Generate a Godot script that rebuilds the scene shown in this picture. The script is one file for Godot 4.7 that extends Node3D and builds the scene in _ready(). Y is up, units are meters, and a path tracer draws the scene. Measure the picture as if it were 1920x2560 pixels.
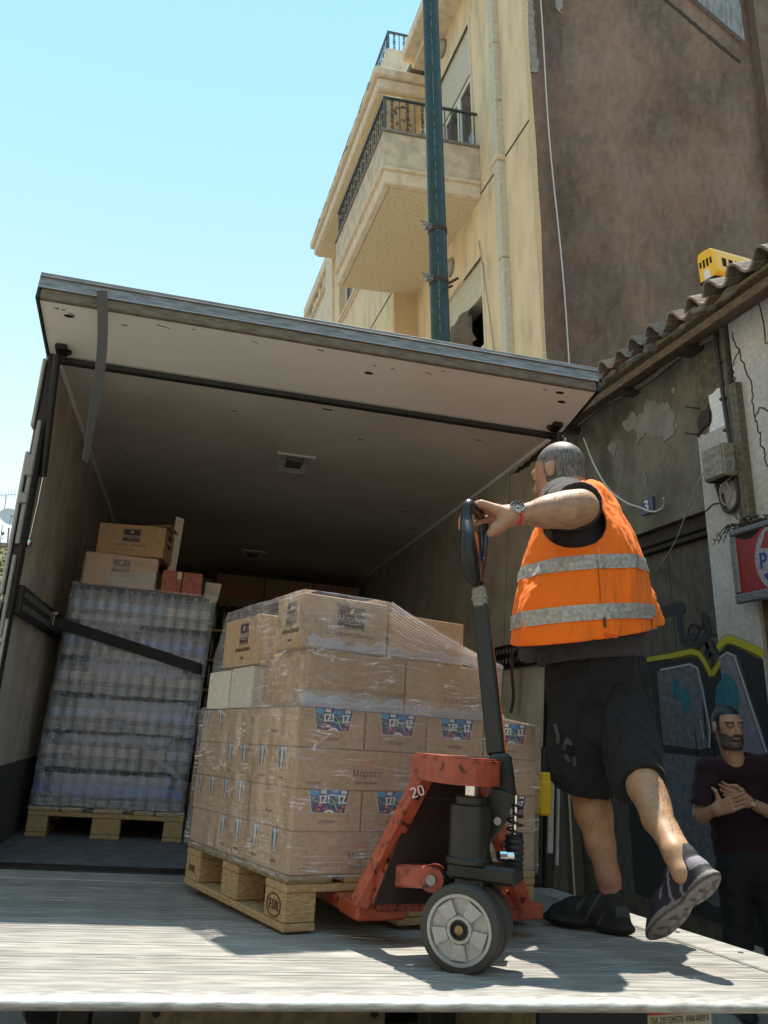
extends Node3D

# ---------------------------------------------------------------- mesh builder
class MB:
	var v := PackedVector3Array()
	var n := PackedVector3Array()
	var c := PackedColorArray()
	var u := PackedVector2Array()
	var col := Color(1, 1, 1)

	func tri(a: Vector3, b: Vector3, d: Vector3, na: Vector3, nb: Vector3, nd: Vector3, ua := Vector2(), ub := Vector2(), ud := Vector2()) -> void:
		v.append(a); n.append(na); u.append(ua)
		if (b - a).cross(d - a).dot(na + nb + nd) > 0.0:
			v.append(d); n.append(nd); u.append(ud)
			v.append(b); n.append(nb); u.append(ub)
		else:
			v.append(b); n.append(nb); u.append(ub)
			v.append(d); n.append(nd); u.append(ud)
		c.append(col); c.append(col); c.append(col)

	func quad(a: Vector3, b: Vector3, d: Vector3, e: Vector3, nn: Vector3, ua := Vector2(0, 0), ub := Vector2(1, 0), ud := Vector2(1, 1), ue := Vector2(0, 1)) -> void:
		tri(a, b, d, nn, nn, nn, ua, ub, ud)
		tri(a, d, e, nn, nn, nn, ua, ud, ue)

	func box(t: Transform3D, s: Vector3, bev := 0.0) -> void:
		var h := s * 0.5
		var b := minf(bev, minf(h.x, minf(h.y, h.z)) * 0.9)
		var B := t.basis
		for ax in 3:
			var a1 := (ax + 1) % 3
			var a2 := (ax + 2) % 3
			for sg in [-1.0, 1.0]:
				var nn := Vector3.ZERO
				nn[ax] = sg
				var q := []
				for cc in [[-1, -1], [1, -1], [1, 1], [-1, 1]]:
					var p := Vector3.ZERO
					p[ax] = sg * h[ax]
					p[a1] = cc[0] * (h[a1] - b)
					p[a2] = cc[1] * (h[a2] - b)
					q.append(t * p)
				quad(q[0], q[1], q[2], q[3], (B * nn).normalized())
		if b > 0.0:
			for ax in 3:
				var a1 := (ax + 1) % 3
				var a2 := (ax + 2) % 3
				for s1 in [-1.0, 1.0]:
					for s2 in [-1.0, 1.0]:
						var nn := Vector3.ZERO
						nn[a1] = s1; nn[a2] = s2
						var p1 := Vector3.ZERO
						p1[a1] = s1 * h[a1]; p1[a2] = s2 * (h[a2] - b)
						var p2 := Vector3.ZERO
						p2[a1] = s1 * (h[a1] - b); p2[a2] = s2 * h[a2]
						var e := Vector3.ZERO
						e[ax] = h[ax] - b
						quad(t * (p1 - e), t * (p1 + e), t * (p2 + e), t * (p2 - e), (B * nn).normalized())
			for sx in [-1.0, 1.0]:
				for sy in [-1.0, 1.0]:
					for sz in [-1.0, 1.0]:
						var nn := (B * Vector3(sx, sy, sz)).normalized()
						tri(t * Vector3(sx * h.x, sy * (h.y - b), sz * (h.z - b)), t * Vector3(sx * (h.x - b), sy * h.y, sz * (h.z - b)), t * Vector3(sx * (h.x - b), sy * (h.y - b), sz * h.z), nn, nn, nn)

	func bx(ce: Vector3, s: Vector3, bev := 0.0) -> void:
		box(Transform3D(Basis(), ce), s, bev)

	func bb(lo: Vector3, hi: Vector3, bev := 0.0) -> void:
		box(Transform3D(Basis(), (lo + hi) * 0.5), (hi - lo).abs(), bev)

	# a bar of rectangular section from a to b; up gives the direction of its height
	func bar(a: Vector3, b: Vector3, w: float, h: float, up := Vector3.UP, bev := 0.0) -> void:
		var z := (b - a).normalized()
		var x := up.cross(z)
		if x.length() < 0.01:
			x = Vector3.RIGHT.cross(z)
		x = x.normalized()
		var y := z.cross(x)
		box(Transform3D(Basis(x, y, z), (a + b) * 0.5), Vector3(w, h, a.distance_to(b)), bev)

	static func frames(pts: Array) -> Array:
		var out := []
		var t0: Vector3 = (pts[1] - pts[0]).normalized()
		var x := t0.cross(Vector3.UP)
		if x.length() < 0.05:
			x = t0.cross(Vector3.RIGHT)
		x = x.normalized()
		for i in pts.size():
			var t: Vector3
			if i == 0: t = pts[1] - pts[0]
			elif i == pts.size() - 1: t = pts[i] - pts[i - 1]
			else: t = (pts[i + 1] - pts[i]).normalized() + (pts[i] - pts[i - 1]).normalized()
			t = t.normalized()
			x = (x - t * x.dot(t)).normalized()
			out.append([x, t.cross(x), t])
		return out

	func tube(pts: Array, rad, sides := 8, caps := true) -> void:
		var fr := frames(pts)
		var prev := []
		for i in pts.size():
			var r: float = rad[i] if rad is Array else rad
			var ring := []
			for k in sides:
				var a := TAU * k / sides
				var nn: Vector3 = fr[i][0] * cos(a) + fr[i][1] * sin(a)
				ring.append([pts[i] + nn * r, nn])
			if i > 0:
				for k in sides:
					var k2 := (k + 1) % sides
					tri(prev[k][0], prev[k2][0], ring[k2][0], prev[k][1], prev[k2][1], ring[k2][1])
					tri(prev[k][0], ring[k2][0], ring[k][0], prev[k][1], ring[k2][1], ring[k][1])
			if caps and (i == 0 or i == pts.size() - 1):
				var nn: Vector3 = fr[i][2] * (-1.0 if i == 0 else 1.0)
				for k in sides:
					tri(pts[i], ring[k][0], ring[(k + 1) % sides][0], nn, nn, nn)
			prev = ring

	func cyl(a: Vector3, b: Vector3, ra: float, rb := -1.0, sides := 16) -> void:
		tube([a, b], [ra, ra if rb < 0.0 else rb], sides)

	# profile: points (radius, height) from one end to the other, turned about the y axis of t
	func lathe(prof: Array, t: Transform3D, sides := 16) -> void:
		var ns := []
		for i in prof.size() - 1:
			var dd: Vector2 = prof[i + 1] - prof[i]
			ns.append(Vector2(dd.y, -dd.x).normalized())
		for i in prof.size() - 1:
			var n0: Vector2 = ns[i]
			var n1: Vector2 = ns[i]
			if i > 0 and ns[i - 1].dot(ns[i]) > 0.75: n0 = (ns[i - 1] + ns[i]).normalized()
			if i < ns.size() - 1 and ns[i + 1].dot(ns[i]) > 0.75: n1 = (ns[i + 1] + ns[i]).normalized()
			for k in sides:
				var q := []
				for kk in [k, k + 1]:
					var a: float = TAU * kk / sides
					var d := Vector3(cos(a), 0, sin(a))
					q.append([t * (d * prof[i].x + Vector3(0, prof[i].y, 0)), (t.basis * (d * n0.x + Vector3(0, n0.y, 0))).normalized()])
					q.append([t * (d * prof[i + 1].x + Vector3(0, prof[i + 1].y, 0)), (t.basis * (d * n1.x + Vector3(0, n1.y, 0))).normalized()])
				if prof[i].x > 1e-5:
					tri(q[0][0], q[2][0], q[3][0], q[0][1], q[2][1], q[3][1])
				if prof[i + 1].x > 1e-5:
					tri(q[0][0], q[3][0], q[1][0], q[0][1], q[3][1], q[1][1])

	func loft(rings: Array, caps := true, cols = null) -> void:
		var m: int = rings.size()
		var k: int = rings[0].size()
		var cen := []
		for r in rings:
			var s := Vector3.ZERO
			for p in r: s += p
			cen.append(s / k)
		var nn := []
		for i in m:
			var row := []
			for j in k:
				var dv: Vector3 = rings[mini(i + 1, m - 1)][j] - rings[maxi(i - 1, 0)][j]
				var du: Vector3 = rings[i][(j + 1) % k] - rings[i][(j + k - 1) % k]
				var q := du.cross(dv)
				if q.dot(rings[i][j] - cen[i]) < 0.0: q = -q
				row.append(q.normalized())
			nn.append(row)
		for i in m - 1:
			if cols: col = cols[i]
			for j in k:
				var j2 := (j + 1) % k
				tri(rings[i][j], rings[i][j2], rings[i + 1][j2], nn[i][j], nn[i][j2], nn[i + 1][j2])
				tri(rings[i][j], rings[i + 1][j2], rings[i + 1][j], nn[i][j], nn[i + 1][j2], nn[i + 1][j])
		if caps:
			for e in [0, m - 1]:
				var d: Vector3 = cen[0] - cen[1] if e == 0 else cen[m - 1] - cen[m - 2]
				d = d.normalized()
				for j in k:
					tri(cen[e], rings[e][j], rings[e][(j + 1) % k], d, d, d)

	func prism(poly: PackedVector2Array, depth: float, t: Transform3D) -> void:
		var idx := Geometry2D.triangulate_polygon(poly)
		var zf := (t.basis * Vector3(0, 0, 1)).normalized()
		for i in range(0, idx.size(), 3):
			var a := poly[idx[i]]; var b := poly[idx[i + 1]]; var d := poly[idx[i + 2]]
			tri(t * Vector3(a.x, a.y, depth), t * Vector3(b.x, b.y, depth), t * Vector3(d.x, d.y, depth), zf, zf, zf)
			tri(t * Vector3(a.x, a.y, 0), t * Vector3(b.x, b.y, 0), t * Vector3(d.x, d.y, 0), -zf, -zf, -zf)
		var cw := Geometry2D.is_polygon_clockwise(poly)
		for i in poly.size():
			var a := poly[i]; var b := poly[(i + 1) % poly.size()]
			var e := b - a
			var o := Vector3(e.y, -e.x, 0) * (-1.0 if cw else 1.0)
			quad(t * Vector3(a.x, a.y, 0), t * Vector3(b.x, b.y, 0), t * Vector3(b.x, b.y, depth), t * Vector3(a.x, a.y, depth), (t.basis * o).normalized())

	# a flat stroke (ribbon) along 2D points, extruded by depth, rounded ends
	func stroke(pts: Array, w: float, depth: float, t: Transform3D) -> void:
		var L := PackedVector2Array()
		var R := PackedVector2Array()
		for i in pts.size():
			var dd: Vector2
			if i == 0: dd = pts[1] - pts[0]
			elif i == pts.size() - 1: dd = pts[i] - pts[i - 1]
			else: dd = (pts[i + 1] - pts[i]).normalized() + (pts[i] - pts[i - 1]).normalized()
			dd = dd.normalized()
			var o := Vector2(-dd.y, dd.x) * w * 0.5
			L.append(pts[i] + o); R.append(pts[i] - o)
		var zf := (t.basis * Vector3(0, 0, 1)).normalized()
		for i in pts.size() - 1:
			quad(t * Vector3(L[i].x, L[i].y, depth), t * Vector3(L[i + 1].x, L[i + 1].y, depth), t * Vector3(R[i + 1].x, R[i + 1].y, depth), t * Vector3(R[i].x, R[i].y, depth), zf)
			for s in [L, R]:
				var e: Vector2 = s[i + 1] - s[i]
				var o := Vector3(-e.y, e.x, 0) * (1.0 if s == L else -1.0)
				quad(t * Vector3(s[i].x, s[i].y, 0), t * Vector3(s[i + 1].x, s[i + 1].y, 0), t * Vector3(s[i + 1].x, s[i + 1].y, depth), t * Vector3(s[i].x, s[i].y, depth), (t.basis * o).normalized())
		for e in [0, pts.size() - 1]:
			var q := PackedVector2Array()
			for k in 10:
				q.append(pts[e] + Vector2.from_angle(TAU * k / 10) * w * 0.5)
			for k in 10:
				var a := q[k]; var b := q[(k + 1) % 10]
				tri(t * Vector3(pts[e].x, pts[e].y, depth * 0.97), t * Vector3(a.x, a.y, depth * 0.97), t * Vector3(b.x, b.y, depth * 0.97), zf, zf, zf)

	# strap: flat band through points; sides[i] is the direction across the band
	func band(pts: Array, sides: Array, w: float, th: float) -> void:
		var rings := []
		for i in pts.size():
			var t: Vector3
			if i == 0: t = pts[1] - pts[0]
			elif i == pts.size() - 1: t = pts[i] - pts[i - 1]
			else: t = pts[i + 1] - pts[i - 1]
			t = t.normalized()
			var s: Vector3 = (sides[i] - t * sides[i].dot(t)).normalized()
			var o := t.cross(s).normalized() * th * 0.5
			var x := s * w * 0.5
			rings.append([pts[i] + x + o, pts[i] - x + o, pts[i] - x - o, pts[i] + x - o])
		for i in pts.size() - 1:
			for j in 4:
				var a: Vector3 = rings[i][j]; var b: Vector3 = rings[i][(j + 1) % 4]
				var d: Vector3 = rings[i + 1][(j + 1) % 4]; var e: Vector3 = rings[i + 1][j]
				var nn := (b - a).cross(e - a).normalized()
				if nn.dot((a + b) * 0.5 - pts[i]) < 0.0: nn = -nn
				quad(a, b, d, e, nn)
		for e in [0, pts.size() - 1]:
			var nn: Vector3 = (pts[0] - pts[1] if e == 0 else pts[e] - pts[e - 1]).normalized()
			quad(rings[e][0], rings[e][1], rings[e][2], rings[e][3], nn)

	func ball(ce: Vector3, r: Vector3, B := Basis(), seg := 12) -> void:
		var prof := []
		for i in seg + 1:
			var a := PI * i / seg
			prof.append([sin(a), -cos(a)])
		for i in seg:
			for k in seg * 2:
				var q := []
				for ij in [[i, k], [i, k + 1], [i + 1, k + 1], [i + 1, k]]:
					var a: float = PI * ij[0] / seg
					var b: float = PI * ij[1] / seg
					var d := Vector3(sin(a) * cos(b), -cos(a), sin(a) * sin(b))
					q.append([ce + B * (d * r), (B * (d / r)).normalized()])
				if i > 0: tri(q[0][0], q[1][0], q[2][0], q[0][1], q[1][1], q[2][1])
				if i < seg - 1: tri(q[0][0], q[2][0], q[3][0], q[0][1], q[2][1], q[3][1])

	func mesh() -> ArrayMesh:
		var a := []
		a.resize(Mesh.ARRAY_MAX)
		a[Mesh.ARRAY_VERTEX] = v
		a[Mesh.ARRAY_NORMAL] = n
		a[Mesh.ARRAY_COLOR] = c
		a[Mesh.ARRAY_TEX_UV] = u
		var m := ArrayMesh.new()
		m.add_surface_from_arrays(Mesh.PRIMITIVE_TRIANGLES, a)
		return m

# ---------------------------------------------------------------- smooth bodies (distance field, surface nets)
class Prim:
	var kind := 0
	var a: Vector3
	var ba: Vector3
	var bb: float
	var ra: float
	var rb: float
	var k: float
	var inv: Basis
	var r: Vector3
	var ce: Vector3
	var reach: float
	func dist(p: Vector3) -> float:
		if kind == 0:
			var pa := p - a
			var h := clampf(pa.dot(ba) / bb, 0.0, 1.0)
			return (pa - ba * h).length() - lerpf(ra, rb, h)
		var q := inv * (p - ce)
		var k0 := (q / r).length()
		var k1 := (q / (r * r)).length()
		return k0 * (k0 - 1.0) / maxf(k1, 1e-6)

class SDF:
	var P := []
	var C := []   # prims cut away
	var planes := []   # [point, normal]: the side towards the normal is cut away
	var shell := 0.0
	var noise: FastNoiseLite
	var nscale := Vector3.ONE
	var amp := 0.0
	func cap(a: Vector3, b: Vector3, ra: float, rb: float, k := 0.02, cut := false) -> void:
		var q := Prim.new()
		q.a = a; q.ba = b - a; q.bb = maxf(q.ba.length_squared(), 1e-9); q.ra = ra; q.rb = rb; q.k = k
		q.ce = (a + b) * 0.5; q.reach = a.distance_to(b) * 0.5 + maxf(ra, rb)
		(C if cut else P).append(q)
	func chain(pts: Array, rs: Array, k := 0.02) -> void:
		for i in pts.size() - 1: cap(pts[i], pts[i + 1], rs[i], rs[i + 1], k)
	func ell(ce: Vector3, B: Basis, r: Vector3, k := 0.02, cut := false) -> void:
		var q := Prim.new()
		q.kind = 1; q.ce = ce; q.inv = B.orthonormalized().transposed(); q.r = r; q.k = k
		q.reach = maxf(r.x, maxf(r.y, r.z))
		(C if cut else P).append(q)
	func ev(p: Vector3, L: Array) -> float:
		var d := 1e3
		for q: Prim in L:
			var e := q.dist(p)
			var h := q.k - absf(d - e)
			d = minf(d, e)
			if h > 0.0: d -= h * h * 0.25 / q.k
		if amp > 0.0: d += amp * noise.get_noise_3dv(p * nscale)
		if shell > 0.0: d = maxf(d, -(d + shell))
		for q: Prim in C:
			d = maxf(d, -q.dist(p))
		for pl in planes:
			d = maxf(d, (p - pl[0]).dot(pl[1]))
		return d
	func all(p: Vector3) -> float:
		return ev(p, P)
	# walk outwards from o along dir to the outer surface
	func hit(o: Vector3, dir: Vector3, far := 0.5) -> Vector3:
		var t := far
		for i in 60:
			var d := ev(o + dir * t, P)
			if d < 0.0005: break
			t -= d * 0.8
			if t < 0.0: break
		return o + dir * t
	func build(mb: MB, cell: float, colour = null) -> void:
		var lo := Vector3.ONE * 1e6
		var hi := -lo
		for q: Prim in P:
			var R := Vector3.ONE * (q.reach + cell * 2.0 + amp)
			lo = lo.min(q.ce - R); hi = hi.max(q.ce + R)
		var N := 8
		var M := N + 1
		var bs := cell * N
		var hd := bs * 0.87
		var nb := Vector3i(((hi - lo) / bs).ceil())
		var ids := {}
		var V := PackedVector3Array()
		var NN := PackedVector3Array()
		var CC := PackedColorArray()
		var quads := []
		var S := PackedFloat32Array()
		S.resize(M * M * M)
		for bx in nb.x:
			for by in nb.y:
				for bz in nb.z:
					var b0 := lo + Vector3(bx, by, bz) * bs
					var ce := b0 + Vector3.ONE * bs * 0.5
					var L := []
					for q: Prim in P:
						if q.dist(ce) < hd * 1.5 + q.k + 0.02: L.append(q)
					if L.is_empty(): continue
					if absf(ev(ce, L)) > hd * 1.5 + shell: continue
					var neg := 0
					for i in M:
						for j in M:
							for k in M:
								var d := ev(b0 + Vector3(i, j, k) * cell, L)
								S[(i * M + j) * M + k] = d
								if d < 0.0: neg += 1
					if neg == 0 or neg == M * M * M: continue
					for i in N:
						for j in N:
							for k in N:
								var o := (i * M + j) * M + k
								var s := [S[o], S[o + 1], S[o + M], S[o + M + 1], S[o + M * M], S[o + M * M + 1], S[o + M * M + M], S[o + M * M + M + 1]]
								var cnt := 0
								for x in s:
									if x < 0.0: cnt += 1
								var gx := bx * N + i
								var gy := by * N + j
								var gz := bz * N + k
								if cnt != 0 and cnt != 8:
									var acc := Vector3.ZERO
									var m := 0
									for e in [[0, 1], [2, 3], [4, 5], [6, 7], [0, 2], [1, 3], [4, 6], [5, 7], [0, 4], [1, 5], [2, 6], [3, 7]]:
										var d0: float = s[e[0]]
										var d1: float = s[e[1]]
										if (d0 < 0.0) != (d1 < 0.0):
											var t := d0 / (d0 - d1)
											var p0 := Vector3(e[0] >> 2, (e[0] >> 1) & 1, e[0] & 1)
											var p1 := Vector3(e[1] >> 2, (e[1] >> 1) & 1, e[1] & 1)
											acc += p0.lerp(p1, t); m += 1
									var pos := b0 + (Vector3(i, j, k) + acc / m) * cell
									var h := cell * 0.5
									var g := Vector3(ev(pos + Vector3(h, 0, 0), L) - ev(pos - Vector3(h, 0, 0), L), ev(pos + Vector3(0, h, 0), L) - ev(pos - Vector3(0, h, 0), L), ev(pos + Vector3(0, 0, h), L) - ev(pos - Vector3(0, 0, h), L)).normalized()
									ids[(gx * 4096 + gy) * 4096 + gz] = V.size()
									V.append(pos); NN.append(g)
									CC.append(colour.call(pos, g) if colour != null else mb.col)
								var neg0: bool = s[0] < 0.0
								if neg0 != (s[4] < 0.0): quads.append([gx, gy, gz, 0])
								if neg0 != (s[2] < 0.0): quads.append([gx, gy, gz, 1])
								if neg0 != (s[1] < 0.0): quads.append([gx, gy, gz, 2])
		for q in quads:
			var x: int = q[0]; var y: int = q[1]; var z: int = q[2]
			var f: Array
			if q[3] == 0: f = [[x, y, z], [x, y - 1, z], [x, y - 1, z - 1], [x, y, z - 1]]
			elif q[3] == 1: f = [[x, y, z], [x - 1, y, z], [x - 1, y, z - 1], [x, y, z - 1]]
			else: f = [[x, y, z], [x - 1, y, z], [x - 1, y - 1, z], [x, y - 1, z]]
			var w := []
			for e in f:
				var id: int = ids.get((e[0] * 4096 + e[1]) * 4096 + e[2], -1)
				if id >= 0: w.append(id)
			if w.size() < 4: continue
			for t in [[0, 1, 2], [0, 2, 3]]:
				var a: int = w[t[0]]; var b: int = w[t[1]]; var d: int = w[t[2]]
				mb.v.append(V[a]); mb.n.append(NN[a]); mb.c.append(CC[a]); mb.u.append(Vector2())
				if (V[b] - V[a]).cross(V[d] - V[a]).dot(NN[a] + NN[b] + NN[d]) > 0.0:
					var tmp := b; b = d; d = tmp
				for e in [b, d]:
					mb.v.append(V[e]); mb.n.append(NN[e]); mb.c.append(CC[e]); mb.u.append(Vector2())

# ---------------------------------------------------------------- things, parts, materials
var M := {}
var T := {}
var taken := {}
var rng := RandomNumberGenerator.new()
const I3 := Transform3D.IDENTITY
const CAM := Vector3(0, 1.7, 0)
const TC := Vector3(-0.47084, 0.63949, 3.83581)
# the lorry stands on the cambered street: its own axes, turned against the upright world
var TR := Transform3D(Basis(Vector3(0.99550912, -0.08350254, 0.04459734), Vector3(0.08348552, 0.99650646, 0.00224739), Vector3(-0.0446292, 0.00148593, 0.99900252)), Vector3.ZERO)

func numbered(called: String) -> String:
	var k: int = taken.get(called, 0)
	taken[called] = k + 1
	return called if k == 0 else "%s_%03d" % [called, k]

func tag(o: Node, label := "", category := "", group := "", kind := "") -> Node:
	if label: o.set_meta("label", label)
	if category: o.set_meta("category", category)
	if group: o.set_meta("group", group)
	if kind: o.set_meta("kind", kind)
	return o

# a thing: its node stands at base (in the axes of fr); the parts' geometry is written in the axes of fr
func thing(called: String, label: String, category: String, fr: Transform3D, base: Vector3, group := "") -> Node3D:
	var o := Node3D.new()
	o.name = numbered(called)
	add_child(o)
	o.transform = fr * Transform3D(Basis(), base)
	o.set_meta("label", label)
	o.set_meta("category", category)
	if group: o.set_meta("group", group)
	o.set_meta("ofs", -base)
	return o

func part(mb: MB, called: String, m: Material, parent: Node3D, label := "") -> MeshInstance3D:
	var o := MeshInstance3D.new()
	o.mesh = mb.mesh()
	o.material_override = m
	o.name = called
	parent.add_child(o, true)
	if parent.has_meta("ofs"):
		o.position = parent.get_meta("ofs")
	if label: o.set_meta("label", label)
	return o

func inst(me: Mesh, called: String, m: Material, parent: Node3D, t := Transform3D()) -> MeshInstance3D:
	var o := MeshInstance3D.new()
	o.mesh = me
	o.material_override = m
	o.name = called
	parent.add_child(o, true)
	o.transform = t
	if parent.has_meta("ofs"): o.position += parent.get_meta("ofs")
	return o

func solo(mb: MB, called: String, m: Material, fr: Transform3D, base: Vector3, label: String, category: String, group := "") -> MeshInstance3D:
	for i in mb.v.size(): mb.v[i] -= base
	var o := MeshInstance3D.new()
	o.mesh = mb.mesh()
	o.material_override = m
	o.name = numbered(called)
	add_child(o)
	o.transform = fr * Transform3D(Basis(), base)
	tag(o, label, category, group)
	return o

func structure(mb: MB, called: String, m: Material) -> MeshInstance3D:
	var o := MeshInstance3D.new()
	o.mesh = mb.mesh()
	o.material_override = m
	o.name = numbered(called)
	add_child(o)
	o.set_meta("kind", "structure")
	return o

func copy(src: Node3D, t: Transform3D, label: String) -> Node3D:
	var r: Node3D = src.duplicate()
	r.name = numbered(str(src.name).rstrip("0123456789").trim_suffix("_"))
	add_child(r)
	r.transform = t
	r.set_meta("label", label)
	return r

func lin(r: float, g: float, b: float, a := 1.0) -> Color:
	var c := Color(r, g, b).linear_to_srgb()
	c.a = a
	return c

# opts: r roughness, m metallic, tex, ts (repeats per metre), bump, bs, bh (cm), vc, world
func mat(key: String, c: Color, o := {}) -> StandardMaterial3D:
	if M.has(key): return M[key]
	var m := StandardMaterial3D.new()
	m.resource_name = key
	m.albedo_color = lin(c.r, c.g, c.b, c.a)
	m.roughness = o.get("r", 0.8)
	m.metallic = o.get("m", 0.0)
	m.metallic_specular = o.get("s", 0.5)
	m.vertex_color_use_as_albedo = o.get("vc", true)
	if o.has("tex"):
		m.albedo_texture = T[o.tex]
		if o.has("ts"):
			m.uv1_triplanar = true
			var s = o.ts
			m.uv1_scale = s if s is Vector3 else Vector3.ONE * s
			m.uv1_triplanar_sharpness = 4.0
			m.uv1_world_triplanar = o.get("world", false)
	if o.has("rough"):
		m.roughness_texture = T[o.rough]
	if o.has("bump"):
		m.heightmap_enabled = true
		m.heightmap_texture = T[o.bump]
		m.heightmap_scale = o.get("bh", 0.1)
		if o.has("ts") or o.has("bs"):
			m.uv1_triplanar = true
			var s = o.get("bs", o.get("ts"))
			m.uv1_scale = s if s is Vector3 else Vector3.ONE * s
			m.uv1_world_triplanar = o.get("world", false)
	if o.has("coat"):
		m.clearcoat_enabled = true
		m.clearcoat = o.coat
		m.clearcoat_roughness = o.get("cr", 0.1)
	if o.has("rim"):
		m.rim_enabled = true
		m.rim = o.rim
	if o.has("sub"):
		m.subsurf_scatter_enabled = true
		m.subsurf_scatter_strength = o.sub
	if o.has("back"):
		m.backlight_enabled = true
		m.backlight = o.back
	if o.get("alpha", false):
		m.transparency = BaseMaterial3D.TRANSPARENCY_ALPHA
	M[key] = m
	return m

func noise_tex(key: String, sd: int, freq: float, oct: int, lo: Color, hi: Color, size := 512, kind := FastNoiseLite.TYPE_SIMPLEX_SMOOTH, mid = null) -> void:
	var f := FastNoiseLite.new()
	f.seed = sd; f.frequency = freq; f.noise_type = kind
	f.fractal_type = FastNoiseLite.FRACTAL_FBM; f.fractal_octaves = oct
	var t := NoiseTexture2D.new()
	t.width = size; t.height = size; t.seamless = true; t.seamless_blend_skirt = 0.2
	t.noise = f
	var g := Gradient.new()
	g.set_color(0, lo); g.set_color(1, hi)
	if mid != null:
		for q in mid: g.add_point(q[0], q[1])
	t.color_ramp = g
	T[key] = t

func grey(v: float) -> Color: return Color(v, v, v)

func fnl(sd: int, freq: float, oct := 4) -> FastNoiseLite:
	var f := FastNoiseLite.new()
	f.seed = sd; f.frequency = freq; f.fractal_octaves = oct
	f.fractal_type = FastNoiseLite.FRACTAL_FBM; f.noise_type = FastNoiseLite.TYPE_SIMPLEX_SMOOTH
	return f

# a texture computed pixel by pixel; f(u, v) gives a linear colour, v from top to bottom
func baked(key: String, w: int, h: int, f: Callable) -> void:
	var b := PackedByteArray()
	b.resize(w * h * 3)
	var o := 0
	for y in h:
		for x in w:
			var c: Color = f.call((x + 0.5) / w, (y + 0.5) / h)
			c = c.linear_to_srgb()
			b[o] = clampi(int(c.r * 255.0), 0, 255); b[o + 1] = clampi(int(c.g * 255.0), 0, 255); b[o + 2] = clampi(int(c.b * 255.0), 0, 255)
			o += 3
	T[key] = ImageTexture.create_from_image(Image.create_from_data(w, h, false, Image.FORMAT_RGB8, b))

# pieces of one mesh that do not touch become parts of their own
func split_part(o: MeshInstance3D) -> void:
	var a := o.mesh.surface_get_arrays(0)
	var v: PackedVector3Array = a[Mesh.ARRAY_VERTEX]
	var n: PackedVector3Array = a[Mesh.ARRAY_NORMAL]
	var c: PackedColorArray = a[Mesh.ARRAY_COLOR]
	var at := {}
	var up := PackedInt32Array()
	up.resize(v.size())
	var find := func(i: int) -> int:
		while up[i] != i: i = up[i]
		return i
	for i in v.size():
		up[i] = i
		var k := Vector3i((v[i] * 5000.0).round())
		if at.has(k): up[i] = find.call(at[k])
		else: at[k] = i
		if i % 3 == 2:
			var r: int = find.call(i)
			for j in [i - 1, i - 2]: up[find.call(j)] = r
	var g := {}
	for i in range(0, v.size(), 3):
		var r: int = find.call(i)
		if not g.has(r): g[r] = []
		g[r].append(i)
	if g.size() < 2: return
	var first := true
	for r in g:
		var mb := MB.new()
		for i in g[r]:
			for j in 3:
				mb.v.append(v[i + j]); mb.n.append(n[i + j]); mb.c.append(c[i + j]); mb.u.append(Vector2())
		if first:
			o.mesh = mb.mesh()
			first = false
		else:
			var q := MeshInstance3D.new()
			q.name = o.name
			q.mesh = mb.mesh()
			q.material_override = o.material_override
			o.get_parent().add_child(q, true)
			q.transform = o.transform

func tidy() -> void:
	var todo := ["flaked_plaster", "pale_patch", "window_surround", "side_trim", "hinge", "rivet_hole", "nail", "bolt", "bracket_stub", "yellow_paint", "grey_paint", "teal_paint", "white_paint", "black_tag", "blue_black_paint", "crack", "joint_line", "screw", "pin", "printed_emblem", "lock_rod", "corner_strip", "film_layer", "ridge", "marks", "emblem", "board_seam", "cut_edge", "moulding", "coping", "paint_drip", "chassis", "cams"]
	var loose := ["weld_seam", "film_ledge_glint", "scrape", "peeled_plaster", "strand", "mortar", "moss", "scratch", "stems", "crown", "rods", "marks", "emblem", "slot"]
	for m: MeshInstance3D in find_children("*", "MeshInstance3D", true, false):
		var nm := str(m.name).rstrip("0123456789").trim_suffix("_")
		if nm in loose: m.set_meta("kind", "stuff")
		elif nm in todo and m.mesh is ArrayMesh: split_part(m)

# the same with alpha: white highlights painted along the folds of a clear sheet
func baked_alpha(key: String, w: int, h: int, f: Callable) -> void:
	var b := PackedByteArray()
	b.resize(w * h * 4)
	b.fill(255)
	for y in h:
		for x in w:
			b[(y * w + x) * 4 + 3] = clampi(int(f.call((x + 0.5) / w, (y + 0.5) / h) * 255.0), 0, 255)
	T[key] = ImageTexture.create_from_image(Image.create_from_data(w, h, false, Image.FORMAT_RGBA8, b))

func sans(bold := false) -> Font:
	var f := SystemFont.new()
	f.font_names = PackedStringArray(["Droid Sans"])
	f.font_weight = 700 if bold else 400
	return f

# flat lettering: height of the letters in metres, drawn in the xy plane of t, facing its +z
func letters(s: String, height: float, t: Transform3D, called: String, m: Material, parent: Node3D, bold := false, depth := 0.001) -> MeshInstance3D:
	var key := s + str(height) + str(bold)
	if not T.has(key):
		var tm := TextMesh.new()
		tm.text = s
		tm.font = sans(bold)
		tm.font_size = 48
		tm.pixel_size = height / 35.0
		tm.depth = depth
		tm.curve_step = 2.0
		T[key] = tm
	return inst(T[key], called, m, parent, t)

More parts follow.
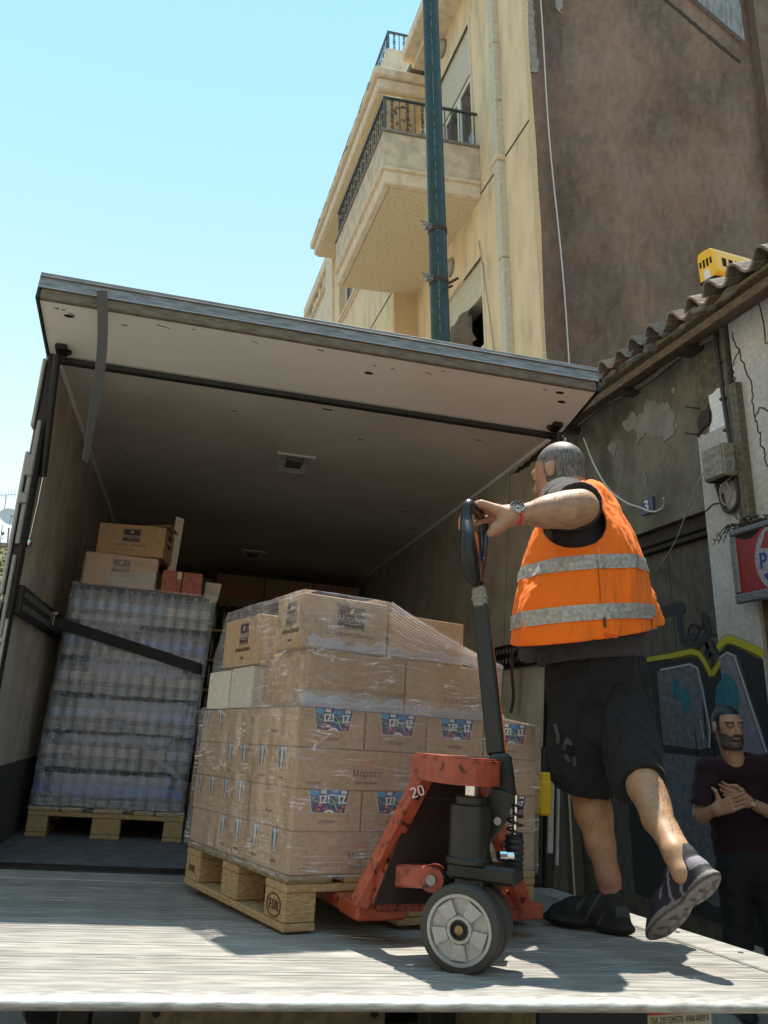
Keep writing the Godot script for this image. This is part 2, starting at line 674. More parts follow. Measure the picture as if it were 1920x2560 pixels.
func _ready() -> void:
	rng.seed = 11
	# ---- camera
	var cam := Camera3D.new()
	cam.name = "camera"
	add_child(cam)
	cam.transform = Transform3D(Basis(Vector3(0.96249727, -0.00986111, 0.27111209), Vector3(-0.05332963, 0.97296309, 0.22471931), Vector3(-0.26599804, -0.23075003, 0.93594843)), CAM)
	cam.fov = rad_to_deg(2.0 * atan(1280.0 / 2106.0))
	cam.near = 0.05
	cam.far = 2000.0
	cam.current = true
	# ---- sky, exposure
	var env := Environment.new()
	var sky := Sky.new()
	var sm := ProceduralSkyMaterial.new()
	sm.sky_top_color = Color(0.555, 0.755, 0.865)
	sm.sky_horizon_color = Color(0.985, 0.965, 0.93)
	sm.sky_curve = 0.20
	sm.sky_energy_multiplier = 0.91
	sm.ground_bottom_color = Color(0.36, 0.34, 0.31)
	sm.ground_horizon_color = Color(0.62, 0.62, 0.60)
	sm.sun_angle_max = 8.0
	sky.sky_material = sm
	env.background_mode = Environment.BG_SKY
	env.sky = sky
	env.tonemap_mode = Environment.TONE_MAPPER_LINEAR
	env.tonemap_exposure = 2.0
	env.sdfgi_enabled = true
	env.ssao_enabled = true
	env.ssil_enabled = true
	var we := WorldEnvironment.new()
	we.name = "environment"
	we.environment = env
	add_child(we)
	# ---- sun: high, behind the lorry and to the right
	var sun := DirectionalLight3D.new()
	sun.name = "sun"
	add_child(sun)
	sun.look_at_from_position(Vector3.ZERO, Vector3(-0.229, -0.985, 0.357), Vector3.RIGHT)
	sun.light_energy = 1.35
	sun.light_color = Color(1.0, 0.965, 0.9)
	sun.light_angular_distance = 0.5
	sun.shadow_enabled = true
	# ---- frames
	TR.origin = CAM - TR.basis * TC
	make_textures()
	make_materials()
	make_ground()
	make_house()
	make_tile_house()
	make_street()
	make_lorry()
	make_lift()
	make_water_load()
	make_carton_load()
	make_inside()
	make_jack()
	make_worker()
	make_bystander()
	make_left()
	tidy()

func make_textures() -> void:
	noise_tex("fine", 1, 0.03, 5, grey(0.86), grey(1.0))
	noise_tex("blotch", 2, 0.008, 5, grey(0.80), grey(1.0))
	noise_tex("streak", 12, 0.012, 6, grey(0.80), grey(1.0), 512, FastNoiseLite.TYPE_SIMPLEX_SMOOTH, [[0.3, grey(0.92)], [0.6, grey(0.97)]])
	noise_tex("grain", 3, 0.02, 4, grey(0.72), grey(1.0))
	noise_tex("bumps", 4, 0.02, 5, grey(0.0), grey(1.0))
	noise_tex("pits", 5, 0.035, 3, grey(0.0), grey(1.0), 512, FastNoiseLite.TYPE_CELLULAR)
	noise_tex("worn", 6, 0.014, 6, grey(0.66), grey(1.0))
	noise_tex("rust", 7, 0.016, 6, Color(0.22, 0.16, 0.14), Color(1, 1, 1), 512, FastNoiseLite.TYPE_SIMPLEX_SMOOTH, [[0.22, Color(0.30, 0.22, 0.20)], [0.28, Color(0.84, 0.78, 0.76)], [0.6, Color(0.95, 0.92, 0.92)]])
	noise_tex("weave", 8, 0.2, 2, grey(0.0), grey(1.0), 256)
	# relief of stretched film: long streaks round the load
	var f := fnl(21, 1.0, 4)
	baked("film_bump", 512, 512, func(u, v):
		var q: float = 0.5 + 0.5 * f.get_noise_2d(u * 3.0 + sin(v * 9.0) * 0.25, v * 60.0)
		q = q * 0.6 + 0.4 * (0.5 + 0.5 * f.get_noise_2d(u * 14.0 + 90.0, v * 22.0 + u * 5.0))
		return Color(q, q, q))
	baked_alpha("crease_glints", 512, 512, func(u, v):  # highlights of the wrinkled film, painted as whitish streaks
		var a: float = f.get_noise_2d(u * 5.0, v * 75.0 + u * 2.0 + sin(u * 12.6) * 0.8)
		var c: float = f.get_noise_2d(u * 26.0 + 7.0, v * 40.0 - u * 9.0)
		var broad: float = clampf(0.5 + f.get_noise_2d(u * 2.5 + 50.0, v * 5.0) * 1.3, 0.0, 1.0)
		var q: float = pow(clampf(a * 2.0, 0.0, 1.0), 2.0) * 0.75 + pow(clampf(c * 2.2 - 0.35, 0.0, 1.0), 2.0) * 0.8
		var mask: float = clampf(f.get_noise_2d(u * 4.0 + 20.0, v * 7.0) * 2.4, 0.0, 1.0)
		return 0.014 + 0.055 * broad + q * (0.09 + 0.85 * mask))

func make_materials() -> void:
	mat("ochre", Color(0.86, 0.67, 0.42), {"tex": "streak", "ts": Vector3(0.5, 0.16, 0.5), "bump": "bumps", "bh": 0.0, "r": 0.9})
	mat("ochre_rough", Color(0.80, 0.60, 0.35), {"tex": "fine", "ts": 1.6, "bump": "pits", "bh": 1.0, "r": 0.95})
	mat("ochre_trim", Color(0.82, 0.68, 0.50), {"tex": "streak", "ts": Vector3(0.9, 0.5, 0.9), "r": 0.9})
	mat("soffit", Color(0.84, 0.68, 0.44), {"tex": "fine", "ts": 1.2, "r": 0.9})
	mat("cream", Color(0.70, 0.64, 0.50), {"tex": "fine", "ts": 0.9, "r": 0.7})
	mat("pvc", Color(0.74, 0.72, 0.64), {"r": 0.45})
	mat("glass", Color(0.02, 0.025, 0.03), {"r": 0.04})
	mat("glass_sky", Color(0.16, 0.22, 0.32), {"r": 0.05, "coat": 1.0})
	mat("dark_room", Color(0.012, 0.010, 0.010), {"r": 0.9})
	mat("iron", Color(0.075, 0.088, 0.088), {"r": 0.55, "m": 0.2})
	mat("lamp_glass", Color(0.42, 0.38, 0.30), {"r": 0.3})
	mat("blind", Color(0.20, 0.145, 0.10), {"r": 0.9, "tex": "blotch", "ts": 1.5})
	mat("concrete", Color(0.30, 0.275, 0.24), {"tex": "blotch", "ts": 1.0, "bump": "bumps", "bh": 0.4, "r": 0.95})
	mat("patch", Color(0.40, 0.35, 0.30), {"tex": "blotch", "ts": 1.2, "r": 0.95})
	mat("asphalt", Color(0.13, 0.125, 0.115), {"tex": "fine", "ts": 0.7, "bump": "bumps", "bh": 0.4, "r": 0.95})
	mat("pavement", Color(0.36, 0.34, 0.30), {"tex": "blotch", "ts": 0.5, "r": 0.95})
	mat("pole_green", Color(0.020, 0.060, 0.060), {"tex": "worn", "ts": 1.3, "r": 0.5})
	mat("white_wire", Color(0.62, 0.60, 0.57), {"r": 0.6})
	mat("grey_wire", Color(0.30, 0.29, 0.27), {"r": 0.7})
	mat("dark_wire", Color(0.045, 0.04, 0.045), {"r": 0.6})
	mat("galv", Color(0.32, 0.32, 0.31), {"r": 0.45, "m": 0.6, "tex": "fine", "ts": 4.0})
	mat("rusty", Color(0.10, 0.055, 0.035), {"r": 0.9, "tex": "worn", "ts": 6.0})
	mat("tile", Color(0.40, 0.29, 0.215), {"tex": "worn", "ts": 3.0, "bump": "bumps", "bs": 3.0, "bh": 0.25, "r": 0.95})
	mat("old_wood", Color(0.24, 0.17, 0.11), {"tex": "worn", "ts": Vector3(6, 6, 1.2), "bump": "bumps", "bh": 0.5, "r": 0.95})
	mat("plaster", Color(0.65, 0.62, 0.58), {"tex": "blotch", "ts": 0.9, "bump": "bumps", "bh": 0.15, "r": 0.92})
	mat("crack", Color(0.05, 0.042, 0.035), {"r": 1.0})
	mat("door_grey", Color(0.135, 0.108, 0.075), {"tex": "worn", "ts": Vector3(1.5, 0.6, 1.5), "r": 0.75})
	mat("black", Color(0.012, 0.012, 0.014), {"r": 0.6})
	mat("rubber", Color(0.022, 0.022, 0.023), {"r": 0.55, "tex": "fine", "ts": 8.0})
	mat("paint_black", Color(0.010, 0.010, 0.012), {"r": 0.7})
	mat("paint_grey", Color(0.20, 0.19, 0.205), {"r": 0.75, "tex": "worn", "ts": 2.0})
	mat("paint_teal", Color(0.035, 0.19, 0.25), {"r": 0.75, "tex": "blotch", "ts": 2.5})
	mat("paint_yellow", Color(0.48, 0.40, 0.012), {"r": 0.7})
	mat("paint_white", Color(0.45, 0.45, 0.47), {"r": 0.7})
	mat("paint_dark_blue", Color(0.012, 0.020, 0.030), {"r": 0.7})
	mat("lorry_white", Color(0.60, 0.585, 0.555), {"r": 0.5, "tex": "blotch", "ts": 0.8})
	mat("alu", Color(0.56, 0.56, 0.57), {"r": 0.42, "m": 0.75, "tex": "fine", "ts": 3.0})
	mat("alu_dull", Color(0.45, 0.45, 0.44), {"r": 0.5, "m": 0.35, "tex": "fine", "ts": 3.0})
	mat("chrome", Color(0.75, 0.75, 0.76), {"r": 0.12, "m": 1.0})
	mat("dark_steel", Color(0.030, 0.027, 0.026), {"r": 0.5, "m": 0.3, "tex": "worn", "ts": 4.0})
	mat("edge_wood", Color(0.25, 0.20, 0.15), {"r": 0.9, "tex": "worn", "ts": Vector3(1.5, 8, 8)})
	mat("strap_grey", Color(0.11, 0.095, 0.085), {"r": 0.9, "bump": "weave", "bs": 20.0, "bh": 0.05})
	mat("strap_black", Color(0.014, 0.014, 0.017), {"r": 0.75, "bump": "weave", "bs": 20.0, "bh": 0.05})
	mat("pallet_wood", Color(0.55, 0.37, 0.19), {"r": 0.9, "tex": "grain", "ts": Vector3(3, 14, 3), "bump": "bumps", "bh": 0.15})
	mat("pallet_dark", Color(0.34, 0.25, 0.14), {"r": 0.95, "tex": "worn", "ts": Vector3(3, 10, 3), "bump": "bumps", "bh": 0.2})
	mat("ink", Color(0.09, 0.055, 0.03), {"r": 0.9})
	mat("ink_brown", Color(0.055, 0.022, 0.025), {"r": 0.6})
	mat("ink_red", Color(0.55, 0.16, 0.08), {"r": 0.9})
	mat("carton", Color(0.47, 0.315, 0.19), {"r": 0.85, "tex": "fine", "ts": 2.5})
	mat("carton_b", Color(0.50, 0.33, 0.19), {"r": 0.85, "tex": "fine", "ts": 2.1})
	mat("carton_white", Color(0.66, 0.60, 0.54), {"r": 0.8, "tex": "fine", "ts": 2.5})
	mat("carton_red", Color(0.50, 0.16, 0.115), {"r": 0.7, "tex": "worn", "ts": 5.0})
	mat("carton_edge", Color(0.58, 0.42, 0.27), {"r": 0.9})
	mat("label_white", Color(0.75, 0.74, 0.72), {"r": 0.6})
	mat("film", Color(0.92, 0.88, 0.90, 0.06), {"r": 0.16, "bump": "film_bump", "bh": 1.2, "alpha": true, "vc": false})
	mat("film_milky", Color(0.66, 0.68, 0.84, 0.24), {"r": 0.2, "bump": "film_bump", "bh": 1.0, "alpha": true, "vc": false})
	mat("crease_glint", Color(0.82, 0.78, 0.82), {"r": 0.25, "tex": "crease_glints", "alpha": true, "vc": false})
	mat("crease_glint_blue", Color(0.46, 0.54, 0.80), {"r": 0.25, "tex": "crease_glints", "alpha": true, "vc": false})
	mat("bottle", Color(1, 1, 1), {"r": 0.12, "coat": 0.25})
	mat("jack_red", Color(0.40, 0.080, 0.036), {"r": 0.42, "tex": "rust", "ts": 2.6, "coat": 0.25, "cr": 0.35})
	mat("jack_black", Color(0.020, 0.020, 0.020), {"r": 0.45, "tex": "fine", "ts": 8.0})
	mat("handle_rubber", Color(0.012, 0.013, 0.016), {"r": 0.35})
	mat("tape", Color(0.36, 0.32, 0.27), {"r": 0.6, "tex": "worn", "ts": 12.0})
	mat("orange_paint", Color(0.75, 0.17, 0.03), {"r": 0.5})
	mat("wheel_alu", Color(0.46, 0.46, 0.455), {"r": 0.5, "m": 0.45, "tex": "fine", "ts": 6.0})
	mat("brass", Color(0.30, 0.20, 0.09), {"r": 0.5, "m": 0.7})
	mat("vest", Color(1.0, 0.185, 0.006), {"r": 0.85, "rim": 0.3})
	mat("reflective", Color(0.62, 0.59, 0.55), {"r": 0.5, "m": 0.15, "tex": "worn", "ts": 7.0})
	mat("tee_grey", Color(0.050, 0.043, 0.048), {"r": 0.95, "rim": 0.4, "bump": "weave", "bs": 14.0, "bh": 0.03})
	mat("shorts", Color(0.010, 0.010, 0.012), {"r": 0.9, "rim": 0.2, "bump": "weave", "bs": 14.0, "bh": 0.03})
	mat("skin", Color(1, 1, 1), {"r": 0.55, "sub": 0.08, "bump": "bumps", "bs": 14.0, "bh": 0.04})
	mat("hair", Color(1, 1, 1), {"r": 0.75, "bump": "weave", "bs": 10.0, "bh": 0.12})
	mat("shoe", Color(1, 1, 1), {"r": 0.75, "bump": "weave", "bs": 16.0, "bh": 0.05})
	mat("watch_red", Color(0.70, 0.035, 0.045), {"r": 0.45})
	mat("tee_maroon", Color(0.020, 0.0045, 0.010), {"r": 0.95, "rim": 0.3})
	mat("trousers", Color(0.008, 0.008, 0.010), {"r": 0.9})
	mat("toy_yellow", Color(0.90, 0.50, 0.01), {"r": 0.3, "coat": 0.5})
	mat("toy_white", Color(0.75, 0.74, 0.70), {"r": 0.35})
	mat("sign_red", Color(0.33, 0.014, 0.016), {"r": 0.5, "tex": "blotch", "ts": 4.0})
	mat("sign_blue", Color(0.02, 0.03, 0.26), {"r": 0.5})
	mat("sign_frame", Color(0.26, 0.26, 0.30), {"r": 0.5, "m": 0.3, "tex": "worn", "ts": 5.0})
	mat("sign_white", Color(0.45, 0.45, 0.46), {"r": 0.5, "tex": "worn", "ts": 5.0})
	mat("plate_blue", Color(0.035, 0.045, 0.20), {"r": 0.4, "tex": "worn", "ts": 8.0})
	mat("box_grey", Color(0.37, 0.35, 0.28), {"r": 0.6, "tex": "worn", "ts": 3.0})
	mat("yellow_plastic", Color(0.62, 0.40, 0.01), {"r": 0.45})
	mat("leaf", Color(1, 1, 1), {"r": 0.6, "back": Color(0.25, 0.3, 0.1)})
	mat("bark", Color(0.10, 0.075, 0.05), {"r": 0.95, "tex": "worn", "ts": 3.0})
	mat("weed", Color(0.075, 0.060, 0.035), {"r": 0.9})
	mat("dish", Color(0.60, 0.60, 0.60), {"r": 0.5})

func make_ground() -> void:
	var mb := MB.new()
	mb.quad(Vector3(-300, 0, -500), Vector3(300, 0, -500), Vector3(300, 0, 200), Vector3(-300, 0, 200), Vector3.UP)
	structure(mb, "ground", M.asphalt)
	mb = MB.new()
	mb.bb(Vector3(2.10, -0.1, -60), Vector3(3.72, 0.12, 30), 0.02)
	structure(mb, "pavement", M.pavement)
	mb = MB.new()
	mb.bb(Vector3(-9.5, -0.1, -60), Vector3(-6.8, 0.12, 30), 0.02)
	structure(mb, "pavement", M.pavement)

# a wall sheet as a grid of coloured vertices; f(metres along, metres up) gives a linear tint
func sheet(mb: MB, o: Vector3, du: Vector3, dv: Vector3, nu: int, nv: int, nn: Vector3, f: Callable, disp = null) -> void:
	var lu := du.length()
	var lv := dv.length()
	var P := []
	for i in nu + 1:
		var row := []
		for j in nv + 1:
			var a := float(i) / nu
			var b := float(j) / nv
			var p := o + du * a + dv * b
			if disp != null: p += nn * disp.call(a * lu, b * lv)
			row.append([p, f.call(a * lu, b * lv)])
		P.append(row)
	for i in nu:
		for j in nv:
			var q := [P[i][j], P[i + 1][j], P[i + 1][j + 1], P[i][j + 1]]
			var g := nn
			if disp != null:
				g = (q[1][0] - q[0][0]).cross(q[3][0] - q[0][0]).normalized()
				if g.dot(nn) < 0.0: g = -g
			for t in ([[0, 1, 2], [0, 2, 3]] if (du.cross(dv)).dot(nn) < 0.0 else [[0, 2, 1], [0, 3, 2]]):
				for k in t:
					mb.v.append(q[k][0]); mb.n.append(g); mb.c.append(q[k][1]); mb.u.append(Vector2())

func ragged(mb: MB, pts: Array, rough: float, seedv: int, depth: float, t: Transform3D) -> void:
	var f := fnl(seedv, 9.0, 3)
	var poly := PackedVector2Array()
	for i in pts.size():
		var a: Vector2 = pts[i]
		var b: Vector2 = pts[(i + 1) % pts.size()]
		var n := maxi(1, int(a.distance_to(b) / 0.035))
		for k in n:
			var p := a.lerp(b, float(k) / n)
			poly.append(p + Vector2(f.get_noise_2d(p.x, p.y), f.get_noise_2d(p.x + 40.0, p.y)) * rough)
	if Geometry2D.triangulate_polygon(poly).is_empty():
		poly = PackedVector2Array(pts)
	mb.prism(poly, depth, t)

# x-facing plane: 2D (z, y) drawn on the plane x, facing -x
func on_x(x: float) -> Transform3D:
	return Transform3D(Basis(Vector3(0, 0, 1), Vector3(0, 1, 0), Vector3(-1, 0, 0)), Vector3(x, 0, 0))

func on_z(z: float) -> Transform3D:
	return Transform3D(Basis(), Vector3(0, 0, z))

func make_house() -> void:
	var b := Vector3(3.7, 0, -7.12)
	var h := thing("apartment_house", "tall ochre house with balcony, bay and bare brown side wall behind the lorry", "building", I3, b)
	# street wall, in pieces round the openings
	var holes := [[-9.80, -8.56, 5.0, 7.08], [-9.84, -8.68, 8.06, 10.57]]
	var mb := MB.new()
	var x0 := 3.7
	var x1 := 3.95
	mb.bb(Vector3(x0, 0, -8.56), Vector3(x1, 11.2, -7.13))
	mb.bb(Vector3(x0, 0, -11.12), Vector3(x1, 11.2, -9.84))
	mb.bb(Vector3(x0, 0, -9.84), Vector3(x1, 5.0, -8.56))
	mb.bb(Vector3(x0, 7.08, -9.84), Vector3(x1, 8.06, -8.56))
	mb.bb(Vector3(x0, 10.57, -9.84), Vector3(x1, 11.2, -8.56))
	mb.bb(Vector3(x0, 5.0, -9.84), Vector3(x1, 7.08, -9.80))
	mb.bb(Vector3(x0, 8.06, -8.68), Vector3(x1, 10.57, -8.56))
	part(mb, "street_wall", M.ochre, h)
	# brown party wall
	var n1 := fnl(31, 0.35, 5)
	var n2 := fnl(32, 1.6, 5)
	var n3 := fnl(33, 5.0, 3)
	mb = MB.new()
	var brown := func(a: float, c: float) -> Color:
		var q := n1.get_noise_2d(a, c) * 0.6 + n2.get_noise_2d(a * 0.6, c) * 0.5
		var base := Color(0.315, 0.195, 0.118).lerp(Color(0.315, 0.222, 0.160), clampf(0.5 + q, 0.0, 1.0))
		# lower and rougher coat below a wandering line
		var edge := 8.25 - 0.28 * a * 0.6 + 0.3 * n1.get_noise_2d(a * 2.0, 7.0)
		var low := clampf((edge - c) * 3.0, 0.0, 1.0)
		base = base.lerp(base * Color(0.80, 0.80, 0.86), low * 0.9)
		var up := clampf((c - edge) * 0.8, 0.0, 1.0)
		base = base.lerp(Color(0.335, 0.225, 0.140), up * 0.6)
		var st := n3.get_noise_2d(a * 3.0 + c * 0.4, c * 0.5)
		base *= 1.0 + 0.30 * st + 0.5 * n1.get_noise_2d(a * 2.5 + 3.0, c * 1.4) + 0.20 * n3.get_noise_2d(a * 2.2, c * 2.2)
		base *= 1.0 - 0.28 * exp(-pow((a - 0.25) / 0.2, 2.0)) * low
		return base
	sheet(mb, Vector3(3.72, 3.8, -7.12), Vector3(7.0, 0, 0), Vector3(0, 7.4, 0), 150, 150, Vector3(0, 0, 1), brown)
	mb.col = Color(0.19, 0.15, 0.12)
	mb.bb(Vector3(3.72, 0, -7.37), Vector3(10.72, 11.2, -7.125))
	mb.bb(Vector3(10.72, 0, -16), Vector3(10.97, 11.2, -7.12))
	mb.bb(Vector3(3.7, 0, -16), Vector3(10.72, 11.2, -15.75))
	mb.bb(Vector3(3.5, 11.38, -16), Vector3(10.97, 11.5, -7.12))
	part(mb, "party_wall", mat("brown_wall", Color(1, 1, 1), {"tex": "fine", "ts": 2.2, "bump": "pits", "bh": 0.8, "r": 0.98}), h)
	# ragged rim of ochre plaster that wraps the corner, whitish strip, patches
	mb = MB.new()
	var pts := [Vector2(3.69, 3.8), Vector2(3.745, 3.8)]
	for i in 16: pts.append(Vector2(3.735 + rng.randf_range(-0.012, 0.022), 3.8 + i * 0.47))
	pts.append(Vector2(3.69, 11.2))
	ragged(mb, pts, 0.05, 5, 0.018, on_z(-7.118))
	part(mb, "plaster_rim", M.ochre_rough, h)
	mb = MB.new()
	ragged(mb, [Vector2(3.735, 8.5), Vector2(3.83, 8.52), Vector2(3.82, 9.3), Vector2(3.80, 10.2), Vector2(3.78, 11.2), Vector2(3.73, 11.2)], 0.03, 6, 0.012, on_z(-7.117))
	ragged(mb, [Vector2(4.10, 9.38), Vector2(4.16, 9.36), Vector2(4.20, 9.52), Vector2(4.14, 9.62), Vector2(4.09, 9.56)], 0.05, 8, 0.008, on_z(-7.117))
	part(mb, "pale_patch", mat("pale", Color(0.36, 0.31, 0.285), {"tex": "blotch", "ts": 1.5, "r": 0.95}), h, "whitish patch of old plaster on the brown side wall")
	mb = MB.new()
	mb.prism(PackedVector2Array([Vector2(5.80, 10.10), Vector2(6.604, 9.543), Vector2(6.60, 10.9), Vector2(5.2, 10.9), Vector2(5.2, 10.5)]), 0.05, on_z(-7.117))
	part(mb, "pale_gable_panel", mat("pale_blue", Color(0.36, 0.37, 0.37), {"tex": "worn", "ts": Vector3(3, 0.5, 3), "r": 0.9}), h)
	mb = MB.new()
	mb.bb(Vector3(6.72, 0, -7.12), Vector3(10.7, 11.2, -6.98))
	mb.col = Color(0.16, 0.125, 0.10)
	part(mb, "side_pier", mat("brown_pier", Color(0.95, 0.9, 0.9), {"tex": "blotch", "ts": 0.8, "bump": "pits", "bh": 0.6, "r": 0.98}), h)
	for me in h.get_children(): if me.name == "side_pier": me.mesh = tinted_box(Vector3(6.72, 0, -7.12), Vector3(10.7, 11.2, -6.98), Color(0.25, 0.18, 0.13))
	mb = MB.new()
	ragged(mb, [Vector2(4.9, 10.5), Vector2(5.62, 9.93), Vector2(6.2, 9.52), Vector2(6.55, 9.28), Vector2(6.53, 9.25), Vector2(6.18, 9.48), Vector2(5.6, 9.88), Vector2(4.9, 10.44)], 0.02, 12, 0.004, on_z(-7.117))
	part(mb, "wall_crack", M.crack, h)
	# joint line at the floor, and the drain duct
	mb = MB.new()
	mb.bb(Vector3(3.694, 7.885, -8.5), Vector3(3.71, 7.905, -7.13))
	mb.bb(Vector3(3.339, 7.885, -15.2), Vector3(3.36, 7.905, -11.13))
	part(mb, "joint_line", M.crack, h)
	var du := part(box_mb(Vector3(3.60, 0, -7.92), Vector3(3.71, 5.2, -7.78)), "drain_duct", M.cream, h)
	for s in [[5.21, 6.62], [6.63, 7.86], [7.92, 8.66], [8.67, 9.46], [9.47, 11.15]]:
		part(box_mb(Vector3(3.605 + rng.randf() * 0.01, s[0], -7.915), Vector3(3.71, s[1], -7.785), 0.012), "duct_section", M.cream, du)
	mb = MB.new()
	mb.bb(Vector3(3.585, 7.86, -7.95), Vector3(3.71, 7.92, -7.76), 0.01)
	part(mb, "duct_collar", M.ochre_trim, du)
	for me in du.get_children(): me.position = Vector3.ZERO
	var wire := MB.new()
	wire.tube([Vector3(3.685, 7.3, -8.60), Vector3(3.68, 6.9, -8.50), Vector3(3.68, 6.2, -8.36), Vector3(3.68, 5.3, -8.20), Vector3(3.68, 4.6, -8.1)], 0.006, 5)
	wire.tube([Vector3(3.685, 7.9, -7.98), Vector3(3.68, 7.2, -8.02), Vector3(3.68, 6.6, -7.99), Vector3(3.68, 5.9, -8.03)], 0.005, 5)
	part(wire, "wall_wire", M.grey_wire, h)
	# projecting bay
	mb = MB.new()
	mb.bb(Vector3(3.345, 0, -15.3), Vector3(3.71, 9.1, -11.122))
	mb.bb(Vector3(3.345, 9.1, -15.3), Vector3(3.71, 10.95, -14.85))
	mb.bb(Vector3(3.345, 9.1, -12.6), Vector3(3.71, 10.95, -11.122))
	mb.bb(Vector3(3.345, 10.4, -14.85), Vector3(3.71, 10.95, -12.6))
	mb.bb(Vector3(3.55, 9.1, -14.85), Vector3(3.71, 10.4, -12.6))
	var bay := part(mb, "bay", M.ochre, h)
	mb = MB.new()
	mb.bb(Vector3(3.352, 0, -11.123), Vector3(3.70, 10.9, -11.112))
	part(mb, "rough_render", M.ochre_rough, bay)
	mb = MB.new()
	mb.bb(Vector3(3.30, 0, -15.98), Vector3(3.72, 10.95, -15.302), 0.01)
	part(mb, "pilaster", M.ochre_trim, bay)
	mb = MB.new()
	mb.bb(Vector3(3.28, 9.04, -14.95), Vector3(3.36, 9.098, -12.5), 0.01)
	mb.bb(Vector3(3.31, 8.99, -14.9), Vector3(3.36, 9.039, -12.55), 0.01)
	part(mb, "sill", M.ochre_trim, bay)
	for zz in [-14.85, -14.1, -13.35]:
		part(frame_x(3.50, zz + 0.02, zz + 0.73, 9.12, 10.38, 0.05, 0.045), "window_frame", M.pvc, bay)
		mb = MB.new()
		mb.bb(Vector3(3.525, 9.15, zz + 0.05), Vector3(3.535, 10.35, zz + 0.70))
		part(mb, "pane", M.glass_sky, bay)
	for me in bay.get_children(): me.position = Vector3.ZERO
	# cornices
	mb = MB.new()
	mb.bb(Vector3(3.25, 11.19, -10.28), Vector3(3.75, 11.37, -7.05), 0.02)
	mb.bb(Vector3(3.42, 11.12, -10.28), Vector3(3.72, 11.19, -7.10), 0.02)
	mb.bb(Vector3(2.845, 10.93, -15.35), Vector3(3.75, 11.08, -10.282), 0.02)
	mb.bb(Vector3(2.91, 10.74, -15.25), Vector3(3.72, 10.93, -10.34), 0.02)
	var co := part(mb, "cornice", M.ochre_trim, h)
	mb = MB.new()
	mb.bb(Vector3(2.97, 10.70, -15.2), Vector3(3.71, 10.739, -10.42))
	part(mb, "cornice_soffit", M.soffit, co)
	mb = MB.new()
	for i in 26:
		var z := rng.randf_range(-11.0, -10.45)
		var x := rng.randf_range(3.0, 3.65)
		mb.bx(Vector3(x, 10.697, z), Vector3(rng.randf_range(0.01, 0.07), 0.008, rng.randf_range(0.01, 0.06)))
	for i in 30:
		mb.bx(Vector3(2.843, rng.randf_range(10.95, 11.05), rng.randf_range(-15, -10.5)), Vector3(0.006, rng.randf_range(0.01, 0.03), rng.randf_range(0.03, 0.3)))
	part(mb, "peeled_plaster", M.concrete, co)
	for me in co.get_children(): me.position = Vector3.ZERO
	# openings
	opening(h, "balcony_door", 3.80, -9.84, -8.68, 8.06, 10.57, 9.88, true)
	opening(h, "window", 3.80, -9.80, -8.56, 5.0, 7.08, 6.62, false)
	# raised surrounds
	mb = MB.new()
	for q in [[-9.80, -8.56, 5.0, 7.08], [-9.84, -8.68, 8.57, 10.57]]:
		mb.bb(Vector3(3.685, q[2], q[1]), Vector3(3.72, q[3] + 0.05, q[1] + 0.045))
		mb.bb(Vector3(3.685, q[3], q[0]), Vector3(3.72, q[3] + 0.05, q[1]))
	part(mb, "window_surround", M.ochre_trim, h)
	for q in [[7.49, -9.6], [10.98, -9.62]]:
		mb = MB.new()
		var pr := []
		for k in 9:
			var a := PI * 0.5 * k / 8
			pr.append(Vector2(0.115 * cos(a), 0.12 * sin(a)))
		mb.lathe(pr, Transform3D(Basis(Vector3(0, 0, 1), Vector3(-1, 0, 0), Vector3(0, -1, 0)).scaled(Vector3.ONE), Vector3(3.69, q[0], q[1])), 20)
		var l := part(mb, "wall_lamp", M.lamp_glass, h)
		mb = MB.new()
		mb.cyl(Vector3(3.70, q[0], q[1]), Vector3(3.68, q[0], q[1]), 0.128, -1.0, 20)
		part(mb, "lamp_rim", M.galv, l)
		for me in l.get_children(): me.position = Vector3.ZERO
	balcony(h)
	# next house up the street
	b = Vector3(3.5, 0, -16.05)
	var g := thing("far_house", "pale house with crumbling cornice beyond the ochre house", "building", I3, b)
	mb = MB.new()
	mb.bb(Vector3(3.5, 0, -18.6), Vector3(10, 10.95, -16.05))
	part(mb, "wall", M.ochre_trim, g)
	mb = MB.new()
	mb.bb(Vector3(3.34, 11.1, -18.8), Vector3(10.2, 11.35, -16.02), 0.02)
	mb.bb(Vector3(3.42, 10.92, -18.7), Vector3(10.1, 11.1, -16.03), 0.02)
	part(mb, "cornice", M.ochre_trim, g)
	mb = MB.new()
	for i in 25:
		mb.bx(Vector3(3.418, rng.randf_range(10.95, 11.1), rng.randf_range(-18.5, -16.2)), Vector3(0.008, rng.randf_range(0.02, 0.07), rng.randf_range(0.03, 0.2)))
	part(mb, "peeled_plaster", M.concrete, g)

func tinted_box(lo: Vector3, hi: Vector3, c: Color) -> ArrayMesh:
	var mb := MB.new()
	mb.col = c
	mb.bb(lo, hi)
	return mb.mesh()

func box_mb(lo: Vector3, hi: Vector3, bev := 0.0) -> MB:
	var mb := MB.new()
	mb.bb(lo, hi, bev)
	return mb

# a rectangular frame lying in the plane x
func frame_x(x: float, z0: float, z1: float, y0: float, y1: float, w: float, d: float) -> MB:
	var mb := MB.new()
	mb.bb(Vector3(x - d, y0, z0), Vector3(x, y1, z0 + w), 0.004)
	mb.bb(Vector3(x - d, y0, z1 - w), Vector3(x, y1, z1), 0.004)
	mb.bb(Vector3(x - d, y0, z0 + w), Vector3(x, y0 + w, z1 - w), 0.004)
	mb.bb(Vector3(x - d, y1 - w, z0 + w), Vector3(x, y1, z1 - w), 0.004)
	return mb

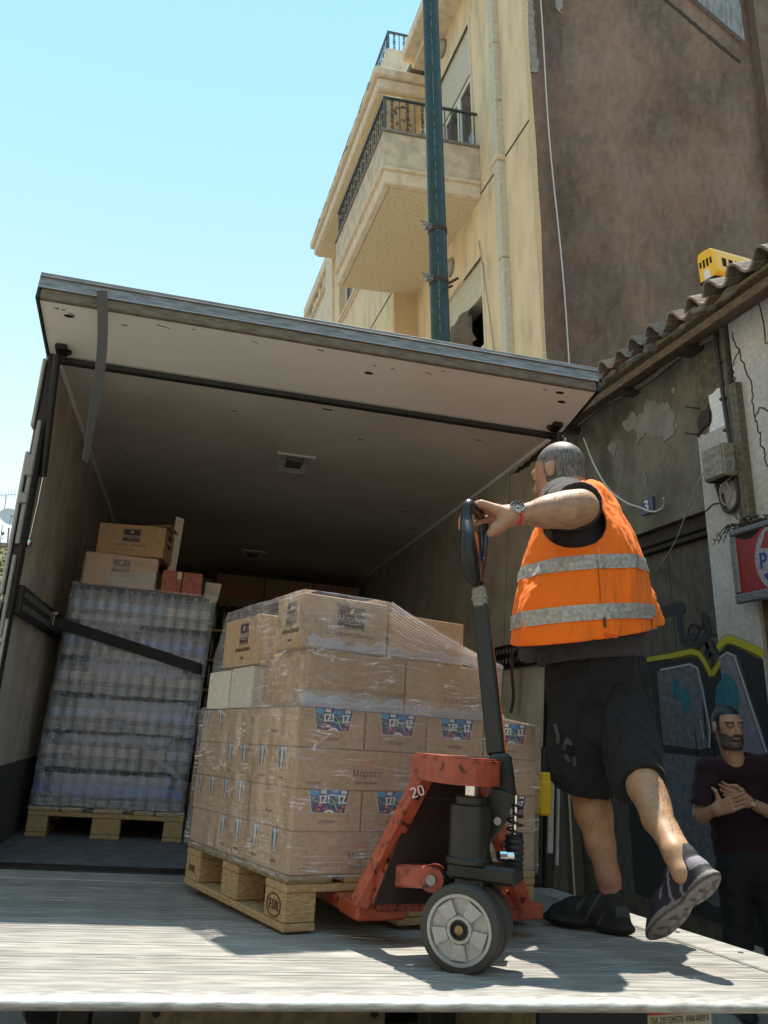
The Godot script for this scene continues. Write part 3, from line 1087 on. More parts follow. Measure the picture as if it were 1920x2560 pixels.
func opening(h: Node3D, called: String, x: float, z0: float, z1: float, y0: float, y1: float, ys: float, door: bool) -> void:
	var mb := MB.new()
	mb.bb(Vector3(x - 0.07, ys, z0 + 0.005), Vector3(x + 0.1, y1 - 0.005, z1 - 0.005))
	var w := part(mb, called, M.cream, h)
	var zm := (z0 + z1) * 0.5
	var leaves := [[z0 + 0.01, zm - 0.002], [zm + 0.002, z1 - 0.01]]
	for i in 2:
		if not door and i == 1: continue
		part(frame_x(x, leaves[i][0], leaves[i][1], y0 + 0.02, ys - 0.01, 0.055, 0.05), "frame", M.pvc, w)
		mb = MB.new()
		mb.bb(Vector3(x - 0.025, y0 + 0.07, leaves[i][0] + 0.05), Vector3(x - 0.015, ys - 0.06, leaves[i][1] - 0.05))
		part(mb, "pane", M.glass, w)
	mb = MB.new()
	mb.bb(Vector3(x + 0.6, y0 - 0.1, z0 - 0.4), Vector3(x + 0.65, y1, z1 + 0.4))
	mb.bb(Vector3(x + 0.15, y0 - 0.15, z0 - 0.4), Vector3(x + 0.65, y0 - 0.1, z1 + 0.4))
	part(mb, "dark_room", M.dark_room, w)
	if not door:
		# a fabric blind that hangs askew in the opening
		mb = MB.new()
		var rings := []
		for i in 9:
			var t := i / 8.0
			var a := Vector3(3.66 - 0.12 * sin(t * PI) , 6.60 - 0.62 * t, -9.55 + 0.38 * t)
			var c := Vector3(3.70 - 0.05 * sin(t * PI), 6.61 - 0.50 * t, -8.92 + 0.08 * t)
			var row := []
			for k in 9:
				var s := k / 8.0
				row.append(a.lerp(c, s) + Vector3(0.03 * sin(s * 9.0 + t * 4.0), 0, 0))
			rings.append(row)
		for i in 8:
			for k in 8:
				var p: Vector3 = rings[i][k]; var q: Vector3 = rings[i][k + 1]; var r: Vector3 = rings[i + 1][k + 1]; var s: Vector3 = rings[i + 1][k]
				var nn := (q - p).cross(s - p).normalized()
				mb.quad(p, q, r, s, nn)
				var o := nn * 0.004
				mb.quad(p - o, q - o, r - o, s - o, -nn)
		part(mb, "blind", M.blind, w, "brown fabric blind hanging askew")
		part(box_mb(Vector3(3.78, 6.0, -9.0), Vector3(3.80, 6.03, -8.57)), "curtain_rod", M.pvc, w)
	for me in w.get_children(): me.position = Vector3.ZERO

func baluster_mesh(fancy: bool) -> ArrayMesh:
	var mb := MB.new()
	if not fancy:
		mb.bar(Vector3(0, 0, 0), Vector3(0, 0.47, 0), 0.012, 0.012, Vector3.RIGHT)
		return mb.mesh()
	for s in [-1.0, 1.0]:
		for ax in 2:
			var pts := []
			for i in 17:
				var t := i / 16.0
				var o: float = s * 0.020 * absf(sin(t * PI * 4.0)) * (1.0 if ax == 0 else 0.5)
				pts.append(Vector3(o if ax == 0 else 0.0, t * 0.47, 0.0 if ax == 0 else o))
			mb.tube(pts, 0.005, 5, false)
	mb.ball(Vector3(0, 0.235, 0), Vector3.ONE * 0.018, Basis(), 5)
	for a in 4:
		var d := Vector3(cos(a * PI / 2 + 0.785), sin(a * PI / 2 + 0.785), 0) * 0.038
		mb.cyl(Vector3(0, 0.235, 0), Vector3(0, 0.235, 0) + d, 0.008, 0.002, 5)
	return mb.mesh()

func balcony(h: Node3D) -> void:
	var z0 := -11.115
	var z1 := -8.5
	var mb := MB.new()
	mb.bb(Vector3(2.56, 7.84, z0), Vector3(3.699, 7.98, z1 - 0.10))
	var bal := part(mb, "balcony", M.soffit, h)
	var face := mat("balcony_face", Color(0.76, 0.62, 0.46), {"tex": "blotch", "ts": 1.1, "bump": "bumps", "bh": 0.1, "r": 0.92})
	mb = MB.new()
	mb.bb(Vector3(2.455, 8.04, z1 - 0.10), Vector3(3.699, 8.53, z1), 0.004)
	part(mb, "parapet_panel", face, bal)
	mb = MB.new()
	mb.bb(Vector3(2.455, 8.04, z0), Vector3(2.555, 8.53, z1 - 0.102), 0.004)
	part(mb, "parapet_panel", face, bal)
	mb = MB.new()
	mb.bb(Vector3(2.47, 7.842, z1 - 0.104), Vector3(3.70, 8.04, z1 - 0.012), 0.01)
	mb.bb(Vector3(2.47, 7.842, z0), Vector3(2.556, 8.04, z1 - 0.106), 0.01)
	mb.bb(Vector3(2.425, 8.012, z1 - 0.08), Vector3(3.70, 8.05, z1 + 0.028), 0.012)
	mb.bb(Vector3(2.425, 8.012, z0), Vector3(2.50, 8.05, z1 - 0.082), 0.012)
	part(mb, "moulding", M.ochre_trim, bal)
	mb = MB.new()
	mb.bb(Vector3(2.43, 8.53, z1 - 0.13), Vector3(3.699, 8.565, z1 + 0.025), 0.006)
	mb.bb(Vector3(2.43, 8.53, z0), Vector3(2.58, 8.565, z1 - 0.132), 0.006)
	part(mb, "coping", M.concrete, bal)
	mb = MB.new()
	mb.bb(Vector3(2.47, 9.03, z1 - 0.055), Vector3(3.699, 9.058, z1 - 0.015), 0.005)
	mb.bb(Vector3(2.47, 9.03, z0), Vector3(2.51, 9.058, z1 - 0.056), 0.005)
	mb.bb(Vector3(2.475, 8.565, z1 - 0.05), Vector3(2.505, 9.03, z1 - 0.02))
	part(mb, "top_rail", M.iron, bal)
	var fa := baluster_mesh(true)
	var pl := baluster_mesh(false)
	for i in 12:
		inst(fa if i % 2 == 0 else pl, "baluster", M.iron, bal, Transform3D(Basis(), Vector3(2.58 + i * 0.098, 8.565, z1 - 0.035)))
	for i in 26:
		inst(fa if i % 2 == 0 else pl, "baluster", M.iron, bal, Transform3D(Basis(Vector3.UP, PI / 2), Vector3(2.49, 8.565, z1 - 0.14 - i * 0.098)))
	# railing of the roof terrace above the cornice
	mb = MB.new()
	mb.bb(Vector3(3.27, 11.08, -15.0), Vector3(3.9, 12.15, -11.04), 0.01)
	var tr := part(mb, "roof_terrace", M.ochre_trim, h)
	mb = MB.new()
	mb.bb(Vector3(3.285, 12.465, -15.0), Vector3(3.315, 12.495, -11.06))
	mb.bb(Vector3(3.315, 12.465, -11.09), Vector3(3.9, 12.495, -11.06))
	mb.bb(Vector3(3.285, 12.15, -11.09), Vector3(3.315, 12.465, -11.06))
	part(mb, "top_rail", M.iron, tr)
	for i in 6:
		inst(fa if i % 2 == 0 else pl, "baluster", M.iron, tr, Transform3D(Basis().scaled(Vector3(1, 0.67, 1)), Vector3(3.40 + i * 0.085, 12.15, -11.075)))
	for i in 20:
		inst(fa if i % 2 == 0 else pl, "baluster", M.iron, tr, Transform3D(Basis(Vector3.UP, PI / 2) * Basis().scaled(Vector3(1, 0.67, 1)), Vector3(3.30, 12.15, -11.18 - i * 0.1)))

func make_tile_house() -> void:
	var h := thing("tiled_house", "low stained house with tiled eaves, white pillar and painted grey door", "building", I3, Vector3(3.7, 0, -4.83))
	var n1 := fnl(41, 0.5, 5)
	var n2 := fnl(42, 2.4, 5)
	var n3 := fnl(43, 6.0, 3)
	# stained grey wall above the door: sheet over (z, y)
	var stain := func(a: float, c: float) -> Color:
		var z := -7.12 + a
		var y := 3.04 + c
		var q := n1.get_noise_2d(z * 1.4, y) * 0.9 + n2.get_noise_2d(z, y * 0.35) * 0.7
		var k := Color(0.235, 0.205, 0.155).lerp(Color(0.085, 0.072, 0.055), clampf(0.42 + q * 0.9, 0.0, 1.0))
		k = k.lerp(Color(0.30, 0.27, 0.21), clampf((z + 4.98) * 3.5, 0.0, 1.0) * clampf(0.6 + n2.get_noise_2d(z * 2.0, y), 0.0, 1.0))
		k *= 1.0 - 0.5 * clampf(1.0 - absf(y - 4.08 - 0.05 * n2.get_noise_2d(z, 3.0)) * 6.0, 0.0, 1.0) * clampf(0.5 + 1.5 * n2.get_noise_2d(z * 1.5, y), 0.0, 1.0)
		return k * (1.0 + 0.25 * n3.get_noise_2d(z * 2.0, y))
	var mb := MB.new()
	sheet(mb, Vector3(3.698, 3.04, -7.12), Vector3(0, 0, 2.30), Vector3(0, 1.5, 0), 70, 45, Vector3(-1, 0, 0), stain)
	mb.col = Color(0.2, 0.18, 0.14)
	mb.bb(Vector3(3.70, 3.04, -7.12), Vector3(3.95, 4.45, -4.82))
	part(mb, "stained_wall", mat("stained", Color(1, 1, 1), {"tex": "fine", "ts": 2.0, "bump": "bumps", "bh": 0.5, "r": 0.97}), h)
	# flaked patch, pale spots
	mb = MB.new()
	ragged(mb, [Vector2(-5.80, 3.98), Vector2(-5.66, 4.02), Vector2(-5.50, 3.97), Vector2(-5.43, 4.05), Vector2(-5.30, 3.99), Vector2(-5.15, 3.93), Vector2(-5.09, 3.80), Vector2(-5.12, 3.68), Vector2(-5.24, 3.66), Vector2(-5.36, 3.76), Vector2(-5.48, 3.80), Vector2(-5.62, 3.74), Vector2(-5.60, 3.84), Vector2(-5.70, 3.90)], 0.045, 3, 0.006, on_x(3.697))
	ragged(mb, [Vector2(-6.05, 3.86), Vector2(-5.95, 3.90), Vector2(-5.88, 3.83), Vector2(-5.95, 3.76)], 0.03, 4, 0.006, on_x(3.697))
	for i in 7:
		var c := Vector2(rng.randf_range(-6.2, -5.0), rng.randf_range(3.25, 4.1))
		ragged(mb, [c, c + Vector2(0.03, 0.0), c + Vector2(0.035, 0.05), c + Vector2(0.0, 0.06)], 0.02, 20 + i, 0.004, on_x(3.697))
	part(mb, "flaked_plaster", M.concrete, h, "pale flaked plaster patch on the stained wall")
	# pillar and white wall
	var white := func(a: float, c: float) -> Color:
		var q := n1.get_noise_2d(a * 1.2 + 20.0, c) * 0.5 + n2.get_noise_2d(a + 9.0, c * 0.5) * 0.5
		var k := Color(0.70, 0.675, 0.65).lerp(Color(0.50, 0.465, 0.43), clampf(0.35 + q, 0.0, 1.0))
		# brown rot near the old duct and above the sign
		return k * (1.0 + 0.12 * n3.get_noise_2d(a * 2.0, c))
	var pil := mat("white_plaster", Color(1, 1, 1), {"tex": "fine", "ts": 1.6, "bump": "bumps", "bh": 0.22, "r": 0.93})
	mb = MB.new()
	sheet(mb, Vector3(3.672, 0.0, -4.83), Vector3(0, 0, 0.42), Vector3(0, 3.55, 0), 14, 100, Vector3(-1, 0, 0), white)
	mb.col = Color(0.42, 0.40, 0.38)
	mb.bb(Vector3(3.674, 0, -4.83), Vector3(3.95, 3.55, -4.41))
	part(mb, "pillar", pil, h, "white plastered pillar")
	mb = MB.new()
	ragged(mb, [Vector2(-4.80, 3.56), Vector2(-4.71, 3.55), Vector2(-4.67, 3.66), Vector2(-4.68, 3.80), Vector2(-4.58, 3.83), Vector2(-4.50, 3.80), Vector2(-4.45, 3.5), Vector2(-4.83, 3.5)], 0.025, 9, 0.01, on_x(3.69))
	part(mb, "pale_patch", pil, h)
	mb = MB.new()
	sheet(mb, Vector3(3.682, 2.84, -4.412), Vector3(0, 0, 2.5), Vector3(0, 1.6, 0), 60, 40, Vector3(-1, 0, 0), white)
	mb.col = Color(0.42, 0.40, 0.38)
	mb.bb(Vector3(3.684, 2.84, -4.41), Vector3(3.95, 4.45, 3.0))
	part(mb, "white_wall", pil, h)
	mb = MB.new()
	mb.bb(Vector3(3.70, 3.55, -4.83), Vector3(3.95, 4.45, -4.41))
	mb.bb(Vector3(3.70, 0, -4.41), Vector3(3.95, 2.84, 3.0))
	part(mb, "wall", mat("brown_rot", Color(0.21, 0.165, 0.115), {"tex": "worn", "ts": 1.5, "bump": "bumps", "bh": 0.6, "r": 0.97}), h)
	# back of the house, so that no light comes from behind
	mb = MB.new()
	mb.bb(Vector3(7.5, 0, -7.1), Vector3(7.7, 5.6, 3.0))
	mb.bb(Vector3(3.95, 0, 2.8), Vector3(7.5, 4.4, 3.0))
	part(mb, "back_wall", M.plaster, h)
	# door: recessed grey sheets
	mb = MB.new()
	mb.bb(Vector3(3.74, 2.93, -6.9), Vector3(3.86, 3.035, -4.835), 0.01)
	mb.bb(Vector3(3.76, 2.885, -6.9), Vector3(3.83, 2.925, -4.835), 0.006)
	var door := part(mb, "door", mat("door_head", Color(0.06, 0.046, 0.033), {"tex": "worn", "ts": 3.0, "r": 0.9}), h)  # head beam coloured dark to stand for the shadow gap
	for q in [[-7.11, -6.905], [-6.9, -6.19], [-6.185, -5.486], [-5.48, -4.836]]:
		part(box_mb(Vector3(3.80, 0.14, q[0]), Vector3(3.84, 2.88, q[1]), 0.004), "door_panel", M.door_grey, door)
	part(box_mb(Vector3(3.655, 0.12, -9.9), Vector3(3.694, 3.06, -7.125), 0.004), "door_panel", M.door_grey, door)
	for me in door.get_children(): me.position = Vector3.ZERO
	# cracks
	var cr := MB.new()
	for c in [[Vector2(-4.372, 4.144), Vector2(-4.34, 4.0), Vector2(-4.279, 3.826), Vector2(-4.25, 3.66), Vector2(-4.269, 3.51), Vector2(-4.23, 3.38), Vector2(-4.212, 3.21), Vector2(-4.10, 3.05)], [Vector2(-4.269, 3.51), Vector2(-4.20, 3.55), Vector2(-4.12, 3.50), Vector2(-4.0, 3.52)], [Vector2(-4.34, 4.0), Vector2(-4.42, 3.9), Vector2(-4.40, 3.82), Vector2(-4.44, 3.74)], [Vector2(-4.10, 4.2), Vector2(-4.08, 3.95), Vector2(-4.02, 3.8)]]:
		var pts := []
		for i in c.size() - 1:
			for k in 6:
				var p: Vector2 = c[i].lerp(c[i + 1], k / 6.0)
				pts.append(p + Vector2(n3.get_noise_2d(p.x * 9, p.y * 9), n3.get_noise_2d(p.y * 9, p.x * 9)) * 0.03)
		pts.append(c[-1])
		cr.stroke(pts, 0.009, 0.003, on_x(3.682))
	for c in [[Vector2(-4.82, 3.02), Vector2(-4.74, 3.05), Vector2(-4.66, 3.04), Vector2(-4.62, 3.09)], [Vector2(-4.50, 3.10), Vector2(-4.45, 3.12)]]:
		cr.stroke(c, 0.010, 0.003, on_x(3.671))
	part(cr, "crack", M.crack, h)
	# rot hole with nails by the pale patch
	mb = MB.new()
	ragged(mb, [Vector2(-4.86, 3.58), Vector2(-4.80, 3.60), Vector2(-4.72, 3.62), Vector2(-4.66, 3.72), Vector2(-4.70, 3.76), Vector2(-4.78, 3.72), Vector2(-4.84, 3.66)], 0.035, 15, 0.004, on_x(3.689))
	part(mb, "rot_patch", M.crack, h)
	mb = MB.new()
	for q in [[3.77, -4.82], [3.585, -4.85]]:
		mb.cyl(Vector3(3.70, q[0], q[1]), Vector3(3.60, q[0] + 0.012, q[1] - 0.02), 0.006, 0.004, 6)
	part(mb, "nail", M.rusty, h)
	# old duct strip and angle iron
	part(box_mb(Vector3(3.65, 2.86, -4.470), Vector3(3.70, 4.30, -4.435), 0.005), "duct", mat("duct_grey", Color(0.16, 0.145, 0.12), {"tex": "worn", "ts": 2.0, "r": 0.8}), h)
	mb = MB.new()
	mb.bb(Vector3(3.63, 2.88, -4.41), Vector3(3.645, 3.78, -4.345))
	mb.bb(Vector3(3.645, 2.88, -4.352), Vector3(3.69, 3.78, -4.345))
	for y in [3.7, 3.3, 2.95]: mb.cyl(Vector3(3.631, y, -4.38), Vector3(3.622, y, -4.38), 0.008, -1.0, 8)
	part(mb, "angle_iron", mat("angle", Color(0.20, 0.17, 0.12), {"tex": "worn", "ts": 3.0, "r": 0.7}), h)
	eaves(h)
	graffiti(h)

func eaves(h: Node3D) -> void:
	mat("rot_wood", Color(0.075, 0.052, 0.035), {"tex": "worn", "ts": Vector3(6, 6, 1.2), "bump": "bumps", "bh": 0.6, "r": 0.95})
	# timber and mortar under the tiles
	var mb := MB.new()
	mb.bb(Vector3(3.53, 4.225, -7.1), Vector3(3.95, 4.254, 3.0), 0.01)
	part(mb, "eave_board", M.old_wood, h)
	mb = MB.new()
	mb.bb(Vector3(3.45, 4.256, -7.1), Vector3(3.9, 4.282, 3.0), 0.008)
	part(mb, "eave_board", M.pallet_dark, h)
	for q in [[-6.55, 0.07], [-5.62, 0.10], [-4.86, 0.16], [-3.9, 0.1], [-3.0, 0.1]]:
		part(box_mb(Vector3(3.56, 4.15 + 0.02 * sin(q[0] * 5.0), q[0]), Vector3(3.75, 4.232, q[0] + q[1]), 0.014), "rafter", M.rot_wood, h)
	# roof slope
	var slope := deg_to_rad(19.0)
	var rb := Basis(Vector3(0, 0, 1), slope)
	mb = MB.new()
	mb.box(Transform3D(rb, Vector3(5.45, 4.86, -2.05)), Vector3(4.2, 0.05, 10.1))
	part(mb, "roof_deck", M.old_wood, h)
	# interlocking S tiles; each is a bent slab
	var prof := []
	var pitch := 0.218
	for i in 15:
		var t := i / 14.0
		var y: float
		if t < 0.55: y = 0.072 * sin(t / 0.55 * PI)
		else: y = -0.026 * sin((t - 0.55) / 0.45 * PI)
		prof.append(Vector2(t * (pitch + 0.03), y))
	var tm := MB.new()
	var th := 0.016
	var L := 0.42
	var r0 := []
	for i in prof.size():
		var p: Vector2 = prof[i]
		var g: Vector2 = (prof[mini(i + 1, 14)] - prof[maxi(i - 1, 0)]).normalized()
		r0.append([p, Vector2(-g.y, g.x)])
	for i in 14:
		var a: Vector2 = r0[i][0]; var b: Vector2 = r0[i + 1][0]
		var na: Vector2 = r0[i][1]; var nb: Vector2 = r0[i + 1][1]
		var at := a + na * th; var bt := b + nb * th
		# x along the slope, z across, y up
		var N1 := Vector3(0, na.y, na.x); var N2 := Vector3(0, nb.y, nb.x)
		tm.tri(Vector3(0, at.y, at.x), Vector3(L, at.y, at.x), Vector3(L, bt.y, bt.x), N1, N1, N2)
		tm.tri(Vector3(0, at.y, at.x), Vector3(L, bt.y, bt.x), Vector3(0, bt.y, bt.x), N1, N2, N2)
		tm.tri(Vector3(0, a.y, a.x), Vector3(L, a.y, a.x), Vector3(L, b.y, b.x), -N1, -N1, -N2)
		tm.tri(Vector3(0, a.y, a.x), Vector3(L, b.y, b.x), Vector3(0, b.y, b.x), -N1, -N2, -N2)
		tm.quad(Vector3(0, a.y, a.x), Vector3(0, b.y, b.x), Vector3(0, bt.y, bt.x), Vector3(0, at.y, at.x), Vector3(-1, 0, 0))
	for e in [0, 14]:
		var a: Vector2 = r0[e][0]; var at: Vector2 = a + r0[e][1] * th
		tm.quad(Vector3(0, a.y, a.x), Vector3(L, a.y, a.x), Vector3(L, at.y, at.x), Vector3(0, at.y, at.x), Vector3(0, 0, -1 if e == 0 else 1))
	var me := tm.mesh()
	var tints := []
	for i in 4:
		var m: StandardMaterial3D = M.tile.duplicate()
		m.albedo_color = [lin(0.40, 0.30, 0.23), lin(0.34, 0.25, 0.19), lin(0.43, 0.30, 0.22), lin(0.30, 0.25, 0.20)][i]
		tints.append(m)
	for row in 4:
		for i in 36:
			var z := -7.05 + i * pitch
			if z > -0.2: break
			var p := Vector3(3.37 + rng.randf_range(-0.03, 0.02), 4.276, z) + rb * Vector3(row * 0.36, 0.014 * (row % 2), 0)
			var t := Transform3D(rb * Basis(Vector3(0, 0, 1), -0.035) * Basis(Vector3(0, 1, 0), rng.randf_range(-0.03, 0.03)) * Basis(Vector3(1, 0, 0), rng.randf_range(-0.04, 0.04)), p)
			inst(me, "roof_tile", tints[rng.randi() % 4], h, t)
	mb = MB.new()
	for i in 60:
		var z := rng.randf_range(-6.5, -3.4)
		mb.ball(Vector3(rng.randf_range(3.42, 3.5), rng.randf_range(4.262, 4.29), z), Vector3(rng.randf_range(0.02, 0.06), rng.randf_range(0.012, 0.03), rng.randf_range(0.03, 0.09)), Basis(), 4)
	part(mb, "mortar", M.concrete, h)

func graffiti(h: Node3D) -> void:
	var D := on_x(3.7985)
	var P := on_x(3.6705)
	var fills := {"grey": [], "teal": [], "black": [], "yellow": [], "white": [], "ink": []}
	var mb := MB.new()
	var b2 := func(m: MB, pts: Array, w: float, t: Transform3D, dep: float) -> void: m.stroke(pts, w, dep, t)
	# on the door: black field with grey letter bodies, yellow outline
	mb = MB.new()
	mb.prism(PackedVector2Array([Vector2(-6.3, 0.3), Vector2(-4.84, 0.3), Vector2(-4.84, 2.02), Vector2(-5.10, 1.92), Vector2(-5.19, 2.05), Vector2(-5.26, 2.07), Vector2(-5.60, 2.06), Vector2(-6.3, 2.04)]), 0.001, D)
	part(mb, "black_paint", M.paint_black, h)
	mb = MB.new()
	mb.prism(PackedVector2Array([Vector2(-4.828, 0.3), Vector2(-4.42, 0.3), Vector2(-4.42, 1.99), Vector2(-4.52, 2.06), Vector2(-4.65, 2.105), Vector2(-4.74, 2.11), Vector2(-4.828, 2.06)]), 0.001, P)
	part(mb, "black_paint", M.paint_black, h)
	mb = MB.new()
	mb.prism(PackedVector2Array([Vector2(-5.75, 1.98), Vector2(-5.32, 2.0), Vector2(-5.25, 1.96), Vector2(-5.22, 1.82), Vector2(-5.19, 1.56), Vector2(-5.22, 1.44), Vector2(-5.30, 1.42), Vector2(-5.75, 1.44)]), 0.002, D)
	mb.prism(PackedVector2Array([Vector2(-5.75, 1.38), Vector2(-5.22, 1.37), Vector2(-5.15, 1.32), Vector2(-5.10, 1.0), Vector2(-5.02, 0.62), Vector2(-5.10, 0.45), Vector2(-5.30, 0.40), Vector2(-5.75, 0.5)]), 0.002, D)
	part(mb, "grey_paint", M.paint_grey, h)
	mb = MB.new()
	mb.prism(PackedVector2Array([Vector2(-4.838, 1.98), Vector2(-4.93, 1.95), Vector2(-5.06, 1.85), Vector2(-5.09, 1.75), Vector2(-5.09, 1.6), Vector2(-5.06, 1.30), Vector2(-5.03, 1.20), Vector2(-4.90, 1.25), Vector2(-4.838, 1.3)]), 0.002, D)
	for c in [Vector2(-5.42, 1.76), Vector2(-5.52, 1.84)]:
		var q := PackedVector2Array()
		for k in 14: q.append(c + Vector2(cos(TAU * k / 14) * 0.055, sin(TAU * k / 14) * 0.085))
		mb.prism(q, 0.0028, D)
	part(mb, "teal_paint", M.paint_teal, h)
	mb = MB.new()
	mb.prism(PackedVector2Array([Vector2(-4.828, 2.02), Vector2(-4.74, 2.05), Vector2(-4.68, 2.03), Vector2(-4.62, 1.85), Vector2(-4.50, 1.55), Vector2(-4.46, 1.2), Vector2(-4.60, 1.1), Vector2(-4.828, 1.2)]), 0.002, P)
	part(mb, "grey_paint", mat("paint_lilac", Color(0.24, 0.22, 0.26), {"r": 0.75, "tex": "blotch", "ts": 2.5}), h)
	mb = MB.new()
	mb.prism(PackedVector2Array([Vector2(-4.828, 1.93), Vector2(-4.77, 1.92), Vector2(-4.69, 1.86), Vector2(-4.67, 1.76), Vector2(-4.70, 1.68), Vector2(-4.67, 1.58), Vector2(-4.70, 1.42), Vector2(-4.76, 1.3), Vector2(-4.828, 1.28)]), 0.003, P)
	part(mb, "teal_paint", M.paint_teal, h)
	mb = MB.new()
	mb.stroke([Vector2(-6.2, 2.07), Vector2(-5.55, 2.085), Vector2(-5.30, 2.10), Vector2(-5.22, 2.08), Vector2(-5.17, 2.03), Vector2(-5.11, 1.935)], 0.036, 0.0035, D)
	mb.stroke([Vector2(-5.085, 1.935), Vector2(-4.99, 2.01), Vector2(-4.84, 2.075)], 0.036, 0.0035, D)
	mb.stroke([Vector2(-4.825, 2.10), Vector2(-4.76, 2.135), Vector2(-4.70, 2.135), Vector2(-4.60, 2.10), Vector2(-4.42, 2.03)], 0.044, 0.0035, P)
	mb.stroke([Vector2(-5.6, 0.62), Vector2(-5.3, 0.58), Vector2(-5.05, 0.42), Vector2(-4.9, 0.3)], 0.07, 0.0035, D)
	part(mb, "yellow_paint", M.paint_yellow, h)
	mb = MB.new()
	mb.stroke([Vector2(-5.7, 1.99), Vector2(-5.33, 2.012), Vector2(-5.25, 1.98), Vector2(-5.21, 1.80), Vector2(-5.175, 1.56), Vector2(-5.20, 1.44)], 0.014, 0.0036, D)
	mb.stroke([Vector2(-5.16, 1.34), Vector2(-5.12, 1.1), Vector2(-5.02, 0.66), Vector2(-4.98, 0.45)], 0.012, 0.0036, D)
	mb.stroke([Vector2(-5.27, 1.62), Vector2(-5.25, 1.50)], 0.008, 0.0036, D)
	mb.stroke([Vector2(-4.68, 2.03), Vector2(-4.62, 1.86), Vector2(-4.52, 1.56), Vector2(-4.47, 1.42)], 0.012, 0.0036, P)
	mb.stroke([Vector2(-4.83, 2.025), Vector2(-4.75, 2.055), Vector2(-4.69, 2.035)], 0.010, 0.0036, P)
	part(mb, "white_paint", M.paint_white, h)
	# overspray beside the strokes, and drips
	for q in [["yellow_mist", Color(0.48, 0.40, 0.012, 0.28), [Vector2(-5.55, 2.085), Vector2(-5.30, 2.10), Vector2(-5.22, 2.08), Vector2(-5.17, 2.03), Vector2(-5.11, 1.935)], 0.066, D], ["yellow_mist", Color(0.48, 0.40, 0.012, 0.28), [Vector2(-5.085, 1.935), Vector2(-4.99, 2.01), Vector2(-4.845, 2.075)], 0.066, D], ["yellow_mist", Color(0.48, 0.40, 0.012, 0.28), [Vector2(-4.81, 2.10), Vector2(-4.76, 2.135), Vector2(-4.70, 2.135), Vector2(-4.60, 2.10), Vector2(-4.44, 2.03)], 0.075, P], ["grey_mist", Color(0.30, 0.29, 0.31, 0.25), [Vector2(-5.24, 1.96), Vector2(-5.21, 1.80), Vector2(-5.18, 1.56), Vector2(-5.21, 1.46)], 0.05, D], ["grey_mist", Color(0.33, 0.32, 0.36, 0.3), [Vector2(-4.67, 2.02), Vector2(-4.62, 1.86), Vector2(-4.52, 1.56), Vector2(-4.47, 1.42)], 0.05, P]]:
		mb = MB.new()
		mb.stroke(q[2], q[3], 0.0031, q[4])
		part(mb, "overspray", mat(q[0] + str(q[3]), q[1], {"r": 0.8, "alpha": true, "vc": false, "s": 0.0, "tex": "fine", "ts": 8.0}), h)
	mb = MB.new()
	for i in 12:
		var z := rng.randf_range(-5.55, -4.86)
		var y := rng.randf_range(1.2, 1.95)
		mb.stroke([Vector2(z, y), Vector2(z + 0.004, y - rng.randf_range(0.06, 0.22))], rng.randf_range(0.005, 0.010), 0.0037, D)
	part(mb, "paint_drip", M.paint_black, h)
	# tags above
	mb = MB.new()
	mb.stroke([Vector2(-5.58, 2.42), Vector2(-5.43, 2.43), Vector2(-5.36, 2.42)], 0.085, 0.002, D)
	mb.stroke([Vector2(-5.42, 2.42), Vector2(-5.41, 2.30), Vector2(-5.40, 2.20)], 0.06, 0.0024, D)
	mb.stroke([Vector2(-5.40, 2.19), Vector2(-5.33, 2.20), Vector2(-5.25, 2.21)], 0.042, 0.0026, D)
	mb.stroke([Vector2(-5.13, 2.34), Vector2(-5.10, 2.30), Vector2(-5.09, 2.22), Vector2(-5.14, 2.18)], 0.07, 0.002, D)
	mb.stroke([Vector2(-5.14, 2.18), Vector2(-5.22, 2.14), Vector2(-5.35, 2.135)], 0.05, 0.0024, D)
	part(mb, "blue_black_paint", M.paint_dark_blue, h)
	mb = MB.new()
	var o := []
	for k in 17:
		o.append(Vector2(-5.26, 2.235) + Vector2(cos(TAU * k / 16) * 0.062, sin(TAU * k / 16) * 0.055).rotated(0.5))
	mb.stroke(o, 0.012, 0.0034, D)
	mb.stroke([Vector2(-5.19, 2.28), Vector2(-5.18, 2.24), Vector2(-5.155, 2.26), Vector2(-5.14, 2.30), Vector2(-5.125, 2.23)], 0.011, 0.0036, D)
	mb.stroke([Vector2(-4.86, 2.30), Vector2(-4.95, 2.315), Vector2(-5.00, 2.29), Vector2(-4.97, 2.265), Vector2(-4.90, 2.25), Vector2(-4.87, 2.215), Vector2(-4.91, 2.185), Vector2(-5.08, 2.20)], 0.013, 0.0036, D)
	for st in [[Vector2(-5.24, 2.09), Vector2(-5.20, 2.15), Vector2(-5.14, 2.16), Vector2(-5.11, 2.12), Vector2(-5.15, 2.08)], [Vector2(-5.13, 2.15), Vector2(-5.09, 2.05), Vector2(-5.08, 1.99)], [Vector2(-5.06, 2.15), Vector2(-5.02, 2.08), Vector2(-4.98, 2.03)], [Vector2(-4.97, 2.05), Vector2(-4.98, 2.12), Vector2(-4.93, 2.165), Vector2(-4.85, 2.15)], [Vector2(-5.13, 2.05), Vector2(-5.08, 2.07)]]:
		mb.stroke(st, 0.028, 0.003, D)
	part(mb, "black_tag", M.paint_black, h)

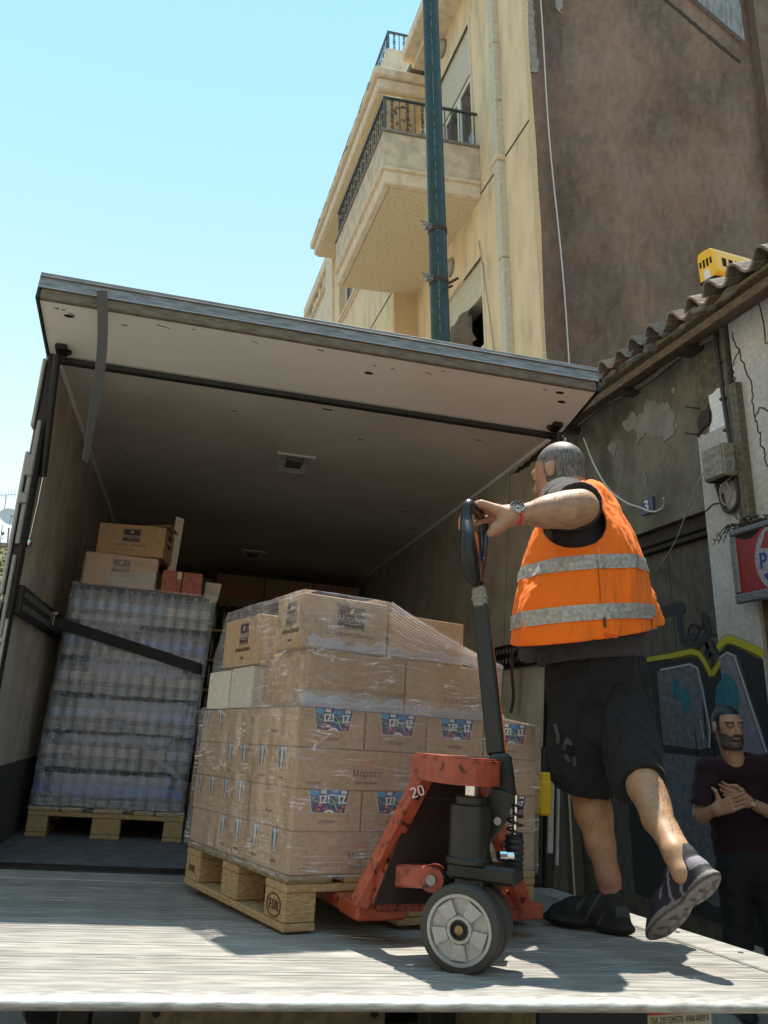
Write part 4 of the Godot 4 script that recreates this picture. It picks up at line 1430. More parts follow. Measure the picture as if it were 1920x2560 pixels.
func make_street() -> void:
	# lamp post
	var p := thing("street_pole", "tall dark green steel pole rising behind the lorry", "pole", I3, Vector3(2.28, 0, -6.2))
	var mb := MB.new()
	mb.tube([Vector3(2.28, 0.1, -6.2), Vector3(2.275, 4.5, -6.2), Vector3(2.262, 9.5, -6.2)], [0.088, 0.082, 0.070], 20)
	part(mb, "shaft", M.pole_green, p)
	mb = MB.new()
	for i in 60:
		var y0 := 3.0 + i * 0.105
		var ln := rng.randf_range(0.02, 0.10)
		var rr := lerpf(0.0855, 0.0705, y0 / 9.5)
		mb.bx(Vector3(2.278 - 0.0018 * y0 - rr * 0.30, y0 + ln * 0.5, -6.2 + rr * 0.955), Vector3(0.006, ln, 0.004), 0.0015)
	part(mb, "weld_seam", mat("seam_pale", Color(0.16, 0.20, 0.19), {"r": 0.6}), p)
	mb = MB.new()
	mb.cyl(Vector3(2.28, 0.1, -6.2), Vector3(2.28, 0.7, -6.2), 0.12, 0.115, 20)
	part(mb, "base", M.pole_green, p)
	for y in [5.77, 5.28]:
		mb = MB.new()
		mb.cyl(Vector3(2.273, y - 0.018, -6.2), Vector3(2.273, y + 0.018, -6.2), 0.0855, -1.0, 20)
		var br := part(mb, "clamp", M.rusty, p)
		mb = MB.new()
		mb.bx(Vector3(2.17, y, -6.16), Vector3(0.06, 0.035, 0.05), 0.005)
		mb.cyl(Vector3(2.20, y + 0.012, -6.13), Vector3(2.08, y + 0.015, -6.10), 0.006, -1.0, 6)
		mb.cyl(Vector3(2.20, y - 0.014, -6.13), Vector3(2.10, y - 0.012, -6.10), 0.006, -1.0, 6)
		part(mb, "bolt", M.galv, br)
		for me in br.get_children(): me.position = Vector3.ZERO
	mb = MB.new()
	mb.cyl(Vector3(2.33, 5.24, -6.12), Vector3(2.40, 5.27, -6.06), 0.012, -1.0, 6)
	mb.cyl(Vector3(2.36, 5.22, -6.12), Vector3(2.31, 5.17, -6.06), 0.012, -1.0, 6)
	part(mb, "bracket_stub", M.rusty, p)
	# white cable hanging down the brown wall
	var pts := []
	for i in 25:
		var t := i / 24.0
		pts.append(Vector3(3.83 + 0.02 + 0.10 * t + 0.012 * sin(t * 9.0), 11.2 - 6.4 * t, -7.06 - 0.01 * sin(t * 14.0)))
	mb = MB.new()
	mb.tube(pts, 0.0075, 6)
	solo(mb, "hanging_cable", M.white_wire, I3, pts[24], "thin white cable hanging down the tall brown wall", "cable")
	# cable from the lorry corner to the number plate
	pts = []
	var A := Vector3(2.30, 3.02, -3.95)
	for q in [Vector3(3.62, 4.02, -6.30), Vector3(3.60, 3.72, -6.12), Vector3(3.60, 3.46, -5.92), Vector3(3.62, 3.30, -5.72), Vector3(3.64, 3.22, -5.56), Vector3(3.66, 3.16, -5.44), Vector3(3.66, 3.15, -5.33), Vector3(3.64, 3.17, -5.24), Vector3(3.60, 3.20, -5.19)]: pts.append(q)
	mb = MB.new()
	mb.tube(smooth_line(pts, 6), 0.0075, 6)
	solo(mb, "loose_cable", M.white_wire, I3, pts[3], "loose white cable sagging past the blue number plate", "cable")
	pts = [Vector3(3.60, 3.27, -4.66), Vector3(3.55, 3.20, -4.70), Vector3(3.60, 2.98, -4.98), Vector3(3.66, 2.86, -5.2), Vector3(3.74, 2.76, -5.5), Vector3(3.79, 2.74, -5.62)]
	mb = MB.new()
	mb.tube(smooth_line(pts, 6), 0.005, 5)
	solo(mb, "thin_cable", M.grey_wire, I3, pts[0], "thin grey wire slanting from the meter box to the door head", "cable")
	# bundle of cables clipped along the wall under the eaves
	pts = []
	for i in 15: pts.append(Vector3(3.67, 4.235 - 0.02 * sin(i * 0.9) - 0.002 * i, -6.9 + i * 0.168))
	for q in [Vector3(3.66, 4.18, -4.52), Vector3(3.65, 4.0, -4.505)]: pts.append(q)
	mb = MB.new()
	mb.tube(pts, 0.010, 6)
	var o: Array = pts.map(func(v): return v + Vector3(-0.004, -0.022, 0.0))
	mb.tube(o, 0.008, 6)
	for i in 6: mb.bx(Vector3(3.665, 4.222 - 0.004 * i, -6.6 + i * 0.36), Vector3(0.03, 0.045, 0.012))
	solo(mb, "cable_bundle", mat("cable_cream", Color(0.24, 0.21, 0.16), {"r": 0.7}), I3, pts[0], "pair of beige cables clipped under the tiled eaves", "cable")
	# black cable down the pillar with a loop under the meter box
	pts = [Vector3(3.655, 4.20, -4.515), Vector3(3.65, 3.9, -4.50), Vector3(3.65, 3.55, -4.485), Vector3(3.65, 3.2, -4.462), Vector3(3.65, 3.06, -4.45), Vector3(3.65, 2.99, -4.47), Vector3(3.65, 2.955, -4.53), Vector3(3.65, 2.98, -4.60), Vector3(3.65, 3.08, -4.63), Vector3(3.62, 3.18, -4.62)]
	mb = MB.new()
	mb.tube(smooth_line(pts, 5), 0.016, 8)
	for y in [3.98, 3.72, 3.5]: mb.bx(Vector3(3.655, y, -4.495), Vector3(0.045, 0.02, 0.05), 0.004)
	solo(mb, "black_cable", M.dark_wire, I3, pts[4], "thick black cable down the white pillar looping below the meter box", "cable")
	pts = [Vector3(3.62, 3.30, -4.43), Vector3(3.60, 3.22, -4.41), Vector3(3.61, 3.16, -4.46), Vector3(3.60, 3.12, -4.55), Vector3(3.61, 3.03, -4.57), Vector3(3.61, 2.99, -4.52), Vector3(3.61, 3.06, -4.47), Vector3(3.60, 3.14, -4.5)]
	mb = MB.new()
	mb.tube(smooth_line(pts, 5), 0.006, 6)
	solo(mb, "white_lead", M.grey_wire, I3, pts[4], "thin pale lead curling out of the meter box", "cable")
	# meter box
	var m := thing("meter_box", "beige steel meter box on the white pillar", "meter box", I3, Vector3(3.67, 3.16, -4.53))
	part(box_mb(Vector3(3.545, 3.165, -4.64), Vector3(3.671, 3.385, -4.425), 0.008), "case", M.box_grey, m)
	part(box_mb(Vector3(3.535, 3.175, -4.63), Vector3(3.545, 3.375, -4.435), 0.003), "door", M.box_grey, m)
	part(box_mb(Vector3(3.56, 3.158, -4.62), Vector3(3.66, 3.165, -4.45)), "bottom_plate", M.dark_room, m)
	letters("11519", 0.030, Transform3D(Basis(Vector3(0, 0, 1), Vector3.UP, Vector3(-1, 0, 0)), Vector3(3.5345, 3.315, -4.55)), "lettering", mat("stencil", Color(0.16, 0.15, 0.12), {"r": 0.8}), m)
	letters("146", 0.030, Transform3D(Basis(Vector3(0, 0, 1), Vector3.UP, Vector3(-1, 0, 0)), Vector3(3.5345, 3.23, -4.57)), "lettering", M.stencil, m)
	# number plate
	var n := thing("number_plate", "small blue enamel plate with a white 3 on the stained wall", "house number", I3, Vector3(3.69, 3.165, -5.52))
	part(box_mb(Vector3(3.682, 3.165, -5.61), Vector3(3.697, 3.285, -5.445), 0.003), "plate", M.plate_blue, n)
	letters("3", 0.085, Transform3D(Basis(Vector3(0, 0, 1), Vector3.UP, Vector3(-1, 0, 0)), Vector3(3.6812, 3.228, -5.535)), "numeral", M.label_white, n, true)
	# soft drink sign
	var s := thing("drink_sign", "weathered red shop sign with a white disc on the white wall", "sign", I3, Vector3(3.68, 2.33, -4.0))
	var zl := -4.49
	var zr := -3.30
	var mb2 := MB.new()
	mb2.bb(Vector3(3.585, 2.37, zl + 0.03), Vector3(3.681, 2.79, zr - 0.03))
	part(mb2, "case", M.sign_frame, s)
	mb2 = MB.new()
	mb2.bb(Vector3(3.565, 2.335, zl), Vector3(3.60, 2.395, zr), 0.01)
	mb2.bb(Vector3(3.565, 2.765, zl), Vector3(3.60, 2.805, zr), 0.01)
	mb2.bb(Vector3(3.566, 2.396, zl), Vector3(3.60, 2.764, zl + 0.055), 0.01)
	mb2.bb(Vector3(3.566, 2.396, zr - 0.055), Vector3(3.60, 2.764, zr), 0.01)
	part(mb2, "frame", M.sign_frame, s)
	mb2 = MB.new()
	mb2.prism(PackedVector2Array([Vector2(zl + 0.055, 2.396), Vector2(zr - 0.055, 2.396), Vector2(zr - 0.055, 2.764), Vector2(-4.20, 2.764), Vector2(-4.235, 2.745), Vector2(-4.29, 2.722), Vector2(-4.36, 2.722), Vector2(-4.41, 2.745), Vector2(zl + 0.055, 2.748)]), 0.003, on_x(3.581))
	part(mb2, "red_panel", M.sign_red, s)
	part(box_mb(Vector3(3.5825, 2.70, zl + 0.05), Vector3(3.5845, 2.764, -4.18)), "broken_corner", M.dark_room, s)
	mb2 = MB.new()
	var disc := PackedVector2Array()
	var cz := -4.065
	var cy := 2.57
	for k in 40: disc.append(Vector2(cz + cos(TAU * k / 40) * 0.215, clampf(cy + sin(TAU * k / 40) * 0.215, 2.398, 2.762)))
	mb2.prism(disc, 0.0015, on_x(3.577))
	part(mb2, "disc", M.sign_white, s)
	mb2 = MB.new()
	mb2.prism(PackedVector2Array([Vector2(cz - 0.155, cy + 0.075), Vector2(cz - 0.07, cy + 0.06), Vector2(cz + 0.05, cy + 0.085), Vector2(cz + 0.155, cy + 0.11), Vector2(cz + 0.10, cy + 0.165), Vector2(cz, cy + 0.185), Vector2(cz - 0.10, cy + 0.165)]), 0.001, on_x(3.5752))
	part(mb2, "red_wave", M.sign_red, s)
	mb2 = MB.new()
	mb2.prism(PackedVector2Array([Vector2(cz - 0.155, cy - 0.09), Vector2(cz - 0.05, cy - 0.065), Vector2(cz + 0.06, cy - 0.08), Vector2(cz + 0.155, cy - 0.06), Vector2(cz + 0.10, cy - 0.16), Vector2(cz, cy - 0.17), Vector2(cz - 0.10, cy - 0.15)]), 0.001, on_x(3.5752))
	part(mb2, "blue_wave", M.sign_blue, s)
	letters("PEPSI", 0.098, Transform3D(Basis(Vector3(0, 0, 1), Vector3.UP, Vector3(-1, 0, 0)), Vector3(3.5748, cy - 0.005, cz - 0.005)), "lettering", M.sign_blue, s, true)
	# dry weeds growing on top of the sign
	var w := thing("dry_weed", "dry weed hanging from the ledge above the red sign", "weed", I3, Vector3(3.62, 2.80, -4.45))
	mb2 = MB.new()
	for q in 5:
		var st := Vector3(3.62, 2.82, -4.44 + 0.02 * q)
		var pp := []
		for i in 9:
			var t := i / 8.0
			pp.append(st + Vector3(-0.04 * t, (0.05 * sin(t * 2.6) - 0.10 * t * t) * (1.0 if q < 3 else -0.3) + (0.1 * t if q == 4 else 0.0), (-0.22 + 0.03 * q) * t))
		mb2.tube(pp, 0.003, 5)
		for i in 30:
			var t := rng.randf()
			var c: Vector3 = pp[int(t * 8)] + Vector3(rng.randf_range(-1, 1), rng.randf_range(-1, 1), rng.randf_range(-1, 1)) * 0.014
			mb2.ball(c, Vector3(0.007, 0.003, 0.006), Basis.from_euler(Vector3(rng.randf() * 6, rng.randf() * 6, 0)), 3)
	part(mb2, "stems", M.weed, w)
	mb2 = MB.new()
	for i in 160:
		var c := Vector3(3.64 + rng.randf_range(-0.03, 0.03), 2.81 + absf(rng.randfn(0, 0.03)), rng.randf_range(-4.43, -4.0))
		mb2.ball(c, Vector3(0.018, 0.007, 0.012) * rng.randf_range(0.4, 1.0), Basis.from_euler(Vector3(rng.randf() * 6, rng.randf() * 6, 0)), 3)
	part(mb2, "moss", M.weed, w)
	toy()

func smooth_line(pts: Array, k: int) -> Array:
	var out := []
	for i in pts.size() - 1:
		var a: Vector3 = pts[maxi(i - 1, 0)]; var b: Vector3 = pts[i]; var c: Vector3 = pts[i + 1]; var d: Vector3 = pts[mini(i + 2, pts.size() - 1)]
		for j in k:
			out.append(b.cubic_interpolate(c, a, d, float(j) / k))
	out.append(pts[-1])
	return out

func toy() -> void:
	# yellow toy railcar lying on the tiles: local x along its length, front at -x
	var fr := Transform3D(Basis(Vector3(0, 1, 0), deg_to_rad(12)) * Basis(Vector3(0, 0, 1), 0.05), Vector3(3.90, 4.655, -4.62))
	var t := thing("toy_railcar", "small yellow toy railcar left on the roof tiles", "toy", fr, Vector3.ZERO)
	var L := 0.42
	var hw := 0.074
	var H := 0.225
	var rings := []
	var ring := func(x: float, s: float) -> Array:
		var r := []
		for q in [[-1, 0.02], [-1, 0.30], [-1, 0.78], [-0.92, 0.92], [-0.7, 0.98], [0, 1.0], [0.7, 0.98], [0.92, 0.92], [1, 0.78], [1, 0.30], [1, 0.02], [0, 0.02]]:
			r.append(Vector3(x, q[1] * H * (0.94 + 0.06 * s), q[0] * hw * s))
		return r
	for q in [[-L / 2, 0.86], [-L / 2 + 0.015, 0.97], [-L / 2 + 0.04, 1.0], [L / 2 - 0.04, 1.0], [L / 2, 0.9]]: rings.append(ring.call(q[0], q[1]))
	var mb := MB.new()
	mb.loft(rings)
	part(mb, "body", M.toy_yellow, t)
	for s in [-1.0, 1.0]:
		for i in 5:
			part(box_mb(Vector3(-0.13 + i * 0.068, 0.085, s * (hw - 0.002)), Vector3(-0.085 + i * 0.068, 0.150, s * (hw + 0.0015)), 0.001), "window", M.dark_room, t)
	for i in 4:
		var z := -0.045 + i * 0.030
		var hh := 0.06 if i in [1, 2] else 0.045
		part(box_mb(Vector3(-L / 2 - 0.0015, 0.135 - hh * 0.6, z - 0.009), Vector3(-L / 2 + 0.01, 0.135 + hh * 0.4, z + 0.009), 0.001), "window", M.dark_room, t)
	part(box_mb(Vector3(-L / 2 - 0.004, 0.004, -0.026), Vector3(-L / 2 + 0.01, 0.080, 0.026), 0.003), "front_panel", M.toy_white, t)
	part(box_mb(Vector3(-L / 2 - 0.006, -0.018, -hw * 0.9), Vector3(L / 2, 0.006, hw * 0.9), 0.004), "undercarriage", M.dark_room, t)

const LH := 2.173   # inner height, width and length of the box body
const LW := 1.225
const LL := 5.268

func make_lorry() -> void:
	var t := thing("lorry", "white box lorry with its roof flap raised and dark dirty interior", "lorry", TR, Vector3(0, -1.0, -2.6))
	var n1 := fnl(51, 0.6, 5)
	var n2 := fnl(52, 2.2, 4)
	var grp := func(a: float, c: float) -> Color:
		var q := n1.get_noise_2d(a, c * 1.2) * 0.7 + n2.get_noise_2d(a, c) * 0.35
		var k := Color(0.80, 0.74, 0.65).lerp(Color(0.60, 0.53, 0.45), clampf(0.4 + q, 0.0, 1.0))
		return k
	var gm := mat("grp", Color(1, 1, 1), {"r": 0.42})
	var gw := mat("grp_wall", Color(0.86, 0.84, 0.80), {"tex": "blotch", "ts": 0.9, "r": 0.6, "bump": "bumps", "bh": 0.1})
	# floor
	var mb := MB.new()
	mb.bb(Vector3(-LW, -0.10, -LL), Vector3(LW, 0.0, -0.14))
	part(mb, "load_floor", mat("load_floor", Color(0.17, 0.175, 0.19), {"tex": "worn", "ts": 1.6, "r": 0.7}), t)
	var sill := part(box_mb(Vector3(-LW - 0.06, -0.12, -0.139), Vector3(LW + 0.06, 0.003, 0.0), 0.004), "sill_plate", M.dark_steel, t)
	for i in 4:
		part(box_mb(Vector3(-LW, 0.003, -0.12 + i * 0.03), Vector3(LW, 0.006, -0.108 + i * 0.03)), "rib", M.dark_steel, sill)
	for me in sill.get_children(): me.position = Vector3.ZERO
	# side walls, front wall, ceiling
	for s in [-1.0, 1.0]:
		mb = MB.new()
		sheet(mb, Vector3(s * LW, 0.0, -LL), Vector3(0, 0, LL - 0.02), Vector3(0, LH, 0), 60, 30, Vector3(-s, 0, 0), grp)
		mb.col = Color(0.55, 0.54, 0.52)
		mb.bb(Vector3(s * (LW + 0.003), -0.1, -LL), Vector3(s * (LW + 0.05), LH + 0.06, -0.02))
		var w := part(mb, "side_wall", gw, t)
		mb = MB.new()
		mb.bb(Vector3(s * (LW - 0.012), 0.0, -LL), Vector3(s * LW, 0.367, -0.02), 0.004)
		part(mb, "kick_plate", mat("kick", Color(0.085, 0.08, 0.078), {"tex": "worn", "ts": 2.0, "r": 0.75}), w)
		for me in w.get_children(): me.position = Vector3.ZERO
		# lashing rail with two rows of slots
		mb = MB.new()
		mb.bb(Vector3(s * (LW - 0.028), 1.007, -LL), Vector3(s * LW, 1.135, -0.04), 0.004)
		var rail := part(mb, "lashing_rail", M.dark_steel, t)
		mb = MB.new()
		for i in 100:
			for y in [1.045, 1.10]:
				mb.bx(Vector3(s * (LW - 0.0285), y, -0.10 - i * 0.05), Vector3(0.004, 0.026, 0.020), 0.001)
		part(mb, "slot", mat("slot", Color(0.15, 0.135, 0.12), {"r": 0.6}), rail)
		rail.get_child(0).set_meta("kind", "stuff")
		rail.get_child(0).position = Vector3.ZERO
		# seams between the wall boards
		mb = MB.new()
		for z in [-0.62, -1.84, -3.06, -4.28]: mb.bb(Vector3(s * (LW - 0.002), 0.37, z), Vector3(s * LW, LH, z + 0.006))
		part(mb, "board_seam", mat("seam", Color(0.25, 0.19, 0.13), {"r": 0.8}), t)
		part(box_mb(Vector3(s * (LW - 0.02), LH - 0.02, -LL), Vector3(s * LW, LH, -0.03), 0.004), "corner_trim", gm, t)
	mb = MB.new()
	sheet(mb, Vector3(-LW, 0.0, -LL), Vector3(2 * LW, 0, 0), Vector3(0, LH, 0), 30, 30, Vector3(0, 0, 1), grp)
	mb.col = Color(0.55, 0.54, 0.52)
	mb.bb(Vector3(-LW - 0.05, -0.1, -LL - 0.06), Vector3(LW + 0.05, LH + 0.06, -LL - 0.003))
	part(mb, "front_wall", gw, t)
	part(box_mb(Vector3(-LW, LH - 0.10, -LL), Vector3(LW, LH, -LL + 0.03), 0.004), "front_trim", M.dark_steel, t)
	mb = MB.new()
	sheet(mb, Vector3(-LW, LH, -LL), Vector3(2 * LW, 0, 0), Vector3(0, 0, LL), 30, 60, Vector3(0, -1, 0), func(a, c): return grp.call(a, c) * 0.97)
	mb.col = Color(0.55, 0.54, 0.52)
	mb.bb(Vector3(-LW - 0.05, LH + 0.002, -LL), Vector3(LW + 0.05, LH + 0.06, 0.0))
	part(mb, "ceiling", gm, t)
	# scrapes on the ceiling
	mb = MB.new()
	for i in 9:
		var x := rng.randf_range(-1.1, 1.1)
		var z := rng.randf_range(-2.4, -0.1)
		mb.bx(Vector3(x, LH - 0.001, z), Vector3(rng.randf_range(0.01, 0.05), 0.002, rng.randf_range(0.004, 0.012)))
	part(mb, "scrape", M.dark_steel, t)
	# rusty holed edge strip at the top of the right wall
	mb = MB.new()
	ragged(mb, [Vector2(-0.62, 2.13), Vector2(-0.42, 2.145), Vector2(-0.2, 2.15), Vector2(-0.05, 2.15), Vector2(-0.05, 2.10), Vector2(-0.3, 2.105), Vector2(-0.45, 2.115)], 0.025, 61, 0.003, on_x(LW - 0.001))
	part(mb, "rust_hole", mat("rust_dark", Color(0.035, 0.02, 0.012), {"r": 0.95}), t, "rusted edge strip at the top of the right wall")
	# ceiling lamps, recessed, unlit
	for z in [-1.09, -4.15]:
		mb = MB.new()
		var w := 0.115
		var d := 0.19
		mb.bb(Vector3(-w, LH - 0.012, z - d), Vector3(w, LH, z - d + 0.03), 0.003)
		mb.bb(Vector3(-w, LH - 0.012, z + d - 0.03), Vector3(w, LH, z + d), 0.003)
		mb.bb(Vector3(-w, LH - 0.012, z - d + 0.03), Vector3(-w + 0.03, LH, z + d - 0.03), 0.003)
		mb.bb(Vector3(w - 0.03, LH - 0.012, z - d + 0.03), Vector3(w, LH, z + d - 0.03), 0.003)
		var l := part(mb, "ceiling_lamp", mat("lamp_white", Color(0.62, 0.60, 0.55), {"r": 0.35}), t)
		mb = MB.new()
		mb.bb(Vector3(-0.05, LH - 0.03, z - 0.02), Vector3(0.05, LH - 0.001, z + 0.15), 0.01)
		part(mb, "bulb_holder", mat("holder", Color(0.13, 0.12, 0.10), {"r": 0.4}), l)
		mb = MB.new()
		mb.quad(Vector3(-w + 0.03, LH - 0.010, z - d + 0.03), Vector3(w - 0.03, LH - 0.010, z - d + 0.03), Vector3(w - 0.03, LH - 0.002, z + 0.05), Vector3(-w + 0.03, LH - 0.002, z + 0.05), Vector3(0, -1, 0.05).normalized())
		part(mb, "reflector", M.toy_white, l)
		for me in l.get_children(): me.position = Vector3.ZERO
	# rear frame posts with gutters, hinges and lock rods
	for s in [-1.0, 1.0]:
		mb = MB.new()
		mb.bb(Vector3(s * (LW - 0.005), -0.12, -0.05), Vector3(s * (LW + 0.040), LH + 0.05, 0.012), 0.006)
		var post := part(mb, "rear_post", M.dark_steel, t)
		mb = MB.new()
		for q in [[1.83, 2.16], [1.08, 1.715], [0.1, 1.05]]:
			mb.bb(Vector3(s * (LW + 0.0405), q[0], -0.04), Vector3(s * (LW + 0.056), q[1], 0.03), 0.005)
		part(mb, "corner_strip", M.alu_dull, post)
		mb = MB.new()
		mb.cyl(Vector3(s * (LW + 0.02), 1.30, 0.025), Vector3(s * (LW + 0.02), 1.86, 0.025), 0.012, -1.0, 10)
		mb.bx(Vector3(s * (LW + 0.025), 1.65, 0.03), Vector3(0.035, 0.10, 0.03), 0.006)
		mb.bx(Vector3(s * (LW + 0.025), 1.50, 0.03), Vector3(0.035, 0.05, 0.03), 0.006)
		mb.cyl(Vector3(s * (LW + 0.022), 0.75, 0.022), Vector3(s * (LW + 0.022), 1.25, 0.022), 0.010, -1.0, 10)
		part(mb, "lock_rod", M.galv, post)
		mb = MB.new()
		mb.bb(Vector3(s * (LW + 0.0), 0.15, 0.0125), Vector3(s * (LW + 0.03), 0.98, 0.024), 0.004)
		for i in 5: mb.cyl(Vector3(s * (LW + 0.015), 0.25 + i * 0.16, 0.02), Vector3(s * (LW + 0.015), 0.25 + i * 0.16, 0.032), 0.009, -1.0, 8)
		part(mb, "seal_strip", M.alu_dull, post)
		for me in post.get_children(): me.position = Vector3.ZERO
		# gas strut and cable of the flap
		mb = MB.new()
		mb.cyl(Vector3(s * 1.20, 1.62, -0.02), Vector3(s * 1.21, 2.16, 0.09), 0.016, -1.0, 12)
		var st := part(mb, "gas_strut", M.dark_steel, t)
		mb = MB.new()
		mb.cyl(Vector3(s * 1.202, 1.645, -0.012), Vector3(s * 1.207, 1.95, 0.045), 0.009, -1.0, 10)
		mb.tube([Vector3(s * 1.20, 1.62, -0.02), Vector3(s * 1.204, 1.5, -0.03), Vector3(s * 1.212, 1.33, -0.03)], 0.005, 6)
		mb.ball(Vector3(s * 1.212, 1.32, -0.03), Vector3(0.015, 0.02, 0.015), Basis(), 6)
		part(mb, "piston", M.chrome, st)
		for me in st.get_children(): me.position = Vector3.ZERO
	part(box_mb(Vector3(-LW, LH - 0.012, -0.03), Vector3(LW, LH + 0.015, 0.012), 0.004), "door_seal", M.rubber, t)
	# raised roof flap, tilted up to the rear
	var a := atan2(0.085, 0.40)
	var fb := Basis(Vector3(1, 0, 0), -a)
	var F := Transform3D(fb, Vector3(0, LH + 0.02, 0.013))
	var L := 0.375
	mb = MB.new()
	sheet(mb, F * Vector3(-1.26, 0, 0), fb * Vector3(2.52, 0, 0), fb * Vector3(0, 0, L), 40, 10, fb * Vector3(0, -1, 0), func(p, q): return Color(0.88, 0.84, 0.77).lerp(Color(0.76, 0.71, 0.63), clampf(0.3 + n1.get_noise_2d(p, q * 2.0) * 0.9, 0.0, 1.0)))
	mb.col = Color(0.56, 0.55, 0.52)
	mb.box(F * Transform3D(Basis(), Vector3(0, 0.0225, L * 0.5)), Vector3(2.52, 0.043, L))
	var flap := part(mb, "roof_flap", gm, t)
	mb = MB.new()
	mb.box(F * Transform3D(Basis(), Vector3(0, 0.022, L + 0.012)), Vector3(2.52, 0.050, 0.022), 0.004)
	part(mb, "worn_edge", M.edge_wood, flap)
	mb = MB.new()
	mb.box(F * Transform3D(Basis(), Vector3(0, 0.088, L + 0.02)), Vector3(2.55, 0.082, 0.012), 0.002)
	mb.box(F * Transform3D(Basis(), Vector3(0, 0.105, L + 0.029)), Vector3(2.55, 0.006, 0.008), 0.002)
	mb.box(F * Transform3D(Basis(), Vector3(0, 0.055, L - 0.02)), Vector3(2.55, 0.012, 0.09), 0.002)
	var lip := MB.new()
	lip.box(F * Transform3D(Basis(), Vector3(0, 0.0475, L + 0.028)), Vector3(2.54, 0.004, 0.010), 0.001)
	part(lip, "bright_lip", M.alu, flap)
	part(mb, "edge_profile", mat("profile", Color(0.34, 0.33, 0.33), {"r": 0.5, "m": 0.3, "tex": "worn", "ts": Vector3(1, 6, 6)}), flap)
	mb = MB.new()
	for s in [-1.0, 1.0]: mb.box(F * Transform3D(Basis(), Vector3(s * 1.268, 0.03, L * 0.5)), Vector3(0.014, 0.075, L + 0.05), 0.003)
	part(mb, "side_trim", M.dark_steel, flap)
	mb = MB.new()
	for q in [[-1.15, 0.30], [0.18, 0.24], [1.10, 0.33], [1.14, 0.26]]:
		var pr := []
		for k in 5: pr.append(Vector2(0.022 * (1.0 - k / 4.0), 0.004 * sin(k / 4.0 * PI / 2)))
		mb.lathe(pr, F * Transform3D(Basis(Vector3(1, 0, 0), PI), Vector3(q[0], -0.0005, q[1])) * Transform3D(Basis().scaled(Vector3(1, 1, 0.5)), Vector3.ZERO), 12)
	part(mb, "rivet_hole", M.dark_room, flap)
	mb = MB.new()
	for s in [-1.0, 1.0]:
		mb.box(F * Transform3D(Basis(), Vector3(s * 1.20, -0.014, 0.06)), Vector3(0.05, 0.026, 0.07), 0.005)
		mb.ball(F * Vector3(s * 1.17, -0.012, 0.045), Vector3.ONE * 0.014, Basis(), 6)
	part(mb, "hinge", M.dark_steel, flap)
	mb = MB.new()
	for i in 16:
		var x := rng.randf_range(-1.2, 1.24)
		mb.box(F * Transform3D(Basis(Vector3.UP, rng.randf() * 0.6), Vector3(x, -0.001, rng.randf_range(0.30, 0.372) if i < 26 else rng.randf_range(0.05, 0.3))), Vector3(rng.randf_range(0.008, 0.035), 0.002, rng.randf_range(0.002, 0.006)))
	part(mb, "scrape", M.edge_wood, flap)
	# pull strap hanging from the flap edge
	var pts := []
	var sd := []
	for i in 22:
		var q := i / 21.0
		pts.append(Vector3(-1.015 + 0.010 * sin(q * 5.0) + 0.082 * q - 0.03 * q * q * q, 2.335 - 0.74 * q, 0.432 - 0.03 * q))
		var tw := q * 1.25
		sd.append(Vector3(cos(tw), 0, -sin(tw)))
	mb = MB.new()
	mb.band(pts, sd, 0.042, 0.004)
	part(mb, "pull_strap", M.strap_grey, flap, "grey webbing pull strap hanging from the flap")
	for me in flap.get_children(): me.position = Vector3.ZERO
	# chassis, rear panel and wheels
	mb = MB.new()
	mb.bb(Vector3(-0.55, -0.35, -LL), Vector3(-0.42, -0.10, -0.3))
	mb.bb(Vector3(0.42, -0.35, -LL), Vector3(0.55, -0.10, -0.3))
	mb.bb(Vector3(-1.2, -0.2, -0.5), Vector3(1.2, -0.121, -0.02))
	part(mb, "chassis", M.dark_steel, t)
	var wh := MB.new()
	var pr := [Vector2(0.2, -0.13), Vector2(0.40, -0.13), Vector2(0.44, -0.10), Vector2(0.44, 0.10), Vector2(0.40, 0.13), Vector2(0.2, 0.13), Vector2(0.18, 0.05), Vector2(0, 0.05)]
	wh.lathe(pr, Transform3D(Basis(Vector3(0, 1, 0), Vector3(1, 0, 0), Vector3(0, 0, -1)), Vector3.ZERO), 24)
	var wm := wh.mesh()
	for x in [-0.95, 0.95]:
		inst(wm, "wheel", M.rubber, t, Transform3D(Basis(), Vector3(x, -0.56, -1.5)))
	# cab
	mb = MB.new()
	mb.bb(Vector3(-1.05, -0.4, -LL - 1.7), Vector3(1.05, 1.6, -LL - 0.15), 0.12)
	part(mb, "cab", M.lorry_white, t)
	# lift gear seen below the platform
	mb = MB.new()
	mb.bb(Vector3(-0.48, -0.75, -0.02), Vector3(0.52, -0.14, 0.0), 0.004)
	var bp := part(mb, "rear_panel", mat("beige_panel", Color(0.33, 0.27, 0.185), {"tex": "worn", "ts": 2.0, "r": 0.7}), t)
	mb = MB.new()
	for x in [-0.42, 0.47]: mb.cyl(Vector3(x, -0.51, 0), Vector3(x, -0.51, 0.012), 0.016, -1.0, 10)
	part(mb, "bolt", M.dark_steel, bp)
	bp.get_child(0).position = Vector3.ZERO
	part(box_mb(Vector3(0.84, -0.75, -0.02), Vector3(1.24, -0.14, 0.0), 0.004), "rear_panel", mat("ochre_panel", Color(0.42, 0.33, 0.17), {"tex": "worn", "ts": 2.0, "r": 0.7}), t)
	part(box_mb(Vector3(-1.25, -0.75, -0.03), Vector3(-1.02, -0.14, -0.01), 0.004), "rear_panel", mat("olive_panel", Color(0.05, 0.05, 0.03), {"tex": "worn", "ts": 2.0, "r": 0.7}), t)
